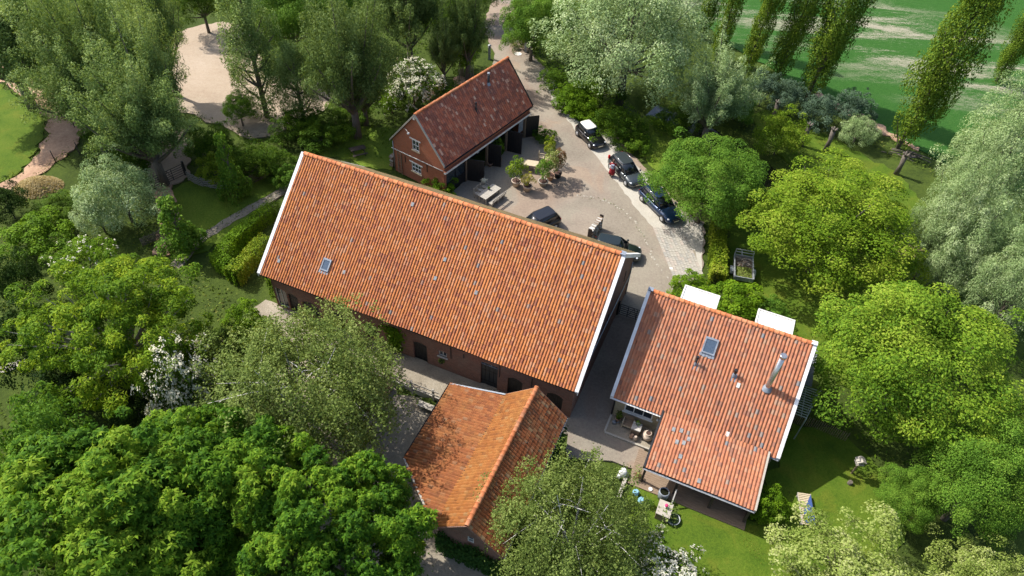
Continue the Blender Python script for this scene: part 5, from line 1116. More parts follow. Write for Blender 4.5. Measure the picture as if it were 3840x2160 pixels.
for p_, bx_, lb in (('willow2', (775, -60, 990, 285), 'dark willow right of the white poplar'), ('willow', (930, -190, 1100, 130), 'dark willow above the white viburnum'), ('willow', (1085, 30, 1150, 170), 'slender willow beside the drive'), ('willow2', (850, 110, 975, 265), 'low dark willow behind the coach house garden'), ('willow', (1130, -60, 1225, 130), 'dark willow at the left of the drive entrance')):
    B4(p_, *bx_, 'willow_tree', lb, hgt=next(h_ for k_, h_ in WH.items() if lb.startswith(k_)), mat='l_willow_dark')
gb('silvertree', 1556, 258, 15.5, 15.0, 'willow_tree', 'great silver willow right of the drive', mat='l_silver', rz=0.5)
B4('willow', 1735, 125, 1900, 290, 'willow_tree', 'silver willow between the great willow and the poplars', mat='l_silver')
gc('silverbush', 1855, 235, 100, 4.5, 'willow_bush', 'small silver willow bush above the ditch', cat='shrub')
B4('silverbush', 192, 338, 412, 600, 'willow_bush', 'round silver willow bush by the field gate', cat='shrub')
gc('silverbush', 245, 530, 130, 4.0, 'willow_bush', 'small silver willow bush below the round one', cat='shrub')
gc('silverbush', 2165, 325, 100, 3.0, 'willow_bush', 'small silver willow bush beside the big poplar', cat='shrub')
B4('whitepoplar', 545, -120, 705, 340, 'white_poplar', 'tall silvery poplar standing at the sand arena', mat='l_willow')
B4('whitepoplar', 695, 110, 800, 300, 'white_poplar', 'shorter silvery poplar right of the tall one at the arena', mat='l_willow')
B4('walnut2', 610, -120, 830, 150, 'alder_tree', 'fresh green alder behind the silvery poplars', mat='l_lime')
B4('maple', 562, 200, 640, 330, 'alder_tree', 'small green alder against the sand', mat='l_lime')
B4('walnut', 1268, -60, 1415, 150, 'lime_tree', 'bright lime tree on the right of the drive entrance', mat='l_lime')
B4('maple', 1390, -80, 1500, 120, 'lime_tree', 'lime tree between the drive and the great willow', mat='l_lime')
B4('maple', 1130, -140, 1250, 40, 'roadside_tree', 'dark tree above the drive at the top edge', mat='l_shrub')
B4('maple', 430, -110, 570, 62, 'hedgerow_tree', 'dark tree behind the far end of the sand arena', mat='l_shrub')
B4('maple', 720, -140, 900, 60, 'hedgerow_tree', 'bright tree on the top edge between poplar and willows', mat='l_lime')
# --- poplars along the field
for i, (u, v, wd, h, tl, lb) in enumerate(((1765, 95, 2.3, 17, 0.04, 'leftmost poplar of the row along the field'), (1800, 150, 2.2, 17, 0.04, 'second slim poplar of the row along the field'), (1872, 195, 2.4, 17, 0.04, 'third slim poplar of the row along the field'), (1948, 212, 3.0, 18, 0.05, 'leafy poplar fourth in the row along the field'), (2030, 245, 4.0, 20, 0.05, 'stout poplar fifth in the row along the field'), (2258, 372, 4.3, 23, 0.05, 'great leaning poplar alone before the bare field'), (2505, 205, 2.8, 15, 0.05, 'poplar at the right edge beyond the silver willows'))):
    gb('poplar' if i > 2 else 'poplar2', u, v, wd, h, 'poplar_tree', lb, tilt=(0, tl), group='poplars along the field')
# --- shrubs
def shrubs(rows):
    for p_, u, v, wpx, h, mt, nme, lb in rows: gc(p_, u, v, wpx, h, nme, lb, mat=mt, cat='shrub')
shrubs([
 ('shrub3', 1968, 320, 130, 4.6, 'l_olive', 'hawthorn_bush', 'round yellow green hawthorn on the strip between ditch and field'),
 ('shrub3', 2150, 262, 110, 4.0, 'l_teal', 'willow_scrub', 'blue green scrub at the field edge'),
 ('shrub3', 2060, 272, 100, 3.6, 'l_teal', 'willow_scrub', 'blue green scrub under the stout poplar'),
 ('shrub3', 1920, 215, 90, 4.0, 'l_teal', 'willow_scrub', 'blue green scrub between the third and fourth poplars'),
 ('shrub3', 1990, 235, 90, 4.0, 'l_teal', 'willow_scrub', 'blue green scrub left of the stout poplar'),
 ('shrub3', 1455, 235, 120, 3.0, 'l_shrub_b', 'roadside_shrub', 'tall shrub beside the drive under the great willow'),
 ('shrub3', 1400, 195, 90, 2.4, 'l_shrub', 'roadside_shrub', 'dark shrub beside the drive near the gate pillar'),
 ('shrub2', 1445, 265, 90, 1.6, 'l_shrub_b', 'privet_hedge_bush', 'low privet bush on the right of the drive'),
 ('shrub2', 1500, 290, 80, 1.6, 'l_shrub_b', 'privet_hedge_bush', 'low privet bush behind the black and white car'),
 ('shrub3', 1560, 300, 130, 3.0, 'l_shrub', 'elder_bush', 'dark elder between the cars and the great willow'),
 ('shrub2', 1590, 355, 90, 1.7, 'l_shrub', 'privet_hedge_bush', 'dark clipped bush behind the grey car'),
 ('shrub3', 1850, 265, 100, 3.0, 'l_lime', 'alder_bush', 'fresh green bush on the ditch bank'),
 ('shrub2', 1745, 722, 110, 2.0, 'l_shrub_b', 'laurel_bush', 'bright bush behind the left white dormer'),
 ('shrub', 1855, 765, 130, 2.4, 'l_shrub_b', 'hydrangea_bush', 'dark hydrangea between the two white dormers'),
 ('shrub2', 1930, 782, 110, 1.8, 'l_lime', 'laurel_bush', 'light green bush behind the right white dormer'),
 ('shrub2', 1945, 1265, 95, 2.3, 'l_shrub_b', 'rose_bush', 'leafy bush against the right end of the lean-to'),
 ('shrub2', 1105, 466, 85, 1.6, 'l_shrub_b', 'buddleia_bush', 'bright bush at the near corner of the coach house'),
 ('shrub2', 1370, 338, 60, 1.2, 'l_shrub', 'grassy_bush', 'grassy bush beyond the far black door of the coach house'),
 ('shrub3', 620, 395, 130, 3.2, 'l_shrub', 'garden_shrub', 'dark garden shrub behind the woven hurdle'),
 ('shrub3', 530, 350, 130, 3.4, 'l_shrub', 'garden_shrub', 'dark shrub between paddock and arena'),
 ('shrub2', 545, 420, 100, 2.6, 'l_hedge', 'garden_shrub', 'yellowish shrub next to the woven hurdle'),
 ('shrub3', 690, 400, 110, 3.0, 'l_shrub', 'garden_shrub', 'dark shrub left of the barn ridge end'),
 ('shrub2', 720, 440, 70, 2.2, 'l_lime', 'garden_shrub', 'light green shrub touching the left end of the barn roof'),
 ('shrub3', 820, 330, 130, 2.6, 'l_shrub', 'garden_shrub', 'shrub on the bank behind the barn ridge'),
 ('shrub3', 740, 310, 120, 2.8, 'l_shrub', 'garden_shrub', 'shrub at the near edge of the sand arena'),
 ('shrub3', 880, 280, 120, 2.4, 'l_shrub', 'garden_shrub', 'dark shrub in the shade below the willows'),
 ('shrub3', 1150, 230, 90, 1.8, 'l_shrub', 'garden_shrub', 'low shrub behind the coach house ridge'),
 ('shrub3', 140, 512, 120, 1.8, 'l_shrub', 'elder_thicket', 'dark green shrub below the straw heap'),
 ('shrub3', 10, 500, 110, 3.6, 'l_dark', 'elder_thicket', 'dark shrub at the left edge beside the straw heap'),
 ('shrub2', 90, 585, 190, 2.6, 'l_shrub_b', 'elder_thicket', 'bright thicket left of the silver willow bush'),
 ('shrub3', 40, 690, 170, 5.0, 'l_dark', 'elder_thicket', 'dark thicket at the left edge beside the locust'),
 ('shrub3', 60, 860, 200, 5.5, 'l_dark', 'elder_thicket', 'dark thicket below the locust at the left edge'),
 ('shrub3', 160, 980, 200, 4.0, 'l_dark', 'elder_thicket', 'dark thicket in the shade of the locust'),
 ('shrub3', 330, 1000, 170, 3.6, 'l_dark', 'elder_thicket', 'dark thicket left of the white flowering shrub'),
 ('shrub2', 612, 792, 105, 2.0, 'l_shrub_b', 'rose_bush', 'rose bush beside the left corner of the barn'),
 ('shrub2', 655, 850, 100, 1.5, 'l_weed', 'rose_bush', 'straggling rose bush between barn strip and birch'),
 ('shrub2', 560, 850, 110, 1.6, 'l_weed', 'rose_bush', 'straggling bush between the locust and the barn path'),
 ('shrub3', 2190, 600, 100, 2.6, 'l_shrub', 'bank_shrub', 'shrub on the ditch bank under the olive maple'),
 ('shrub3', 2560, 1060, 110, 4.0, 'l_shrub', 'bank_shrub', 'dark shrub at the right edge behind the large walnut'),
 ('shrub3', 1100, 40, 110, 5.0, 'l_shrub', 'roadside_shrub', 'dark shrub on the left verge of the drive'),
 ('shrub3', 1160, 130, 90, 4.0, 'l_shrub_b', 'roadside_shrub', 'ivy clad shrub on the left of the drive'),
 ('shrub2', 1320, 95, 70, 2.0, 'l_weed', 'roadside_shrub', 'low growth on the right verge of the drive entrance'),
 ('shrub3', 1520, 205, 110, 3.6, 'l_shrub', 'roadside_shrub', 'dark shrub at the foot of the great willow'),
 ('shrub3', 1700, 300, 120, 2.6, 'l_shrub', 'bank_shrub', 'dark shrub on the near bank of the ditch'),
 ('shrub3', 330, 395, 120, 3.2, 'l_shrub', 'hedge_thicket', 'dark thicket under the willows beside the paddock'),
 ('shrub3', 255, 330, 110, 2.8, 'l_shrub', 'hedge_thicket', 'dark thicket between the bark track and the willows'),
])
gc('blossom2', 205, 650, 170, 3.4, 'elder_shrub', 'white flowering elder above the locust', cat='shrub')
gc('blossom', 1048, 205, 130, 4.6, 'viburnum_shrub', 'white flowering viburnum in the shade behind the coach house', cat='shrub')
gc('blossom2', 985, 245, 80, 2.6, 'viburnum_shrub', 'small white viburnum below the larger one behind the coach house', cat='shrub')
gb('cone', 600, 500, 2.6, 6.4, 'hornbeam_tree', 'slim upright hornbeam beside the garden path', mat='l_lime', tilt=(0, 0))
gb('cone', 468, 632, 3.4, 5.2, 'hornbeam_tree', 'conical hornbeam at the bend of the garden path', mat='l_lime')

# --- clipped hedges: a leafy skin over a stem frame
def hedge(name, label, pts, wd, h, mat, n_per=260, L=0.13, sd=1):
    r = np.random.default_rng(sd); P, N = [], []; st_ = MB()
    for a, b in zip(pts[:-1], pts[1:]):
        d = b-a; ln = d.length; d.normalize(); nn = Vector((-d.y, d.x, 0)); d_, n_ = np.array(d), np.array(nn); A_ = np.array(a)
        k = int(n_per*ln*(wd+2*h)); u = r.random(k)*(ln+wd)-wd*0.5; per = r.random(k)*(wd+2*h); top = per < wd
        off = np.where(top, per-wd/2, np.where(per < wd+h, -wd/2, wd/2)); z = np.where(top, h, np.where(per < wd+h, per-wd, per-wd-h))
        wob = 0.06*np.sin(u*2.1)+0.05*np.sin(u*5.3+off*3)+r.normal(0, 0.06, k)
        off = off*(1+0.25*wob)+np.where(top, 0, np.sign(off)*wob); z = z+np.where(top, wob*1.2, 0); z = np.minimum(z, h+wob)
        P.append(A_+u[:, None]*d_+off[:, None]*n_+np.stack([0*z, 0*z, z], 1)); nrm = np.where(top[:, None], np.array((0, 0, 1.0)), np.sign(off)[:, None]*n_+np.array((0, 0, 0.45)))
        N.append(nrm+r.normal(0, 0.45, (k, 3)))
        for i in range(int(ln/0.5)+1):
            c = a+d*(i*0.5); st_.tube([(c.x, c.y, -0.2), (c.x+r.normal(0, .05), c.y+r.normal(0, .05), h*0.85)], [0.04, 0.02], 5)
        kk = int(90*ln*wd*h); q = A_+(r.random(kk)*ln)[:, None]*d_+((r.random(kk)-.5)*wd*0.85)[:, None]*n_; q[:, 2] = r.random(kk)*h*0.92; P.append(q); N.append(r.normal(0, 1, (kk, 3)))
    P, N = np.concatenate(P), np.concatenate(N); root = thing(name, label, 'hedge', (0, 0, 0)); r2 = np.random.default_rng(sd)
    me = leaf_quads(P, N, L*r2.uniform(0.7, 1.4, len(P)), 0.65, r2, mat, 'foliage', clump=np.clip(0.5+0.4*np.sin(P[:, 0]*1.7)*np.sin(P[:, 1]*1.3+1)+r2.normal(0, .15, len(P)), 0, 1)); link(bpy.data.objects.new('foliage', me), root); st_.build('stems', 'bark', root)
    return root
hedge('clipped_hedge', 'bright yellow green clipped hedge between paving and trailer', [g(1800, 585), g(1800, 712)], 1.05, 1.5, 'l_hedge', sd=3)
hedge('clipped_hedge', 'sunlit arm of the clipped hedge at the left end of the barn', [g(668, 632), g(600, 704)], 1.0, 1.4, 'l_hedge', sd=4)
hedge('clipped_hedge', 'shaded clipped hedge along the garden path', [g(690, 540), g(600, 620), g(555, 668), g(600, 706)], 0.9, 1.3, 'l_shrub_b', sd=5)
hedge('clipped_hedge', 'low clipped hedge along the drive behind the cars', [g(1418, 252), g(1455, 292), g(1520, 322)], 1.2, 1.2, 'l_shrub_b', sd=6)

# --- undergrowth that nobody could count
def cover(name, label, polys, dens, hmax, L, mat, sd=1, cat='undergrowth', asp=0.5):
    r = np.random.default_rng(sd); P, C = [], []
    for poly in polys:
        pts = np.array([[p.x, p.y] for p in poly]); lo, hi = pts.min(0), pts.max(0); k = int((hi-lo).prod()*dens); q = lo+(hi-lo)*r.random((k, 2)); c = np.zeros(k, bool)
        for a, b in zip(pts, np.roll(pts, -1, 0)):
            with np.errstate(divide='ignore', invalid='ignore'):
                cond = ((a[1] > q[:, 1]) != (b[1] > q[:, 1])) & (q[:, 0] < (b[0]-a[0])*(q[:, 1]-a[1])/(b[1]-a[1])+a[0])
            c ^= cond
        q = q[c]; f = np.clip(0.5+0.35*np.sin(q[:, 0]*0.9+sd)*np.sin(q[:, 1]*0.8)+0.3*np.sin(q[:, 0]*2.3+q[:, 1]*1.9), 0.02, 1)
        keep = r.random(len(q)) < 0.25+0.75*f; q, f = q[keep], f[keep]; P.append(np.stack([q[:, 0], q[:, 1], ground_z(q[:, 0], q[:, 1])+r.random(len(q))*hmax*f], 1)); C.append(f)
    P, C = np.concatenate(P), np.concatenate(C); N = r.normal(0, 0.55, P.shape)+np.array((0, 0, 0.8))
    me = leaf_quads(P, N, L*r.uniform(0.6, 1.4, len(P)), asp, r, mat, name, clump=np.clip(C+r.normal(0, .15, len(C)), 0, 1)); return tag(link(bpy.data.objects.new(name, me)), label, cat, kind='stuff')
cover('undergrowth', 'dark green undergrowth below the willows on the left', [VV((420, 290), (560, 325), (700, 345), (800, 300), (880, 250), (1100, 220), (1150, 290), (1000, 330), (960, 400), (770, 400), (700, 480), (640, 440), (470, 330)), VV((210, 270), (420, 260), (380, 345), (380, 480), (220, 420)), VV((660, 180), (860, 235), (1240, 60), (1200, -40), (600, -60)), VV((-60, -60), (440, -60), (420, 100), (430, 200), (230, 270), (60, 165))], 15, 0.7, 0.24, 'l_shrub', 1)
cover('undergrowth', 'weedy undergrowth round the locust at left', [VV((-60, 480), (180, 480), (400, 560), (440, 660), (540, 700), (640, 770), (680, 800), (600, 880), (560, 1100), (-60, 1200))], 17, 0.8, 0.22, 'l_weed', 2)
cover('undergrowth', 'rank growth along the ditch and field edge', [VV((1560, 190), (1700, 250), (1850, 340), (1990, 430), (2060, 400), (1990, 350), (1900, 290), (1800, 230), (1700, 60), (1600, 60)), VV((2010, 250), (2100, 290), (2260, 380), (2420, 450), (2420, 470), (2250, 400), (2090, 310))], 16, 0.6, 0.22, 'l_weed', 3)
cover('undergrowth', 'green growth on the verge right of the drive', [VV((1300, 20), (1330, 110), (1395, 180), (1450, 260), (1540, 315), (1620, 300), (1500, 190), (1400, 30)), VV((1570, 320), (1640, 420), (1700, 380), (1640, 300))], 20, 0.6, 0.20, 'l_shrub_b', 4)
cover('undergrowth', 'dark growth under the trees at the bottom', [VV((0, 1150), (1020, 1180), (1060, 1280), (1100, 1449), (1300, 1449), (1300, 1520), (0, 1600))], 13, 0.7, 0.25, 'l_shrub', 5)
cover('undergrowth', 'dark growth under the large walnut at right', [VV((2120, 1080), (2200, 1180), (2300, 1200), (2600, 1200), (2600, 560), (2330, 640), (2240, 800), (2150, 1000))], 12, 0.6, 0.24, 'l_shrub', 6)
def edge_cover(name, label, lines, wd, dens, h, L, mat, sd):
    polys = []
    for ln in lines:
        for a, b in zip(ln[:-1], ln[1:]):
            d = (b-a).normalized(); n = Vector((-d.y, d.x, 0))*wd/2; polys.append([a+n, b+n, b-n, a-n])
    o = cover(name, label, polys, dens, h, L, mat, sd, 'weeds'); o.location = (0, 0, 0.06); return o
edge_cover('edge_growth', 'ragged weeds along the bark track, meadow and arena edges', [VV((-20, 205), (70, 248), (120, 302), (116, 345), (58, 430), (0, 466)), VV((0, 160), (70, 165), (160, 226), (210, 270), (212, 335), (165, 390), (95, 440)), VV((425, 95), (428, 190), (450, 272), (560, 316), (630, 346), (705, 332), (800, 284)), VV((440, 668), (515, 592), (600, 540), (685, 496), (760, 450))], 0.9, 45, 0.4, 0.15, 'l_weed', 12)
def tufts(name, label, polys, dens, h, mat, sd):
    """short upright blades"""
    r = np.random.default_rng(sd); Q = []
    for poly in polys:
        pts = np.array([[p.x, p.y] for p in poly]); lo, hi = pts.min(0), pts.max(0); q = lo+(hi-lo)*r.random((int((hi-lo).prod()*dens), 2)); c = np.zeros(len(q), bool)
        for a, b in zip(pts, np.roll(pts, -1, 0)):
            with np.errstate(divide='ignore', invalid='ignore'): c ^= ((a[1] > q[:, 1]) != (b[1] > q[:, 1])) & (q[:, 0] < (b[0]-a[0])*(q[:, 1]-a[1])/(b[1]-a[1])+a[0])
        Q.append(q[c])
    q = np.concatenate(Q); n = len(q); P = np.stack([q[:, 0], q[:, 1], ground_z(q[:, 0], q[:, 1])+h*0.4], 1)
    me = leaf_quads(P, r.normal(0, 0.8, (n, 3))+np.array((0, 0, 0.5)), h*r.uniform(0.8, 1.9, n), 0.35, r, mat, name, T=r.normal(0, 0.7, (n, 3))+np.array((0, 0, 0.8)), clump=np.clip(0.5+0.5*np.sin(q[:, 0]*0.7)*np.sin(q[:, 1]*0.6+1), 0, 1))
    return tag(link(bpy.data.objects.new(name, me)), label, 'grass', kind='stuff')
M['l_grass'] = leaf_mat('grass_blades', [(0.05, 0.09, 0.010), (0.10, 0.15, 0.014), (0.16, 0.20, 0.02), (0.22, 0.22, 0.05)], 0.25, clump=0.6)
tufts('lawn_grass', 'short lawn grass round the cottage and the maple', [VV((1590, 1200), (1640, 1180), (1900, 1310), (1960, 1160), (2080, 1080), (2200, 1180), (2240, 1300), (1900, 1449), (1640, 1449)), VV((1840, 580), (2010, 500), (2300, 640), (2200, 850), (2080, 880), (1990, 850), (1840, 730))], 70, 0.06, 'l_grass', 21)
tufts('garden_grass', 'grass of the garden left of the barn', [VV((420, 480), (560, 440), (690, 430), (740, 460), (560, 560), (470, 600)), VV((430, 560), (700, 420), (640, 560), (540, 640))], 55, 0.07, 'l_grass', 22)
# ================================================================== vehicles
def paint(name, c, metal=0.3, rough=0.28):
    return simple(name, c, rough, metal, 0.05, 2.0, coat=0.8)
M['p_black'] = paint('black_car_paint', (0.010, 0.010, 0.012)); M['p_cream'] = paint('cream_car_paint', (0.72, 0.70, 0.62), 0.0, 0.35)
M['p_grey'] = paint('graphite_car_paint', (0.045, 0.055, 0.06)); M['p_blue'] = paint('blue_car_paint', (0.008, 0.028, 0.075), 0.4); M['p_green'] = paint('dark_green_car_paint', (0.012, 0.02, 0.018))
M['carglass'] = glass_mat('car_glass', (0.012, 0.016, 0.02), 0.05); M['lamp'] = glass_mat('headlamp_glass', (0.6, 0.62, 0.64), 0.1)
M['chrome'] = simple('chrome', (0.7, 0.7, 0.7), 0.15, 0.9); M['tail'] = simple('red_lamp', (0.5, 0.01, 0.01), 0.2); M['plate'] = simple('number_plate', (0.7, 0.65, 0.45), 0.5); M['alloy'] = simple('alloy', (0.55, 0.56, 0.58), 0.3, 0.6)
def loft(mb, rings, smooth=True, caps=True):
    n = len(rings[0]); k = len(mb.v); mb.v += [tuple(p) for r in rings for p in r]
    for i in range(len(rings)-1):
        for j in range(n):
            j2 = (j+1) % n; mb.f.append((k+i*n+j, k+i*n+j2, k+(i+1)*n+j2, k+(i+1)*n+j)); mb.sm.append(smooth)
    if caps: mb.f += [tuple(k+j for j in range(n))[::-1], tuple(k+(len(rings)-1)*n+j for j in range(n))]; mb.sm += [False]*2
def car(name, label, loc, rz, L, W, H, body, roofm, belt=0.58, nose=0.26, wbf=0.19, wbr=0.17, tailz=0.62, wheel=0.30, estate=True, rails=False, hood=0.70, ws0=0.27, ws1=0.43, rf1=0.88, rr=0.97, open_hatch=False):
    """x forward from the rear bumper; fractions are of the length"""
    root = thing(name, label, 'car', loc, rz); hl = L/2; zb = H*belt
    # lower body: cross-sections from rear to front
    st_ = [(0.0, 0.80, 0.34, tailz*H*0.92), (0.02, 0.92, 0.24, zb*0.98), (0.10, 0.985, 0.19, zb+0.03), (0.3, 1.0, 0.18, zb+0.02), (0.55, 1.0, 0.18, zb), (1-ws0, 0.99, 0.18, zb-0.02), (0.86, 0.965, 0.19, zb*0.90), (0.95, 0.88, 0.21, zb*0.76), (0.985, 0.76, 0.25, zb*0.66), (1.0, 0.62, 0.32, zb*0.52)]
    rings = []
    for fx, fw, z0, z1 in st_:
        x = -hl+fx*L; y = fw*W/2; h = z1-z0
        rings.append([(x, -y*0.82, z0), (x, -y, z0+h*0.28), (x, -y, z0+h*0.62), (x, -y*0.94, z0+h*0.88), (x, -y*0.70, z1), (x, 0, z1+0.025*W), (x, y*0.70, z1), (x, y*0.94, z0+h*0.88), (x, y, z0+h*0.62), (x, y, z0+h*0.28), (x, y*0.82, z0)])
    mb = MB(); loft(mb, rings); bd = mb.build('body', body, root)
    # glasshouse
    xr, xw0, xw1, xe = -hl+(1-rr)*L, -hl+(1-ws0)*L, -hl+(1-ws1)*L, -hl+(1-rf1)*L
    yb, yt = W*0.45, W*0.345; zt = H
    lo = [(xr, -yb*0.86), (xe, -yb*0.97), (xw1, -yb), (xw0, -yb*0.90), (xw0+0.10, 0), (xw0, yb*0.90), (xw1, yb), (xe, yb*0.97), (xr, yb*0.86), (xr-0.05, 0)]
    xe2 = xe+0.10; xf = xw1-0.02
    hi = [(xe2, -yt*0.86), (xe2+0.15, -yt*0.97), (xf-0.25, -yt), (xf, -yt*0.90), (xf+0.06, 0), (xf, yt*0.90), (xf-0.25, yt), (xe2+0.15, yt*0.97), (xe2, yt*0.86), (xe2-0.05, 0)]
    gl = MB(); loft(gl, [[(x, y, zb-0.03) for x, y in lo], [(x, y, zt-0.07) for x, y in hi]]); gl.build('windows', 'carglass', bd)
    rf = MB(); loft(rf, [[(x*1.0, y*1.02, zt-0.085) for x, y in hi], [(x, y*0.99, zt-0.03) for x, y in hi], [(x*0.97+0.0, y*0.82, zt) for x, y in hi]]); rf.build('roof', roofm, bd)
    for j in (0, 1, 2, 3, 5, 6, 7, 8):
        k = 0.035 if j not in (3, 5) else 0.045
        pl = MB().bar((lo[j][0], lo[j][1]*1.015, zb-0.02), (hi[j][0], hi[j][1]*1.02, zt-0.07), k, 0.03); pl.build('pillar', body, bd)
    for sy in (-1, 1):
        if rails: MB().tube([(xe2+0.1, sy*yt*0.95, zt-0.02), ((xe2+xf)/2, sy*yt*0.98, zt+0.04), (xf-0.2, sy*yt*0.95, zt-0.02)], 0.018, 6).build('roof_rail', 'chrome', bd)
        MB().lathe([(0.02, -0.05), (0.10, -0.03), (0.10, 0.06), (0.03, 0.09)], (xw0-0.12, sy*(yb+0.10), zb+0.06), 8).build('mirror', body, bd)
        for nme, fx, fy, dz, sx, s_, sz, mt in (('headlight', 0.93, 0.74, 0.70, 0.26, 0.22, 0.13, 'lamp'), ('tail_light', 0.022, 0.80, 0.88, 0.07, 0.16, 0.20, 'tail')):
            h_ = MB().lathe([(0.2, -0.5), (0.45, -0.25), (0.5, 0), (0.4, 0.35), (0.1, 0.5)], sides=10).build(nme, mt, bd); h_.location = (-hl+fx*L, sy*fy*W/2, zb*dz); h_.scale = (sx, s_, sz)
        MB().box(-0.10, 0.10, -0.012, 0.012, -0.015, 0.015).build('door_handle', 'chrome', bd).location = (-hl+0.42*L, sy*W*0.497, zb*0.86)
        for fx in (wbr, 1-wbf):
            ar = MB().lathe([(wheel*1.13, -0.02), (wheel*1.13, 0.02)], sides=18).build('wheel_arch', 'rubber', bd); ar.location = (-hl+fx*L, sy*(W*0.495), wheel); ar.rotation_euler = (math.pi/2, 0, 0)
            w_ = MB().lathe([(wheel*0.62, -0.10), (wheel*0.94, -0.10), (wheel, -0.05), (wheel, 0.05), (wheel*0.94, 0.10), (wheel*0.62, 0.10)], sides=20).build('wheel', 'rubber', root); w_.location = (-hl+fx*L, sy*(W*0.5-0.085), wheel); w_.rotation_euler = (math.pi/2*sy, 0, 0)
            rm = MB().lathe([(wheel*0.62, -0.085), (wheel*0.60, -0.11), (wheel*0.2, -0.115), (0.03, -0.12)], sides=16); rm.build('rim', 'alloy', w_)
    MB().cbox((hl-0.01, 0, 0.42), 0.05, 0.50, 0.11).build('number_plate', 'plate', bd)
    MB().cbox((-hl+0.005, 0, 0.62), 0.05, 0.50, 0.11).build('number_plate', 'plate', bd)
    MB().cbox((hl-0.06, 0, 0.56), 0.10, W*0.42, 0.07).build('grille', 'rubber', bd)
    for sy in (-1, 1): MB().bar((xw0+0.06, sy*0.12, zb+0.015), (xw0-0.10, sy*0.52, zb+0.08), 0.02).build('wiper', 'rubber', bd)
    return root, bd, (xr, xe2, zb, zt, yb, yt)
def heading(a, b): return math.atan2(b.y-a.y, b.x-a.x)
def park(rear, front, width, h=0.31):
    """car placed by its two near wheels (right-hand side)"""
    a, b = g(*rear, h), g(*front, h); d = (b-a).normalized(); n = Vector((-d.y, d.x, 0)); mid = (a+b)/2+n*(width/2-0.08); return Vector((mid.x, mid.y, 0.02)), heading(a, b)
p_, hd = park((1453.5, 335.8), (1485.2, 367.5), 1.63)
car('parked_car', 'small black hatchback with cream roof, first in the row by the drive', p_, hd, 3.56, 1.63, 1.49, 'p_black', 'p_cream', belt=0.58, ws0=0.31, ws1=0.47, rf1=0.90, rr=0.975)
a, b = g(1574.1, 460.0, 0.31), g(1538, 421, 0.31); p_, hd = park((1538.5, 421.5), (1574.1, 460.0), 1.75)
_, bd, dm = car('parked_car', 'graphite grey estate with silver roof rails, the person in red beside it', p_, hd, 4.16, 1.75, 1.50, 'p_grey', 'p_grey', rails=True, ws0=0.27, ws1=0.48, rf1=0.92, rr=0.98)
for sy in (-1, 1): MB().cbox((-2.0, sy*0.70, 0.98), 0.16, 0.20, 0.34).build('tail_cluster', 'tail', bd, 0.04)
p_, hd = park((1619.7, 503.7), (1663.6, 548.1), 1.81, 0.32)
car('parked_car', 'dark blue estate car half under the bright walnut', p_, hd, 4.66, 1.81, 1.47, 'p_blue', 'p_blue', rails=True, wheel=0.32, ws0=0.31, ws1=0.49, rf1=0.91, rr=0.975)
c = g(1349, 545, 1.1); car('parked_car', 'black estate car parked close behind the middle of the barn ridge', Vector((c.x, c.y-0.4, 0.02)), rad(38)+math.pi, 4.3, 1.78, 1.50, 'p_black', 'p_black', ws0=0.30, ws1=0.47, rf1=0.91, rr=0.975)
c = g(1553, 612, 1.0); car('parked_car', 'dark green hatchback mostly hidden behind the right end of the barn', Vector((c.x, c.y-0.2, 0.02)), BARN.a+rad(8), 4.0, 1.74, 1.46, 'p_green', 'p_green', ws0=0.29, ws1=0.46, rf1=0.91, rr=0.98)

# --- trailer
tr = thing('open_trailer', 'open galvanised trailer loaded with clippings on the lawn', 'trailer', g(1864, 690), 0); a, b = g(1843, 700), g(1888, 708); tr.rotation_euler = (0, 0, heading(a, b))
TWd, TLn = 1.42, 2.55
MB().box(-TWd/2, TWd/2, -TLn/2, TLn/2, 0.45, 0.50).build('bed', 'wood_brown', tr)
for nme, b_ in (('side_panel', (-TWd/2-0.03, -TWd/2, -TLn/2, TLn/2, 0.5, 0.86)), ('side_panel', (TWd/2, TWd/2+0.03, -TLn/2, TLn/2, 0.5, 0.86)), ('tailboard', (-TWd/2, TWd/2, -TLn/2-0.03, -TLn/2, 0.5, 0.86)), ('headboard', (-TWd/2, TWd/2, TLn/2, TLn/2+0.03, 0.5, 0.86))):
    MB().box(*b_).build(nme, 'zinc', tr)
for b_ in ((-TWd/2-0.05, -TWd/2+0.02, -TLn/2, TLn/2, 0.862, 0.90), (TWd/2-0.02, TWd/2+0.05, -TLn/2, TLn/2, 0.862, 0.90), (-TWd/2+0.021, TWd/2-0.021, -TLn/2-0.05, -TLn/2+0.02, 0.862, 0.90), (-TWd/2+0.021, TWd/2-0.021, TLn/2-0.02, TLn/2+0.05, 0.862, 0.90)): MB().box(*b_).build('rim_rail', 'galv', tr)
for sx in (-1, 1):
    MB().box(sx*TWd/2-0.03, sx*TWd/2+0.03, TLn/2-0.01, TLn/2+0.05, 0.9, 1.45).build('frame_post', 'galv', tr)
    w_ = MB().lathe([(0.18, -0.08), (0.27, -0.08), (0.29, 0), (0.27, 0.08), (0.18, 0.08)], sides=16).build('wheel', 'rubber', tr); w_.location = (sx*(TWd/2+0.16), -0.1, 0.29); w_.rotation_euler = (0, math.pi/2, 0)
    MB().prism([(-0.38, 0.35), (-0.30, 0.58), (0, 0.66), (0.30, 0.58), (0.38, 0.35), (0.34, 0.35), (0.27, 0.55), (0, 0.62), (-0.27, 0.55), (-0.34, 0.35)], (sx*(TWd/2+0.16), -0.1, 0), Y, Z, X, -0.12, 0.12).build('mudguard', 'galv', tr)
    MB().box(sx*0.45-0.03, sx*0.45+0.03, -TLn/2-0.045, -TLn/2-0.031, 0.50, 0.86).build('tailboard_strut', 'galv', tr)
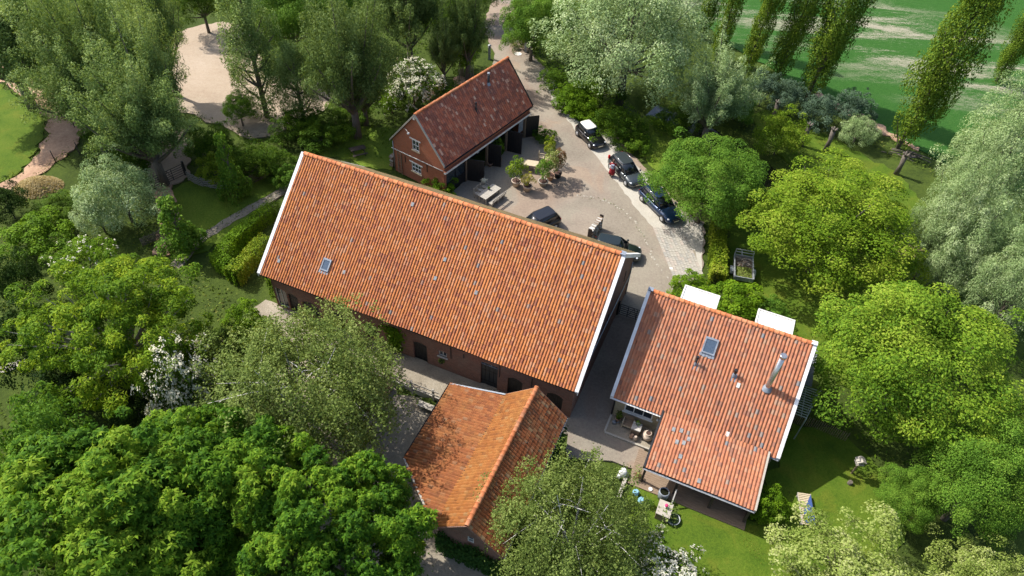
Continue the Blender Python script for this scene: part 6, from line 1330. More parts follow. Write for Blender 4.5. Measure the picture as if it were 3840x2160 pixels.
for z0 in (1.15, 1.42): MB().box(-TWd/2, TWd/2, TLn/2-0.005, TLn/2+0.045, z0, z0+0.05).build('frame_bar', 'galv', tr)
MB().bar((0, TLn/2, 0.45), (0, TLn/2+1.1, 0.42), 0.08).build('drawbar', 'galv', tr)
def mound(name, poly_fn, n, L, asp, mat, label, cat, loc, rz=0, sd=1, parent=None):
    r = np.random.default_rng(sd); P = poly_fn(r, n); me = leaf_quads(P, r.normal(0, 0.5, P.shape)+np.array((0, 0, 0.9)), L*r.uniform(0.6, 1.4, len(P)), asp, r, mat, name); o = link(bpy.data.objects.new(name, me), parent); o.location = loc; o.rotation_euler = (0, 0, rz); return tag(o, label, cat)
mound('garden_clippings', lambda r, n: (lambda x, y: np.stack([x, y, 0.52+0.28*np.clip(1-(x/0.75)**2, 0, 1)*np.clip(1-((y+0.45)/0.85)**2, 0, 1)*r.random(n)**0.4+0.02], 1))(r.uniform(-0.66, 0.66, n), r.uniform(-1.2, 0.25, n)), 1600, 0.11, 0.4, 'l_pale', 'heap of pale green clippings in the near half of the trailer', 'clippings', tr.location, tr.rotation_euler[2])
br = thing('brush_pile', 'grey brushwood in the far half of the trailer', 'brushwood', tr.location, tr.rotation_euler[2]); rr_ = random.Random(4)
for i in range(34):
    x, y = rr_.uniform(-0.55, 0.55), rr_.uniform(0.2, 1.1); d = Vector((rr_.uniform(-.5, .5), rr_.uniform(-.35, .35), rr_.uniform(-.05, .1))); p0 = Vector((x, y, 0.56+rr_.random()*0.3))
    MB().tube([tuple(p0-d/2), tuple(p0+Vector((0, 0, .03))), tuple(p0+d/2)], 0.02+0.02*rr_.random(), 5).build('branch', 'bark_pale', br)

# ================================================================== person
def skin_body(name, joints, edges, mat, parent=None, sub=2, root_i=0):
    me = bpy.data.meshes.new(name); me.from_pydata([j[0] for j in joints], edges, []); ob = bpy.data.objects.new(name, me); COL.objects.link(ob)
    sk = ob.modifiers.new('skin', 'SKIN'); sk.use_smooth_shade = True
    for i, j in enumerate(joints):
        v = me.skin_vertices[0].data[i]; v.radius = (j[1], j[1] if len(j) < 3 else j[2]); v.use_root = i == root_i
    ob.modifiers.new('sub', 'SUBSURF').levels = sub; ob.modifiers['sub'].render_levels = sub
    dg = bpy.context.evaluated_depsgraph_get(); m2 = bpy.data.meshes.new_from_object(ob.evaluated_get(dg)); ob.modifiers.clear(); old = ob.data; ob.data = m2; bpy.data.meshes.remove(old)
    ob.data.materials.clear(); ob.data.materials.append(M[mat])
    if parent: ob.parent = parent
    return ob
M['skin'] = simple('skin', (0.50, 0.30, 0.22), 0.6); M['hair'] = simple('brown_hair', (0.10, 0.05, 0.03), 0.7)
def plaid():
    mt, n, b = nm('red_plaid'); p = objc(n); w1 = n.nodes.new('ShaderNodeTexChecker'); w1.inputs['Scale'].default_value = 9; n.links.new(p, w1.inputs[0]); w1.inputs[1].default_value = (0.36, 0.015, 0.02, 1); w1.inputs[2].default_value = (0.16, 0.012, 0.02, 1)
    n.links.new(w1.outputs[0], b.inputs[0]); b.inputs['Roughness'].default_value = 0.9; return mt
M['plaid'] = plaid(); M['pack'] = simple('grey_blue_nylon', (0.32, 0.36, 0.45), 0.7)
per_p = g(1537.5, 443); per_o = thing('person', 'person in a long red plaid coat with a grey backpack beside the graphite car', 'person', (per_p.x, per_p.y, 0.02), rad(78))
J = [((0, 0, 0.95), .13, .10), ((0.02, 0, 1.18), .13, .10), ((0.03, 0, 1.40), .15, .10), ((0.05, 0, 1.51), .055), ((0.07, 0, 1.60), .075, .085), ((0.09, 0, 1.69), .075, .08),
     ((0, .10, 0.90), .095), ((0.02, .11, 0.50), .065), ((0, .11, 0.10), .042), ((0.12, .12, 0.04), .035), ((0, -.10, 0.90), .095), ((-0.02, -.11, 0.50), .065), ((-0.06, -.11, 0.10), .042), ((0.06, -.12, 0.04), .035),
     ((0.03, .19, 1.40), .06), ((0.12, .26, 1.15), .045), ((0.33, .22, 1.10), .035), ((0.40, .20, 1.10), .03), ((0.03, -.19, 1.40), .06), ((0.10, -.26, 1.15), .045), ((0.32, -.22, 1.14), .035), ((0.39, -.20, 1.15), .03),
     ((0.46, .22, 1.10), .012), ((0.47, .20, 1.11), .012), ((0.46, .18, 1.10), .012), ((0.42, .16, 1.12), .012), ((0.45, -.22, 1.15), .012), ((0.46, -.20, 1.16), .012), ((0.45, -.18, 1.15), .012), ((0.41, -.16, 1.17), .012)]
Ed = [(0, 1), (1, 2), (2, 3), (3, 4), (4, 5), (0, 6), (6, 7), (7, 8), (8, 9), (0, 10), (10, 11), (11, 12), (12, 13), (2, 14), (14, 15), (15, 16), (16, 17), (2, 18), (18, 19), (19, 20), (20, 21), (17, 22), (17, 23), (17, 24), (17, 25), (21, 26), (21, 27), (21, 28), (21, 29)]
bod = skin_body('body', J, Ed, 'skin', per_o)
def ring(x, z, rx, ry, n=14): return [(x+rx*math.cos(2*math.pi*i/n), ry*math.sin(2*math.pi*i/n), z+0.015*math.sin(i*3.1)) for i in range(n)]
ct = MB(); loft(ct, [ring(-0.02, 0.30, .29, .31), ring(0, 0.6, .23, .26), ring(0, 0.95, .18, .20), ring(0.02, 1.2, .17, .20), ring(0.03, 1.40, .16, .23), ring(0.04, 1.47, .09, .11)])
for sy in (-1, 1): ct.tube([(0.03, sy*.18, 1.41), (0.11, sy*.265, 1.15), (0.30, sy*.225, 1.12)], [0.085, 0.07, 0.05], 10)
ct.build('coat', 'plaid', per_o)
hr = MB(); loft(hr, [ring(0.03, 1.42, .05, .07), ring(0.02, 1.55, .09, .10), ring(0.05, 1.66, .11, .105), ring(0.07, 1.75, .085, .085), ring(0.08, 1.785, .03, .03)]); hr.build('hair', 'hair', per_o)
for sy in (-1, 1): MB().lathe([(0.0, -.012), (.012, 0), (0, .012)], (0.162, sy*.033, 1.655), 6).build('eye', 'rubber', per_o)
MB().tube([(0.155, 0, 1.655), (0.185, 0, 1.625), (0.16, 0, 1.615)], [.012, .016, .012], 6).build('nose', 'skin', per_o); MB().cbox((0.155, 0, 1.585), .02, .05, .012).build('mouth', 'tail', per_o)
for s_, x in ((0.12, 0.05), (-0.12, 0.0)): MB().cbox((x+0.03, s_, 0.04), 0.25, 0.09, 0.08).build('shoe', 'rubber', per_o, 0.03)
bp = tag(MB().cbox((0, 0, 0), 0.18, 0.30, 0.44).build('backpack', 'pack', None, 0.06), 'grey blue backpack worn by the person in red', 'backpack'); bp.location = per_o.matrix_basis @ Vector((-0.24, 0, 1.20)); bp.rotation_euler = (0, 0, rad(78))
MB().cbox((-0.10, 0, -0.08), 0.06, 0.22, 0.2).build('pocket', 'pack', bp, 0.02)

# ================================================================== yard furniture
def slat_table(name, label, loc, rz, L=2.0, W=0.9, H=0.76, mat='wood_grey', n=6):
    t = thing(name, label, 'table', loc, rz)
    for i in range(n): MB().box(-L/2, L/2, -W/2+W*i/n+0.006, -W/2+W*(i+1)/n-0.006, H-0.04, H).build('plank', mat, t)
    for sx in (-1, 1):
        for sy in (-1, 1): MB().box(sx*(L/2-0.18)-0.045, sx*(L/2-0.18)+0.045, sy*(W/2-0.12)-0.045, sy*(W/2-0.12)+0.045, 0, H-0.04).build('leg', mat, t)
        MB().box(sx*(L/2-0.18)-0.03, sx*(L/2-0.18)+0.03, -W/2+0.17, W/2-0.17, H-0.13, H-0.042).build('cross_rail', mat, t)
    MB().box(-L/2+0.23, L/2-0.23, -0.03, 0.03, H-0.12, H-0.043).build('long_rail', mat, t)
    return t
def chair(name, label, loc, rz, mat='wood_grey', group=None):
    t = thing(name, label, 'chair', loc, rz, group)
    for i in range(5): MB().box(-0.22, 0.22, -0.22+i*0.09, -0.145+i*0.09, 0.42, 0.45).build('seat_slat', mat, t)
    for sx in (-1, 1):
        MB().box(sx*0.2-0.025, sx*0.2+0.025, 0.18, 0.23, 0, 0.42).build('leg', mat, t); MB().bar((sx*0.2, -0.21, 0), (sx*0.2, -0.30, 0.95), 0.05).build('back_leg', mat, t)
        MB().box(sx*0.235-0.025, sx*0.235+0.025, -0.24, 0.22, 0.62, 0.65).build('armrest', mat, t)
    for i in range(5): MB().bar((-0.15+i*0.075, -0.235, 0.47), (-0.15+i*0.075, -0.295, 0.92), 0.05, 0.018).build('back_slat', mat, t)
    return t
# long table with benches
ta, tb_ = g(1213, 488, 0.76), g(1246, 464, 0.76); tm = g(1231, 482, 0.76); tz = heading(ta, tb_)
slat_table('garden_table', 'long weathered wooden table in the yard behind the barn ridge', (tm.x, tm.y, 0.012), tz, 2.1, 0.95)
td, tn = Vector((math.cos(tz), math.sin(tz), 0)), Vector((-math.sin(tz), math.cos(tz), 0))
for k, (o1, o2, rzz) in enumerate(((-0.55, 0.85, tz+math.pi), (0.0, 0.9, tz+math.pi), (0.62, 0.95, tz+math.pi))):
    p = tm+td*o1+tn*o2; chair('garden_chair', ('silvered chair on the house side of the long table, near end', 'silvered chair at the middle of the long table', 'silvered chair at the far end of the long table')[k], (p.x, p.y, 0.012), rzz)
bench_p = tm-tn*0.85; bn = thing('garden_bench', 'slatted bench on the sunny side of the long table', 'bench', (bench_p.x, bench_p.y, 0.012), tz)
for i in range(3): MB().box(-0.95, 0.95, -0.18+i*0.125, -0.07+i*0.125, 0.42, 0.45).build('plank', 'wood_grey', bn)
for i in range(2): MB().box(-0.95, 0.95, -0.30, -0.27, 0.62+i*0.15, 0.72+i*0.15).build('back_rail', 'wood_grey', bn)
for sx in (-0.8, 0, 0.8):
    MB().box(sx-0.04, sx+0.04, -0.16, 0.16, 0, 0.42).build('leg', 'wood_grey', bn); MB().bar((sx, -0.2, 0.3), (sx, -0.29, 0.88), 0.06).build('back_post', 'wood_grey', bn)
def pot(loc, r, h, mat, name, label, plant=None, w=1.2, ph=1.4, pm='l_shrub_b', cat='plant pot', proto='potplant', plabel=None, pname='potted_plant'):
    t = thing(name, label, cat, loc); MB().lathe([(r*0.68, 0), (r*0.95, h*0.8), (r*1.02, h*0.82), (r*1.04, h), (r*0.9, h), (r*0.85, h*0.9)], sides=18, cap=(True, False)).build('bowl', mat, t); MB().lathe([(r*0.88, 0), (r*0.88, h*0.02), (r*0.3, h*0.06)], (0, 0, h*0.88), 14).build('soil', 'soil', t)
    if plabel:
        grow(proto, pname, plabel, (loc[0], loc[1], loc[2]+h*0.75), w, ph, cat='plant', mat=pm, foliage='foliage', stem='stem')
    return t
def G3(u, v, z=0.012): p = g(u, v); return (p.x, p.y, z)
pot(G3(1298, 468), 0.42, 0.62, 'clay_pale', 'planter', 'pale clay pot at the left of the yard plant group', w=1.9, ph=2.5, pm='l_olive', plabel='olive leaved shrub in the leftmost clay pot')
pot(G3(1326, 480), 0.42, 0.62, 'clay_pale', 'planter', 'pale clay pot in front of the yard plant group', w=1.35, ph=1.4, pm='l_yellow', plabel='bright yellow shrub in the front clay pot')
pot(G3(1366, 466), 0.45, 0.5, 'wood_grey', 'planter', 'wide wooden tub under the bright green shrub', w=1.8, ph=2.3, pm='l_lime', plabel='bright green shrub in the wooden tub')
pot(G3(1402, 446), 0.38, 0.55, 'rubber', 'planter', 'black pot at the right of the yard plant group', w=1.6, ph=2.6, pm='l_red', plabel='reddish leaved shrub in the rightmost pot')
pot(G3(1384, 452), 0.38, 0.55, 'terracotta', 'planter', 'terracotta pot behind the wooden tub', w=1.9, ph=2.7, pm='l_pale', plabel='cream variegated shrub behind the bright green one')
pot(G3(1380, 408), 0.34, 0.5, 'terracotta', 'planter', 'terracotta pot at the far corner of the plant group', w=1.4, ph=2.4, pm='l_hedge', plabel='yellow green shrub at the far corner of the plant group')
pot(G3(1253, 410), 0.36, 0.5, 'terracotta', 'planter', 'shaded pot beside the black door of the coach house', w=1.2, ph=2.2, pm='l_shrub', plabel='dark shrub in the shade of the coach house doors')
pot(G3(1233, 418), 0.22, 0.3, 'terracotta', 'planter', 'small empty pot in the shade near the coach house door')
t2 = g(1332, 410, 0.74); slat_table('garden_table', 'pale wooden table behind the yard plant group', (t2.x, t2.y, 0.012), tz-rad(62), 1.6, 0.85, mat='wood_pale'); bz = tz-rad(62)
cp_ = g(1362, 405); chair('garden_chair', 'pale chair at the table behind the plant group', (cp_.x, cp_.y, 0.012), bz-math.pi/2, 'wood_pale')
cp_ = g(1300, 420); chair('garden_chair', 'pale stool chair at the shaded side of that table', (cp_.x+0.3, cp_.y, 0.012), bz+math.pi/2, 'wood_pale')
fp = g(1230, 476, 0.80); flp = thing('flower_pot', 'small green plant in a pot on the long table', 'flower pot', (fp.x, fp.y, 0.775)); MB().lathe([(0.07, 0), (0.1, 0.14), (0.085, 0.14)], sides=12).build('bowl', 'iron', flp)
def ball(r, n, R=0.12): return unit(r.normal(size=(n, 3)))*R*r.uniform(0.5, 1, (n, 1))+np.array((0, 0, 0.2))
r_ = np.random.default_rng(3); Pq = ball(r_, 90); link(bpy.data.objects.new('leaves', leaf_quads(Pq, r_.normal(size=Pq.shape), 0.09*np.ones(90), 0.5, r_, 'l_shrub_b', 'leaves')), flp)
sk_p = g(1218, 454, 0.9); skin_ = mound('sheepskin', lambda r, n: np.stack([r.normal(0, 0.13, n), r.normal(0, 0.13, n), 0.92+0.06*r.random(n)], 1), 260, 0.10, 0.5, 'flower', 'cream fleece laid over a chair at the long table', 'fleece', (sk_p.x, sk_p.y, 0))
bq = thing('barbecue', 'black kettle barbecue in the shade of the coach house', 'barbecue', G3(1196, 440)); MB().lathe([(0.05, 0.55), (0.25, 0.62), (0.3, 0.78), (0.25, 0.95), (0.06, 1.03)], sides=16).build('kettle', 'black', bq)
MB().lathe([(0.03, 0), (0.03, 0.06)], (0, 0, 1.03), 8).build('handle', 'white', bq)
for i in range(3): MB().tube([(0.1*math.cos(2.1*i), 0.1*math.sin(2.1*i), 0.6), (0.3*math.cos(2.1*i), 0.3*math.sin(2.1*i), 0)], 0.018, 6).build('leg', 'galv', bq)
MB().box(0.3, 0.75, -0.2, 0.2, 0.72, 0.75).build('side_shelf', 'zinc', bq)

# --- stacked stones / firewood rack behind the barn ridge
wp = g(1495, 590); wr = thing('log_stack', 'stack of split logs standing beyond the barn ridge', 'log stack', (wp.x, wp.y, 0.012), rad(62)); rr_ = random.Random(9)
log_me = [MB().tube([(0, -0.2, 0), (0, 0.2, 0)], 0.07+0.012*i, 6, smooth=False).mesh('log') for i in range(3)]
for k, m_ in enumerate(log_me): m_.materials.append(M[('bark_birch', 'wood_brown', 'bark_pale')[k]])
for j in range(9):
    for i in range(13):
        o = inst('log', rr_.choice(log_me), wr, (-1.0+i*0.155+(j % 2)*0.07, rr_.uniform(-.05, .05), 0.08+j*0.142), rr_.gauss(0, .06))
for sx in (-1.12, 1.05): MB().box(sx-0.04, sx+0.04, -0.16, 0.16, 0, 1.4).build('end_post', 'darkwood', wr)

# --- gates, fences and posts
def field_gate(name, label, a, b, h=1.15, mat='iron'):
    a, b = Vector(a), Vector(b); d = b-a; L = d.length; t = thing(name, label, 'gate', a, heading(a, b))
    for k in range(6): MB().box(0, L, -0.02, 0.02, 0.12+k*(h-0.12)/5, 0.16+k*(h-0.12)/5).build('rail', mat, t)
    for x in (0.02, L*0.3, L*0.62, L-0.02): MB().box(x-0.025, x+0.025, -0.032, -0.021, 0.08, h+0.05).build('upright', mat, t)
    MB().bar((L*0.3, 0.03, 0.14), (L*0.5, 0.03, h), 0.04, 0.03).build('brace', mat, t); MB().bar((L*0.62, 0.03, 0.14), (L*0.5, 0.03, h), 0.04, 0.03).build('brace', mat, t)
    for x in (-0.12, L+0.12): MB().box(x-0.08, x+0.08, -0.08, 0.08, -0.2, h+0.25).build('gate_post', mat, t)
    return t
field_gate('field_gate', 'dark barred field gate at the near end of the paddock', g(393, 476), g(466, 442), 1.2)
field_gate('passage_gate', 'low black gate closing the passage between barn and cottage', BARN(11.6, 3.9), HOUSE(-5.15, 3.3), 1.15, 'black')
def stake(u, v, h, label, group='stakes of the meadow fence', mat='darkwood', r=0.05):
    p = g(u, v); o = MB().tube([(0, 0, -0.3), (0.02, 0, h)], [r, r*0.8], 7).build('fence_post', mat); o.location = (p.x, p.y, ground_z(p.x, p.y)); return tag(o, label, 'post', group)
for u, v, lb in ((31, 236, 'first from the left edge'), (77, 268, 'second from the left edge'), (122, 300, 'third, before the track bends'), (188, 320, 'fourth, at the inside of the bend'), (200, 386, 'leaning, alone in the track'), (140, 408, 'at the lower meadow corner'), (275, 398, 'beside the track and the silver willow bush'), (310, 350, 'under the willows near the track')):
    stake(u, v, 1.25, 'dark stake of the meadow fence, '+lb)
wire = tag(MB().tube([g(0, 205)+Vector((0, 0, 1)), g(77, 266)+Vector((0, 0, 1.0)), g(122, 299)+Vector((0, 0, 1.0)), g(188, 318)+Vector((0, 0, 1.0)), g(310, 350)+Vector((0, 0, 1.0))], 0.012, 4).build('fence_wire', 'galv'), 'pale wire strung along the meadow stakes', 'wire')
# woven willow hurdles
def hurdle(name, label, pts, h=0.9, sd=1, mat='bark_pale'):
    rr = random.Random(sd); t = thing(name, label, 'fence', pts[0]); o0 = Vector(pts[0]); P = []
    for a, b in zip(pts[:-1], pts[1:]):
        n = max(2, int((b-a).length/0.35)); P += [a.lerp(b, i/n)-o0 for i in range(n)]
    P.append(pts[-1]-o0)
    for i, p in enumerate(P): MB().tube([(p.x, p.y, -0.2), (p.x, p.y, h+rr.uniform(0, .15))], 0.022, 5).build('stake', mat, t)
    for k in range(8):
        z = 0.06+k*h/8; MB().tube([(p.x, p.y+0.045*(1 if (i+k) % 2 else -1), z+rr.uniform(-.03, .03)) for i, p in enumerate(P)], 0.032, 5).build('rod', mat, t)
    return t
hurdle('woven_hurdle', 'woven willow hurdle below the garden shrubs', VV((474, 452), (500, 466), (540, 474), (585, 476)), 0.9, 1)
hurdle('woven_hurdle', 'shaded woven hurdle behind the upright hornbeam', VV((615, 470), (650, 455), (700, 428)), 0.9, 2, 'bark')
hurdle('woven_hurdle', 'curved woven hurdle round the silver willow bush', VV((420, 520), (428, 560), (405, 600), (360, 620)), 0.8, 3, 'bark')
barrel = thing('rain_barrel', 'dark blue barrel beside the curved hurdle', 'barrel', G3(421, 515, -0.05)); MB().lathe([(0.27, 0), (0.31, 0.3), (0.31, 0.6), (0.27, 0.9), (0.2, 0.92)], sides=16).build('body', 'bluedoor', barrel); MB().lathe([(0.25, 0), (0.25, 0.03)], (0, 0, 0.92), 16).build('lid', 'lead', barrel)
# picket fence by the walnut
pk = [g(1992, 1062), g(2040, 1072), g(2095, 1096), g(2130, 1110)]; ch = thing('picket_fence', 'thin chestnut paling fence in the shade right of the cottage', 'fence', pk[0]); o0 = pk[0]; kk = 0
for a, b in zip(pk[:-1], pk[1:]):
    n = int((b-a).length/0.12)
    for i in range(n):
        p = a.lerp(b, i/n)-o0; MB().bar((p.x, p.y, -0.1), (p.x+random.uniform(-.03, .03), p.y, 0.85+random.uniform(-.05, .05)), 0.045, 0.02).build('paling', 'wood_brown', ch)
    for z in (0.2, 0.65): MB().tube([tuple(a-o0+Vector((0, 0.03, z))), tuple(b-o0+Vector((0, 0.03, z)))], 0.008, 4).build('wire', 'iron', ch)
# retaining wall, post and rail fence on it
rw = thing('retaining_wall', 'low concrete retaining wall along the barn strip', 'wall', BARN(0, 0), BARN.a)
for i in range(7):
    a = -5.5+i*1.36; MB().box(a+0.006, a+1.354, -8.56, -8.42, -0.7, 0.06).build('panel', 'concrete', rw)
rf = thing('rail_fence', 'silvered post and rail fence on the retaining wall', 'fence', BARN(0, 0), BARN.a)
for i in range(6): MB().box(-5.4+i*1.62-0.06, -5.4+i*1.62+0.06, -8.68, -8.57, -0.6, 1.0).build('post', 'wood_grey', rf)
for z in (0.45, 0.85): MB().box(-5.5, 3.2, -8.71, -8.682, z, z+0.09).build('rail', 'wood_grey', rf)
bx = thing('raised_bed', 'timber raised bed with young plants below the rail fence', 'planter', BARN(-1.6, -9.15, -0.5), BARN.a)
for b_ in ((-1.35, 1.35, -0.38, -0.32, 0, 0.36), (-1.35, 1.35, 0.32, 0.38, 0, 0.36), (-1.35, -1.29, -0.32, 0.32, 0, 0.36), (1.29, 1.35, -0.32, 0.32, 0, 0.36)): MB().box(*b_).build('board', 'wood_brown', bx)
MB().box(-1.29, 1.29, -0.32, 0.32, 0, 0.28).build('soil', 'soil', bx)
for i, s0 in enumerate((-0.9, -0.35, 0.2, 0.8)):
    q = BARN(-1.6+s0, -9.15); grow('potplant', 'young_plant', ('light green young plant at the left end of the raised bed', 'young plant second from the left in the raised bed', 'young plant third from the left in the raised bed', 'young plant at the right end of the raised bed')[i], (q.x, q.y, -0.25), 0.55, 0.75, cat='plant', mat='l_lime', foliage='foliage', stem='stem')
sb = thing('stone_bench', 'pale concrete slab bench beside the low shed roof', 'bench', BARN(2.75, -9.3, -0.5), BARN.a); MB().box(-0.85, 0.85, -0.22, 0.22, 0.36, 0.46).build('seat', 'concrete', sb, 0.02)
for sx in (-0.6, 0.6): MB().box(sx-0.1, sx+0.1, -0.17, 0.17, 0, 0.36).build('leg', 'concrete', sb)
cover('weeds', 'green weeds along the foot of the retaining wall', [[BARN(1.2, -8.7), BARN(3.5, -8.7), BARN(3.5, -9.1), BARN(1.2, -9.0)]], 120, 0.25, 0.12, 'l_shrub_b', 9, 'weeds').location = (0, 0, 0.02)
basket = thing('window_box', 'small green planter hanging under the barn window', 'planter', BARN(2.15, -6.38, 0.9), BARN.a); MB().lathe([(0.12, 0), (0.2, 0.14), (0.2, 0.18)], sides=14, cap=(True, False)).build('bowl', 'iron', basket)
P2 = unit(r_.normal(size=(150, 3)))*np.array((0.24, 0.16, 0.1))+np.array((0, 0, 0.2)); link(bpy.data.objects.new('leaves', leaf_quads(P2, r_.normal(size=P2.shape), 0.09*np.ones(150), 0.5, r_, 'l_pale', 'leaves')), basket)
# gate pillars on the drive
for u, v, hh, lb in ((1231, 147, 1.5, 'white gate post on the left of the drive'), (1322, 131, 1.6, 'pale gate pillar on the right of the drive')):
    p = g(u, v); gp = thing('gate_pillar', lb, 'gate post', (p.x, p.y, 0)); MB().box(-0.13, 0.13, -0.13, 0.13, -0.2, hh).build('shaft', 'lead', gp); MB().lathe([(0.2, 0), (0.2, 0.06), (0.05, 0.16)], (0, 0, hh), 12).build('cap', 'zinc', gp)
    MB().box(-0.16, -0.131, -0.10, 0.10, hh*0.35, hh*0.9).build('panel', 'white_old', gp)
# brushwood leaning behind the coach house
bw = thing('pole_bundle', 'bundle of grey poles leaning behind the coach house ridge', 'poles', G3(1172, 196, 0)); rr_ = random.Random(5)
for i in range(22): x = rr_.uniform(-.9, .9); MB().tube([(x, rr_.uniform(-.4, .4), 0), (x*0.5+rr_.uniform(-.3, .3), 0.9, 2.0+rr_.random())], [0.045, 0.025], 5).build('pole', 'bark_pale', bw)
# pollard stumps on the bank
def pollard(u, v, h, label, r=0.22):
    p = g(u, v); t = thing('pollard_stump', label, 'tree stump', (p.x, p.y, -0.1)); MB().tube([(0, 0, 0), (0.05, 0, h*0.5), (0, 0.05, h)], [r*1.2, r*0.9, r*1.1], 9).build('trunk', 'bark', t)
    for i in range(5): a = i*1.3; MB().tube([(0.1*math.cos(a), 0.1*math.sin(a), h-0.05), (0.28*math.cos(a), 0.28*math.sin(a), h+0.25)], [0.11, 0.07], 6).build('stub', 'bark', t)
pollard(2016, 366, 2.4, 'bare pollard stump right of the hawthorn bush'); pollard(2076, 378, 2.4, 'bare pollard stump behind the olive maple'); pollard(2254, 437, 2.2, 'bare pollard stump below the great poplar'); pollard(1943, 300, 2.0, 'bare pollard stump left of the hawthorn bush')
lg = thing('log_pile', 'pile of grey branches at the foot of the great poplar', 'branches', G3(2275, 392, -0.1)); rr_ = random.Random(6)
for i in range(16): a = rr_.uniform(-.4, .4)-0.5; c = Vector((rr_.uniform(-1.6, 1.6), rr_.uniform(-.6, .6), 0.1+rr_.random()*0.3)); d = Vector((math.cos(a), math.sin(a), 0))*rr_.uniform(.4, .9); MB().tube([tuple(c-d), tuple(c+d)], 0.045, 5).build('branch', 'bark', lg)
# straw heap
mound('straw_heap', lambda r, n: (lambda a, q: np.stack([2.0*q*np.cos(a), 1.5*q*np.sin(a), 0.85*(1-q**1.6)+0.05*r.random(n)-0.08], 1))(r.random(n)*6.28, np.sqrt(r.random(n))), 6000, 0.24, 0.22, 'l_dry', 'golden straw heap between the bark track and dark shrubs', 'straw', G3(98, 470, 0.0))
# boulder in the paddock
bo = tag(MB().lathe([(0.1, -0.05), (0.42, 0.05), (0.46, 0.22), (0.3, 0.42), (0.05, 0.47)], sides=9).build('boulder', 'stone'), 'pale stone lying in the shaded paddock', 'stone'); bo.location = G3(396, 382, 0.0)

# ================================================================== cottage terrace and lawn
ter = thing('brick_terrace', 'raised brick terrace under the cottage window', 'terrace', HOUSE(0, 0), HOUSE.a)
MB().box(-4.9, LS0-0.05, -6.86, -5.42, -0.1, 0.12).build('paving', 'gravel', ter); MB().box(-4.95, LS0-0.05, -6.98, -6.862, -0.1, 0.15).build('kerb', 'concrete', ter); MB().box(-5.03, -4.902, -6.86, -5.42, -0.1, 0.15).build('kerb', 'concrete', ter)
def H3(s, t, z=0.12): p = HOUSE(s, t); return (p.x, p.y, z)
pot(H3(-4.45, -5.75), 0.17, 0.3, 'terracotta', 'flower_pot', 'red pot with upright plant at the left of the terrace', w=0.55, ph=0.8, pm='l_shrub', plabel='upright plant in the red terrace pot')
wc = thing('watering_can', 'pale blue watering can on the terrace', 'watering can', H3(-4.62, -6.05)); MB().lathe([(0.11, 0), (0.12, 0.22), (0.06, 0.26)], sides=12).build('can', 'lead', wc); MB().tube([(0.1, 0, 0.06), (0.32, 0, 0.2)], [0.02, 0.03], 6).build('spout', 'lead', wc)
bs = thing('wooden_armchair', 'low wooden armchair against the terrace wall', 'chair', H3(-3.75, -5.85), HOUSE.a)
MB().box(-0.3, 0.3, -0.28, 0.25, 0.32, 0.38).build('seat', 'wood_brown', bs); MB().box(-0.3, 0.3, 0.2, 0.26, 0.38, 0.8).build('backrest', 'wood_brown', bs)
for sx in (-1, 1):
    MB().box(sx*0.33-0.03, sx*0.33+0.03, -0.3, 0.26, 0.52, 0.56).build('armrest', 'wood_pale', bs)
    for y0 in (-0.26, 0.2): MB().box(sx*0.33-0.03, sx*0.33+0.03, y0-0.03, y0+0.03, 0, 0.52).build('leg', 'wood_pale', bs)
MB().box(-0.28, 0.28, -0.31, -0.285, 0.26, 0.34).build('front_rail', 'wood_pale', bs)
cb = thing('potting_table', 'stone topped potting table on the terrace', 'table', H3(-3.15, -6.15), HOUSE.a); MB().box(-0.3, 0.3, -0.3, 0.3, 0.66, 0.74).build('top', 'stone', cb); MB().box(-0.26, 0.26, -0.26, 0.26, 0, 0.66).build('cabinet', 'wood_brown', cb)
pt = thing('potted_herb', 'herb pots on the stone topped table', 'flower pot', H3(-3.15, -6.02, 0.86), HOUSE.a); MB().lathe([(0.07, 0), (0.1, 0.13)], sides=10).build('bowl', 'zinc', pt); P3 = unit(r_.normal(size=(120, 3)))*0.16+np.array((0, 0, 0.24)); link(bpy.data.objects.new('leaves', leaf_quads(P3, r_.normal(size=P3.shape), 0.07*np.ones(120), 0.5, r_, 'l_shrub', 'leaves')), pt)
for i, (s_, t_, mt, lb) in enumerate(((-3.25, -6.62, 'terracotta', 'terracotta jug in front of the potting table'), (-3.02, -6.66, 'clay_pale', 'cream jug in front of the potting table'), (-2.72, -6.15, 'wood_brown', 'small brown vase between table and round urn'))):
    vz = thing('jug', lb, 'jug', H3(s_, t_)); MB().lathe([(0.08, 0), (0.15, 0.12), (0.14, 0.26), (0.07, 0.36), (0.09, 0.4)], sides=14).build('body', mt, vz); MB().tube([(0.08, 0, 0.35), (0.19, 0, 0.3), (0.15, 0, 0.18)], 0.015, 5).build('handle', mt, vz)
ur = thing('clay_urn', 'big round pale clay urn in the terrace corner', 'urn', H3(-2.33, -6.2)); MB().lathe([(0.15, 0), (0.33, 0.15), (0.38, 0.32), (0.32, 0.5), (0.2, 0.58), (0.22, 0.62), (0.16, 0.6)], sides=20, cap=(True, False)).build('body', 'clay_pale', ur); MB().lathe([(0.17, 0), (0.17, 0.02)], (0, 0, 0.55), 12).build('soil', 'soil', ur)
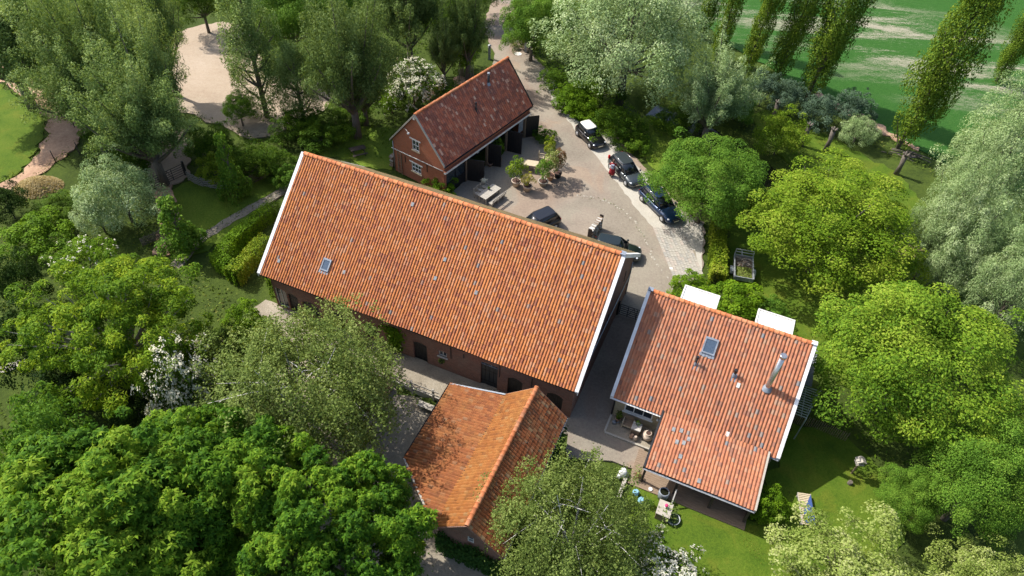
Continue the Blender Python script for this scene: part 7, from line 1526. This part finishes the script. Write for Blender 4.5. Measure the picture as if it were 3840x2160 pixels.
# timber deck under the lean-to
dk = thing('timber_deck', 'dark timber deck under the lean-to roof', 'deck', HOUSE(0, 0), HOUSE.a)
for i in range(26): t_ = -9.72+i*0.145; MB().box(-2.55 if t_ < -7.2 else LS0, 4.6, t_, t_+0.138, -0.12, 0.06).build('board', 'wood_brown' if t_ < -7.2 else 'wood_brown', dk)
slp = thing('sleeper_beam', 'pale timber sleeper edging the deck and lawn', 'beam', HOUSE(0, 0), HOUSE.a); MB().box(-2.85, -2.62, -10.9, -9.1, -0.1, 0.16).build('beam', 'wood_grey', slp, 0.02)
bl_ = thing('water_barrel', 'dark open water butt at the corner of the deck', 'barrel', H3(-0.35, -9.75, 0.0)); MB().lathe([(0.27, 0), (0.33, 0.4), (0.33, 0.7), (0.29, 0.78), (0.26, 0.78), (0.26, 0.7)], sides=18, cap=(True, False)).build('body', 'lead', bl_); MB().lathe([(0.26, 0), (0.26, 0.01)], (0, 0, 0.70), 16).build('water', 'water', bl_)
bxx = thing('wooden_chest', 'grey brown wooden chest on the lawn in front of the deck', 'chest', H3(-0.05, -10.75, 0.0), HOUSE.a); MB().box(-0.38, 0.38, -0.45, 0.45, -0.1, 0.62).build('body', 'wood_brown', bxx); MB().box(-0.42, 0.42, -0.49, 0.49, 0.622, 0.68).build('lid', 'wood_grey', bxx)
tin = thing('flower_tin', 'white pot with pink flower on the wooden chest', 'flower pot', H3(-0.02, -10.65, 0.68)); MB().lathe([(0.09, 0), (0.11, 0.16)], sides=12).build('pot', 'white', tin); M['pink'] = simple('pink_petals', (0.75, 0.04, 0.16), 0.7); MB().lathe([(0.03, 0.16), (0.11, 0.2), (0.10, 0.28), (0.03, 0.31)], sides=9).build('blossom', 'pink', tin)
rst = thing('trough_ring', 'round metal tub with pale plants beside the chest', 'planter', H3(0.62, -10.85, -0.1), 0); MB().lathe([(0.34, 0), (0.4, 0.28), (0.36, 0.28), (0.34, 0.2)], sides=20, cap=(True, False)).build('tub', 'zinc', rst); P4 = unit(r_.normal(size=(160, 3)))*np.array((0.3, 0.3, 0.1))+np.array((0, 0, 0.24)); link(bpy.data.objects.new('plants', leaf_quads(P4, r_.normal(size=P4.shape)+np.array((0, 0, 1)), 0.11*np.ones(160), 0.5, r_, 'l_teal', 'plants')), rst)
for i, (s_, t_, mt, lb) in enumerate(((-1.9, -10.2, 'lead', 'pale blue enamel jug on the grass by the deck'), (-1.45, -10.55, 'lead', 'smaller blue enamel pot nearer the chest'))):
    e = thing('enamel_pot', lb, 'jug', H3(s_, t_, -0.05)); M.setdefault('enamel', simple('blue_enamel', (0.22, 0.42, 0.52), 0.35)); MB().lathe([(0.14, 0), (0.2, 0.12), (0.19, 0.3), (0.12, 0.36), (0.14, 0.42)], sides=14).build('body', 'enamel', e); MB().tube([(0.12, 0, 0.38), (0.27, 0, 0.3), (0.2, 0, 0.14)], 0.018, 5).build('handle', 'enamel', e)
grow('potplant', 'deck_plant', 'bright green plant between the blue pots and the chest', HOUSE(-0.95, -10.6, -0.05), 0.6, 0.6, cat='plant', mat='l_lime', foliage='foliage', stem='stem')
grow('potplant', 'deck_plant', 'pink flowering plant on the deck boards', HOUSE(-2.1, -9.2, 0.02), 0.55, 0.6, cat='plant', mat='l_red', foliage='foliage', stem='stem')
bowl = tag(MB().lathe([(0.05, 0), (0.13, 0.06), (0.12, 0.06), (0.05, 0.02)], sides=14).build('food_bowl', 'white'), 'small white bowl on the deck edge', 'bowl'); bowl.location = H3(-1.15, -9.55, 0.06)
gr = thing('glass_rail', 'pale railing post standing at the deck edge', 'post', H3(0.25, -10.0, 0.0), HOUSE.a); MB().bar((0, -0.35, 0.05), (0.0, 0.45, 1.15), 0.07).build('pole', 'white_old', gr); MB().box(-0.04, 0.04, -0.42, -0.3, -0.1, 0.1).build('foot', 'white_old', gr)
wb = thing('white_bundle', 'lumpy white bundle on the grass by the patio corner', 'bundle', G3(1563, 1195, -0.1)); mbb = MB(); mbb.lathe([(0.17, 0), (0.25, 0.12), (0.27, 0.34), (0.24, 0.52), (0.15, 0.62), (0.03, 0.64)], (0.08, 0.05, 0), 14); mbb.build('main_bag', 'white', wb); MB().lathe([(0.10, 0), (0.16, 0.1), (0.15, 0.26), (0.06, 0.34)], (-0.22, -0.16, 0), 12).build('side_bag', 'white', wb)
# slatted sunbed with blue cushion
sp_ = g(2030, 1278, 0.35); sbz = heading(g(2020, 1245), g(2030, 1310)); su = thing('sun_lounger', 'slatted wooden lounger with blue cushion below the flowering tree', 'sun lounger', (sp_.x, sp_.y, -0.08), sbz)
for i in range(18): MB().box(-1.0+i*0.115, -0.92+i*0.115, -0.36, 0.36, 0.33, 0.36).build('slat', 'wood_pale', su)
for sy in (-1, 1):
    MB().box(-1.02, 1.08, sy*0.38-0.025, sy*0.38+0.025, 0.28, 0.35).build('side_rail', 'wood_grey', su)
    for x in (-0.85, 0.9): MB().box(x-0.03, x+0.03, sy*0.38-0.03, sy*0.38+0.03, 0, 0.28).build('leg', 'wood_grey', su)
M['bluecloth'] = simple('blue_canvas', (0.035, 0.075, 0.22), 0.85, var=0.15)
MB().prism([(-0.95, 0.36), (0.95, 0.36), (0.95, -0.2), (0.2, -0.2)], (0, 0, 0), X, Y, Z, 0.365, 0.43).build('cushion', 'bluecloth', su)
# bird table and its block
bt = thing('bird_table', 'wooden bird table on the lawn beside the large walnut', 'bird table', G3(2142, 1190, -0.1)); MB().box(-0.04, 0.04, -0.04, 0.04, 0, 1.3).build('post', 'wood_brown', bt); MB().box(-0.25, 0.25, -0.2, 0.2, 1.3, 1.34).build('tray', 'wood_grey', bt); MB().prism([(-0.3, 1.6), (0.3, 1.6), (0, 1.8)], (0, -0.22, 0), X, Z, Y, 0, 0.44).build('roof', 'wood_grey', bt)
for sx in (-0.2, 0.2): MB().box(sx-0.02, sx+0.02, -0.02, 0.02, 1.34, 1.6).build('upright', 'wood_grey', bt)
stp = tag(MB().tube([(0, 0, -0.2), (0, 0, 0.22)], [0.16, 0.13], 9).build('stump', 'bark'), 'short dark stump on the sunny lawn patch', 'stump'); stp.location = G3(2137, 1216, 0)
# picnic bench in the shade behind the barn
pb = g(902, 387); pbn = thing('picnic_bench', 'dark picnic bench on the shaded grass left of the coach house', 'bench', (pb.x, pb.y, -0.1), 0.5)
for i in range(4): MB().box(-0.7, 0.7, -0.3+i*0.15, -0.17+i*0.15, 0.7, 0.74).build('plank', 'darkwood', pbn)
for sy in (-1, 1):
    MB().box(-0.7, 0.7, sy*0.65-0.1, sy*0.65+0.1, 0.42, 0.46).build('seat', 'darkwood', pbn)
    for sx in (-1, 1): MB().bar((sx*0.5, sy*0.55, 0), (sx*0.5, sy*0.15, 0.69), 0.07, 0.05).build('leg', 'darkwood', pbn)
wdp = thing('firewood_pile', 'dark firewood stacked against the far corner of the coach house', 'firewood', STABLE(-6.0, 3.55), STABLE.a); rr_ = random.Random(8)
for j in range(8):
    for i in range(9): inst('log', log_me[1 if rr_.random() < 0.7 else 2], wdp, (i*0.16+(j % 2)*0.08, rr_.uniform(-.05, .05), 0.08+j*0.142), rr_.gauss(0, .08))
# moss and weeds in the joints along the yard edges
cover('edge_weeds', 'thin weeds along the edges of the yard and drive', [VV((1440, 486), (1530, 502), (1600, 552), (1640, 625), (1650, 660), (1632, 630), (1592, 560), (1525, 512), (1440, 494)), VV((1545, 330), (1660, 458), (1745, 545), (1735, 552), (1650, 470), (1540, 342)), VV((1412, 235), (1490, 298), (1545, 330), (1540, 338), (1480, 306), (1405, 245))], 40, 0.16, 0.10, 'l_weed', 31, 'weeds').location = (0, 0, 0.1)
# fallen petals on the lawn
pet = np.random.default_rng(5); c_ = g(2035, 815); Pp = np.stack([c_.x+pet.normal(0, 0.7, 260), c_.y+pet.normal(0, 0.9, 260), np.zeros(260)-0.03], 1)
tag(link(bpy.data.objects.new('fallen_petals', leaf_quads(Pp, pet.normal(0, 0.2, Pp.shape)+np.array((0, 0, 1)), 0.07*np.ones(260), 0.8, pet, 'flower', 'fallen_petals'))), 'white petals scattered on the lawn behind the cottage', 'petals', kind='stuff')
